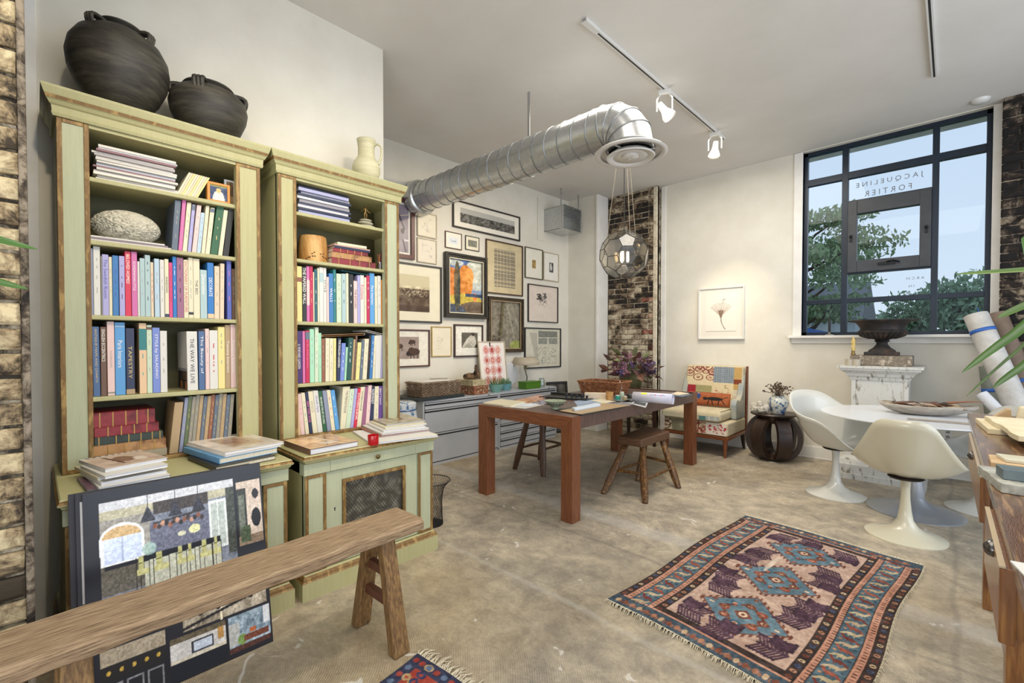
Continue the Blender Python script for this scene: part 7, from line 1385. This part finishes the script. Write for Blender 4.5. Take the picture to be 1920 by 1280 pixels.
# ================================================================== WORKBENCH AT THE RIGHT
BX0, BX1, BY0, BY1, BZ = .088, .95, .30, 3.40, .90
wbw = pm('varnished_bench_wood', '6e4420', '9a6a36', 8, .32, .25, stretch=(9, 9, 1), c3='84552a', coat=.3); wbt = pm('scarred_bench_top', '64462e', '9a7650', 9, .2, .12, stretch=(9, .8, 9), c3='5f4029', coat=.5, detail=9, bscale=60)
wb = thing('workbench', 'long varnished wooden workbench with drawers along the right edge', 'workbench', (BX0, BY1, 0)); L_ = BY1-BY0; D_ = BX1-BX0
for i in range(4): MB().box(D_*i/4+.0005, D_*(i+1)/4-.0005, -L_, 0, BZ-.032, BZ).build('top_plank', wbt, wb, bevel=.003)
MB().box(.07, .095, -L_+.05, -.04, BZ-.20, BZ-.175).box(.07, .095, -L_+.05, -.04, BZ-.045, BZ-.032).build('front_rail', wbw, wb, kind='stuff')
MB().box(.07, D_-.04, -.065, -.04, BZ-.22, BZ-.033).build('end_apron', wbw, wb)
for y in (-.22, -1.32, -2.55): 
    for x in (.055, D_-.12): MB().box(x, x+.078, y-.078, y, 0, BZ-.033).build('leg', wbw, wb, bevel=.004)
MB().box(.08, .11, -2.56, -.25, .12, .19).build('lower_rail', wbw, wb, bevel=.003)
pull = pm('steel_cup_pull', '6c6a68', rough=.2, metal=.95)
for (ya, yb, out, yp, zp) in ((1.19, 1.60, -.013, 1.34, .852), (1.95, 2.86, -.008, 2.47, .838)):
    d = MB().box(out, .022+out, ya-BY1, yb-BY1, BZ-.17, BZ-.0338).build('drawer', wbw, wb, bevel=.003)
    MB().box(out-.0005, .008+out, ya-BY1, yb-BY1, BZ-.0335, BZ-.030).build('lit_edge', pm('lit_edge_pale', 'b9a88c', rough=.3), d)  # pale strip paints the light caught along the drawer's top edge
    for j in range(3): MB().box(.022+out, .40, ya-BY1+.01+(yb-ya-.03)*j/2, ya-BY1+.022+(yb-ya-.03)*j/2, BZ-.16, BZ-.055).build('drawer_side', wbw, d)
    MB().ball((0, 0, 0), 1, 20, 12, T(out-.001, yp-BY1, zp), sc=(.014, .020, .017)).build('cup_pull', pull, d, smooth=True)
def slab(name, label, pl, pn, D, z, h, mat, rag=0, extra=.0):
    """front edge from px pl (left, far) to pn (near); runs D metres towards +x"""
    A, B = onZ(*pl, z+h), onZ(*pn, z+h); n = 10; r = random.Random(int(A.y*1000)); pts = []
    for k in range(n+1): p = A.lerp(B, k/n); pts.append((p.x+r.uniform(-rag, rag), p.y+r.uniform(-rag, rag)))
    pts += [(B.x+D, B.y+extra), (A.x+D, A.y+extra)]; c = (sum(p[0] for p in pts)/len(pts), sum(p[1] for p in pts)/len(pts))
    o = MB().prism([(p[0]-c[0], p[1]-c[1]) for p in pts], 0, h).build(name, mat, loc=(c[0], c[1], z), bevel=.002); return tag(o, label, 'slab')
lime = pm('cream_limestone', 'cfc2a0', 'ddd3b6', 9, .8, .25); lime2 = pm('tan_tile', 'b79a74', 'c9ae88', 12, .6, .1); z = BZ+.0005
slab('limestone_tile', 'thick cream limestone tile under the large broken slab', (1829, 783), (1852, 803), .16, z, .022, lime)
slab('limestone_slab', 'large cream limestone slab with a broken front edge on the workbench', (1848, 779), (1905, 816), .40, z+.0225, .020, lime, .006)
o = MB().hexa([(0,0,0), (.14,0,0), (.14,.11,0), (.0,.10,0)], [(.015,.01,.075), (.13,.0,.082), (.135,.10,.085), (.01,.09,.07)]).build('stone_chunk', lime, loc=(.235, 3.12, z), bevel=.008, seg=2, rot=-.1); tag(o, 'rough cream stone chunk at the back of the workbench', 'stone')
o = MB().hexa([(0,0,0), (.07,0,0), (.07,.06,0), (0,.06,0)], [(.055,0,.055), (.068,0,.055), (.068,.06,.055), (.055,.06,.055)]).build('stone_wedge', lime2, loc=(.160, 3.17, z), bevel=.003); tag(o, 'small tan stone wedge left of the rough chunk', 'stone')
slab('tan_tile', 'tan ceramic tile under the pale marble sample on the workbench', (1853, 851), (1858, 866), .25, z, .016, lime2)
slab('marble_sample', 'thin pale marble sample lying on the tan tile', (1867, 849), (1885, 860), .25, z+.0165, .010, pm('pale_marble', 'c6c2a8', 'd6d3c2', 8, .3))
slab('concrete_tile', 'speckled grey concrete tile nearest the bench front edge', (1833, 871), (1876, 905), .40, z, .024, pm('grey_terrazzo', '8f9088', 'b2b2a8', 80, .7, .1), .002)
slab('slate_tile', 'dark blue-grey slate tile resting on the concrete tile', (1867, 869), (1880, 879), .30, z+.0245, .026, pm('blue_slate', '5a686c', '6b797c', 12, .45, .1))
o = MB().box(0, .10, -.05, .05, 0, .003).build('sample_card', cov('white'), loc=(BX0+.005, 1.08, z), rot=.2); tag(o, 'white sample card near the bench edge at the lower right', 'card')
# rolls leaning in the corner
def roll(name, label, top, foot, r, mat, tapes, hollow=True):
    A, B = Vector(foot), Vector(top); d = B-A; L_ = d.length; q = d.to_track_quat('Z', 'Y'); t = thing(name, label, 'roll', A); t.rotation_mode = 'QUATERNION'; t.rotation_quaternion = q
    m = MB(); m.lathe([(r*.55, L_-.012), (r*.6, L_), (r*.97, L_), (r, L_-.004), (r*1.0, L_*.6), (r*1.02, L_*.3), (r, 0), (0, 0)], 28, cap=False); m.build('rolled_sheet', mat, t, smooth=True, ang=50)
    MB().lathe([(r*.45, L_-.03), (r*.52, L_+.004), (r*.56, L_+.004)], 24, cap=False).build('inner_layer', mat, t, smooth=True, solid=.002)
    for k in tapes: MB().lathe([(r*1.035, L_*k-.014), (r*1.035, L_*k+.014)], 28, cap=False).build('blue_tape', pm('blue_tape', '2d5fae', rough=.5), t, smooth=True, solid=.001)
    return t
def at_y(px, py, Y): p = onY(px, py, Y); return p
a = at_y(1829, 590, 5.50); b = at_y(1895, 740, 5.36); dr = (b-a); ft0 = a+dr*(a.z/(a.z-b.z)); ft0.z = .03
roll('fabric_roll', 'tall white wrapped roll with a blue tape band leaning in the corner', a, ft0, .079, pm('wrapped_white_cloth', 'aaa69f', 'c6c3bd', 7, .6, .5), (.905,))
a2 = at_y(1866, 588, 5.72); b2 = at_y(1925, 740, 5.60); dr = (b2-a2); ft1 = a2+dr*(a2.z/(a2.z-b2.z)); ft1.z = .03
t = roll('carpet_roll', 'tall brown cardboard roll with blue tape leaning beside the white one', a2, ft1, .072, pm('brown_kraft', '6f5d4f', '7c6a5a', 9, .7), (.62,)); MB().box(-.03, .03, -.078, -.074, 0, .09).build('blue_tape', MATS['blue_tape'], t, loc=(.03, 0, a2.z*1.02), rot=(0, 0, .6))
a3 = at_y(1853, 686, 5.71); roll('grey_green_roll', 'short grey-green roll with blue tape low behind the white roll', a3, (a3.x+.10, 5.66, .03), .060, pm('grey_green_wrap', '6c7168', '83877c', 12, .7, .3), (.80,))
a4 = at_y(1840, 738, 5.28); roll('paper_roll', 'small white paper roll leaning behind the workbench', a4, (a4.x+.62, 4.98, .03), .040, pm('white_roll_paper', 'c9cbd0', rough=.6), ())

# ================================================================== STRAP-LEAVED PLANTS
def blade(parent, pts, w, mat):
    n = 20; pts = [Vector(p) for p in pts]; P_ = []; m_ = len(pts)-1
    for k in range(n+1):
        s = k/n*m_; i = min(int(s), m_-1); f = s-i; p0, p1, p2, p3 = pts[max(i-1, 0)], pts[i], pts[i+1], pts[min(i+2, m_)]
        P_.append(.5*((2*p1)+(p2-p0)*f+(2*p0-5*p1+4*p2-p3)*f*f+(3*p1-p0-3*p2+p3)*f**3))
    v = []
    for k, p in enumerate(P_):
        s = k/n; t_ = (P_[min(k+1, n)]-P_[max(k-1, 0)]).normalized(); sd_ = t_.cross(Vector((.25, -1, .2))).normalized(); ww = w*(min(1, s*3+.35))*(1-s**3)**.8+.0006; up_ = sd_.cross(t_)
        v += [p-sd_*ww+up_*ww*.35, p, p+sd_*ww+up_*ww*.35]
    fs = [f for k in range(n) for f in ((3*k, 3*k+1, 3*k+4, 3*k+3), (3*k+1, 3*k+2, 3*k+5, 3*k+4))]
    return MB().add(v, fs).build('leaf', mat, parent, smooth=True, ang=80)
gl_ = pm('glossy_green_leaf', '31531e', '4b7029', 6, .3, stretch=(1, 1, 1)); gl2 = pm('pale_leaf_back', '5d7a3a', '486430', 6, .4)
pl = thing('strap_leaf_plant', 'green strap-leaved plant reaching in from the right over the bench', 'plant', (.98, 1.55, BZ+.0005))
MB().lathe([(0, 0), (.07, 0), (.095, .14), (.10, .15), (.09, .15), (.085, .13), (0, .13)], 28).build('pot', pm('grey_pot', '55585a', rough=.5), pl, smooth=True, ang=40); MB().tube([(0, 0, .12), (0, 0, .30)], [.02, .016], 8).build('stem', cov('brown'), pl)
O_ = Vector((.98, 1.55, BZ)); rt0 = Vector((0, 0, .28))
def bl_(tip, mid, w, m, Y=1.5):
    tp_ = onY(*tip, Y)-O_; md = onY(*mid, Y)-O_; ex_ = md+(md-tp_).normalized()*.22+Vector((.02, 0, .0)); blade(pl, [rt0, (rt0+ex_)/2+Vector((0, 0, .06)), ex_, md, tp_], w, m)
bl_((1803, 699), (1902, 626), .0135, gl_, 1.50); bl_((1793, 514), (1905, 507), .006, gl2, 1.30); bl_((1812, 743), (1910, 655), .0045, gl2, 1.62); bl_((1862, 727), (1915, 688), .010, gl_, 1.45); bl_((1871, 596), (1925, 571), .010, gl2, 1.40)
bl_((2050, 700), (2010, 610), .015, gl_, 1.5)
pl = thing('floor_plant', 'potted plant whose two green leaves enter at the left edge', 'plant', (-.92, -.62, 0)); MB().lathe([(0, 0), (.12, 0), (.16, .30), (.17, .32), (.15, .32), (.14, .28), (0, .28)], 28).build('pot', MATS['grey_pot'], pl, smooth=True, ang=40); MB().tube([(0, 0, .27), (.01, 0, .8), (0, 0, 1.25)], [.025, .02, .015], 8).build('stem', cov('brown'), pl, smooth=True)
O_ = Vector((-.92, -.62, 0)); rt0 = Vector((0, 0, 1.2))
for tip, mid, X in (((70, 467), (30, 452), -1.0), ((52, 541), (15, 527), -.98)):
    tp_ = onX(tip[0], tip[1], X)-O_; md = Vector((X, -.10, tp_.z+.04)); md = Vector((X-O_.x, .52, tp_.z+.022)); blade(pl, [rt0, Vector((-.02, .22, tp_.z+.07)), md, tp_], .009, gl_)

# ================================================================== RUGS
def rug_canvas():
    cv = Canvas(250, 390, 'c3a08c'); X, Y = cv.X, cv.Y
    dk_, pk, bl, wr_, tn_ = '33231f', 'b98770', '475f6c', '6d3a2a', 'c9b08c'
    fx0, fx1, fy0, fy1 = .235, .765, .085, .915
    bands = [(.0, .045, dk_), (.045, .075, pk), (.075, .165, bl), (.165, .195, pk), (.195, .235, dk_)]
    cv.rect(0, 0, 1, 1, dk_)
    for a, b, c in bands: cv.rect(a, .03, b, .97, c).rect(1-b, .03, 1-a, .97, c)
    cv.rect(0, .0, 1, .055, '3b4c58').rect(0, .945, 1, 1, '3b4c58').rect(.03, .055, .97, .062, pk).rect(.03, .938, .97, .945, pk).rect(.2, .062, .8, fy0, dk_).rect(.2, fy1, .8, .938, dk_)
    for k in range(2): 
        for x in (.075, .165, .195): cv.rect(x-.003, .03, x+.003, .97, '241a18').rect(1-x-.003, .03, 1-x+.003, .97, '241a18')
    g = np.random.default_rng(2)
    for k in range(64):                                   # pink guard dashes
        y = .06+.88*k/64
        for x in (.052, .172, .935, .815): cv.rect(x, y, x+.016, y+.0045, '5a3a34')
    for k in range(30):                                   # figures in the blue bands
        y = .045+.91*k/30
        for x in (.12, .88):
            c1 = ['6d2f24', 'ad9a7e', '8f4a38', 'b5a687'][k % 4]; s = 1 if k % 2 else -1
            cv.ell(x, y+.010, .022, .008, c1).line(x-.02*s, y+.010, x-.034*s, y+.022, .006, c1).line(x+.02*s, y+.008, x+.030*s, y-.004, .006, c1).rect(x-.014, y+.014, x-.008, y+.026, c1).rect(x+.008, y+.014, x+.014, y+.024, c1)
            cv.ell(x+.03*s, y+.022, .008, .004, ['b0805c', '2c3c48'][k % 2])
    for k in range(34):
        y = .045+.91*k/34
        for x in (.022, .215, .978, .785): cv.ell(x, y, .012, .007, ['a8785c', '6f3a2c', 'c0a888', '35486a'][k % 4]).ell(x, y, .005, .003, dk_)
    for k in range(24):
        x = .04+.92*k/24
        for y in (.027, .973): cv.ell(x, y, .012, .011, ['b59a7c', '7a4430', '9c6a52'][k % 3]).ell(x+.018, y+.004, .006, .007, '8a5a44')
    cv.rect(fx0, fy0, fx1, fy1, 'b89c8c'); fm = ((X > fx0)&(X < fx1)&(Y > fy0)&(Y < fy1)); cv.noise(.07, 26, 3, fm.astype(float))
    def plume(x, y, s, ang):
        c, s2 = math.cos(ang), math.sin(ang); A = .64; s = s*1.25
        cv.line(x, y, x+.10*s*c, y+.10*s*s2*A, .006, '3f2a38')
        for q in range(8):
            t = q/8
            for sd in (-1, 1):
                bx, by = x+.10*s*t*c, y+.10*s*t*s2*A; ex, ey = bx+.055*s*(c*.5-s2*sd*.95), by+.055*s*(s2*.5+c*sd*.95)*A
                cv.line(bx, by, ex, ey, .0055, '4b3040'); cv.ell(ex, ey, .0085, .005, '3a2434')
    cyc = [.225, .50, .775]
    for i, cy in enumerate(cyc):
        for q, (rw, c) in enumerate([(.215, '6b3c2c'), (.195, '5a7482'), (.12, '6b3c2c'), (.10, '5f7b88'), (.045, '6b3c2c')]):
            rh = rw*.60; d = np.abs(X-.5)/rw+np.abs(Y-cy)/rh; st = .05*np.sign(np.sin(X*260))*(q == 0); cv.mask(d < 1+st, c)
        for a in range(8):
            an = a*PI/4; x, y = .5+.09*math.cos(an), cy+.055*math.sin(an); cv.ell(x, y, .026, .014, ['6f3f2e', '8e4f3c', '3c6478'][a % 3]).ell(x, y, .012, .006, ['c9a890', 'b97a64'][a % 2])
        cv.ell(.5, cy, .02, .013, 'd0b49c').ell(.5, cy, .009, .006, '6b3c2c')
        for sx in (-1, 1): cv.rect(.5+sx*.15-.012, cy-.004, .5+sx*.15+.012, cy+.004, 'c9b49c')
        for bx_, by_ in [(-.10, .0), (.10, .0), (0, -.06), (0, .06), (-.06, -.03), (.06, -.03), (-.06, .03), (.06, .03), (.15, .02), (-.15, -.02), (0, .1), (0, -.1)]: cv.rect(.5+bx_-.014, cy+by_-.005, .5+bx_+.014, cy+by_+.005, '6b3c2c').rect(.5+bx_-.004, cy+by_-.010, .5+bx_+.004, cy+by_+.010, '8a5a44')
    for (x, y) in [(.30, .14), (.70, .14), (.30, .33), (.70, .33), (.28, .42), (.72, .40), (.28, .60), (.72, .60), (.30, .68), (.70, .68), (.30, .87), (.70, .86), (.5, .105), (.5, .895)]:
        plume(x-(.04 if x < .5 else -.04), y, .95, 0 if x < .5 else PI); plume(x, y-.01, .6, PI/2 if y < .5 else -PI/2)
    cv.ell(.42, .40, .012, .07, 'd6c8b6', .8).noise(.13, 3, 4).noise(.09, 14, 5)
    return cv
def rug(name, label, P0, ux, uy, W, Ln, cvx, wav, fringes, cat='rug'):
    """P0 = far-left corner; ux across, uy along (unit vectors)"""
    ux, uy = Vector(ux).normalized(), Vector(uy).normalized(); t = thing(name, label, cat, P0); th = .009
    def pos(u, v):
        w = 1-v; a = W*u+wav*np.sin(w*9+1)*(.4+.6*np.abs(2*u-1)); b = Ln*w+wav*.8*np.sin(u*7+2); z = th+.004*np.sin(u*11+w*6)*np.sin(w*8)*.5+.0015; 
        return (ux.x*a+uy.x*b, ux.y*a+uy.y*b, z)
    me = paint_mesh(cvx, pos, 'pile'); me.materials.append(print_mat('woven_wool', .95, .6, 420)); o = bpy.data.objects.new('woven_pile', me); COL.objects.link(o); o.parent = t
    sk = o.modifiers.new('s', 'SOLIDIFY'); sk.thickness = .008; sk.offset = -1 if (ux.x*uy.y-ux.y*uy.x) < 0 else 1
    fr = MB(); r = random.Random(4)
    def edge(fn, out, L_, ln, n):
        for k in range(n):
            s = (k+r.random()*.6)/n; a = fn(s); p = Vector(a); q = p+out*ln*r.uniform(.6, 1.2)+Vector((r.uniform(-1, 1), r.uniform(-1, 1), 0))*ln*.35; m_ = (p+q)/2+Vector((0, 0, .004)); q.z = .0025; fr.tube([p, m_, q], [.0022, .0018, .0012], 4)
    pt_ = lambda u, w: tuple(float(x) for x in pos(np.array(u), np.array(1-w)))
    for side, ln, n in fringes:
        if side == 'near': edge(lambda s: pt_(s, 1), uy, W, ln, n)
        if side == 'far': edge(lambda s: pt_(s, 0), -uy, W, ln, n)
        if side == 'right': edge(lambda s: pt_(1, s), ux, Ln, ln, n)
    fr.build('fringe', pm('cream_fringe', 'dcd3bb', 'cbbfa2', 30, .9), t, kind='stuff'); return t
# corner order seen in the photo: far corner, left corner, right corner
pT, pL, pR = onZ(1396, 967), onZ(1142, 1126), onZ(1728, 1062)
# 'across' runs from the far corner to the right corner, 'along' from the far corner to the left corner
rug('persian_rug', 'faded blue and rust medallion rug on the concrete floor', pT, pR-pT, pL-pT, (pR-pT).length, (pL-pT).length, rug_canvas(), .012, [('near', .022, 230), ('far', .022, 230), ('right', .010, 200)])
def small_canvas():
    cv = Canvas(140, 220, '8e2f24'); cv.rect(0, 0, 1, .06, '2b2f48').rect(0, .94, 1, 1, '2b2f48').rect(0, 0, .09, 1, '2b2f48').rect(.91, 0, 1, 1, '2b2f48').rect(.09, .06, .24, .94, 'a03c2c').rect(.76, .06, .91, .94, 'a03c2c').rect(.24, .06, .76, .16, 'a03c2c').rect(.3, .22, .7, .78, '2c3a5a')
    for k in range(22):
        y = .03+.94*k/22
        for x in (.045, .955): cv.ell(x, y, .022, .012, ['9a3a2c', '5d6f8c'][k % 2])
        for x in (.165, .835): cv.ell(x, y, .035, .016, '2b3558' if k % 2 else 'b09468').ell(x, y, .014, .007, 'a03c2c')
    for k in range(12):
        x = .1+.8*k/12; cv.ell(x, .03, .022, .013, ['9a3a2c', '5d6f8c'][k % 2]).ell(x, .11, .03, .018, '2b3558' if k % 2 else 'b09468').ell(x, .11, .012, .008, 'a03c2c')
    return cv.noise(.1, 3, 4).noise(.06, 14, 2)
c0 = onZ(783, 1226); c1 = onZ(716, 1280); c2 = onZ(856, 1280)
rug('small_rug', 'corner of a small red and navy fringed rug at the bottom edge', c0, c2-c0, c1-c0, .62, 1.05, small_canvas(), .008, [('far', .055, 110)])
# ------------------------------------------------------------------ mesh wastebasket
t = thing('wire_wastebasket', 'flared black wire mesh wastebasket beside the second bookcase', 'wastebasket', (-2.60, 1.905, 0)); prof = [(.085, .004), (.080, .10), (.082, .20), (.095, .26), (.135, .305)]
m = MB(); n = 40
for k in range(n):
    for s_ in (-1, 1): m.tube([(r_*math.cos(2*PI*k/n+s_*z_*5), r_*math.sin(2*PI*k/n+s_*z_*5), z_) for r_, z_ in prof], .0011, 3)
m.build('wire_mesh', pm('black_wire', '17181a', rough=.4, metal=.3), t, kind='stuff')
MB().tube([(.136*math.cos(a), .136*math.sin(a), .306) for a in np.linspace(0, 2*PI, 37)[:-1]], .003, 6, close=True).build('rim_wire', MATS['black_wire'], t, smooth=True); MB().lathe([(0, .001), (.086, .001), (.086, .006), (0, .006)], 28).build('base_disc', MATS['black_wire'], t)
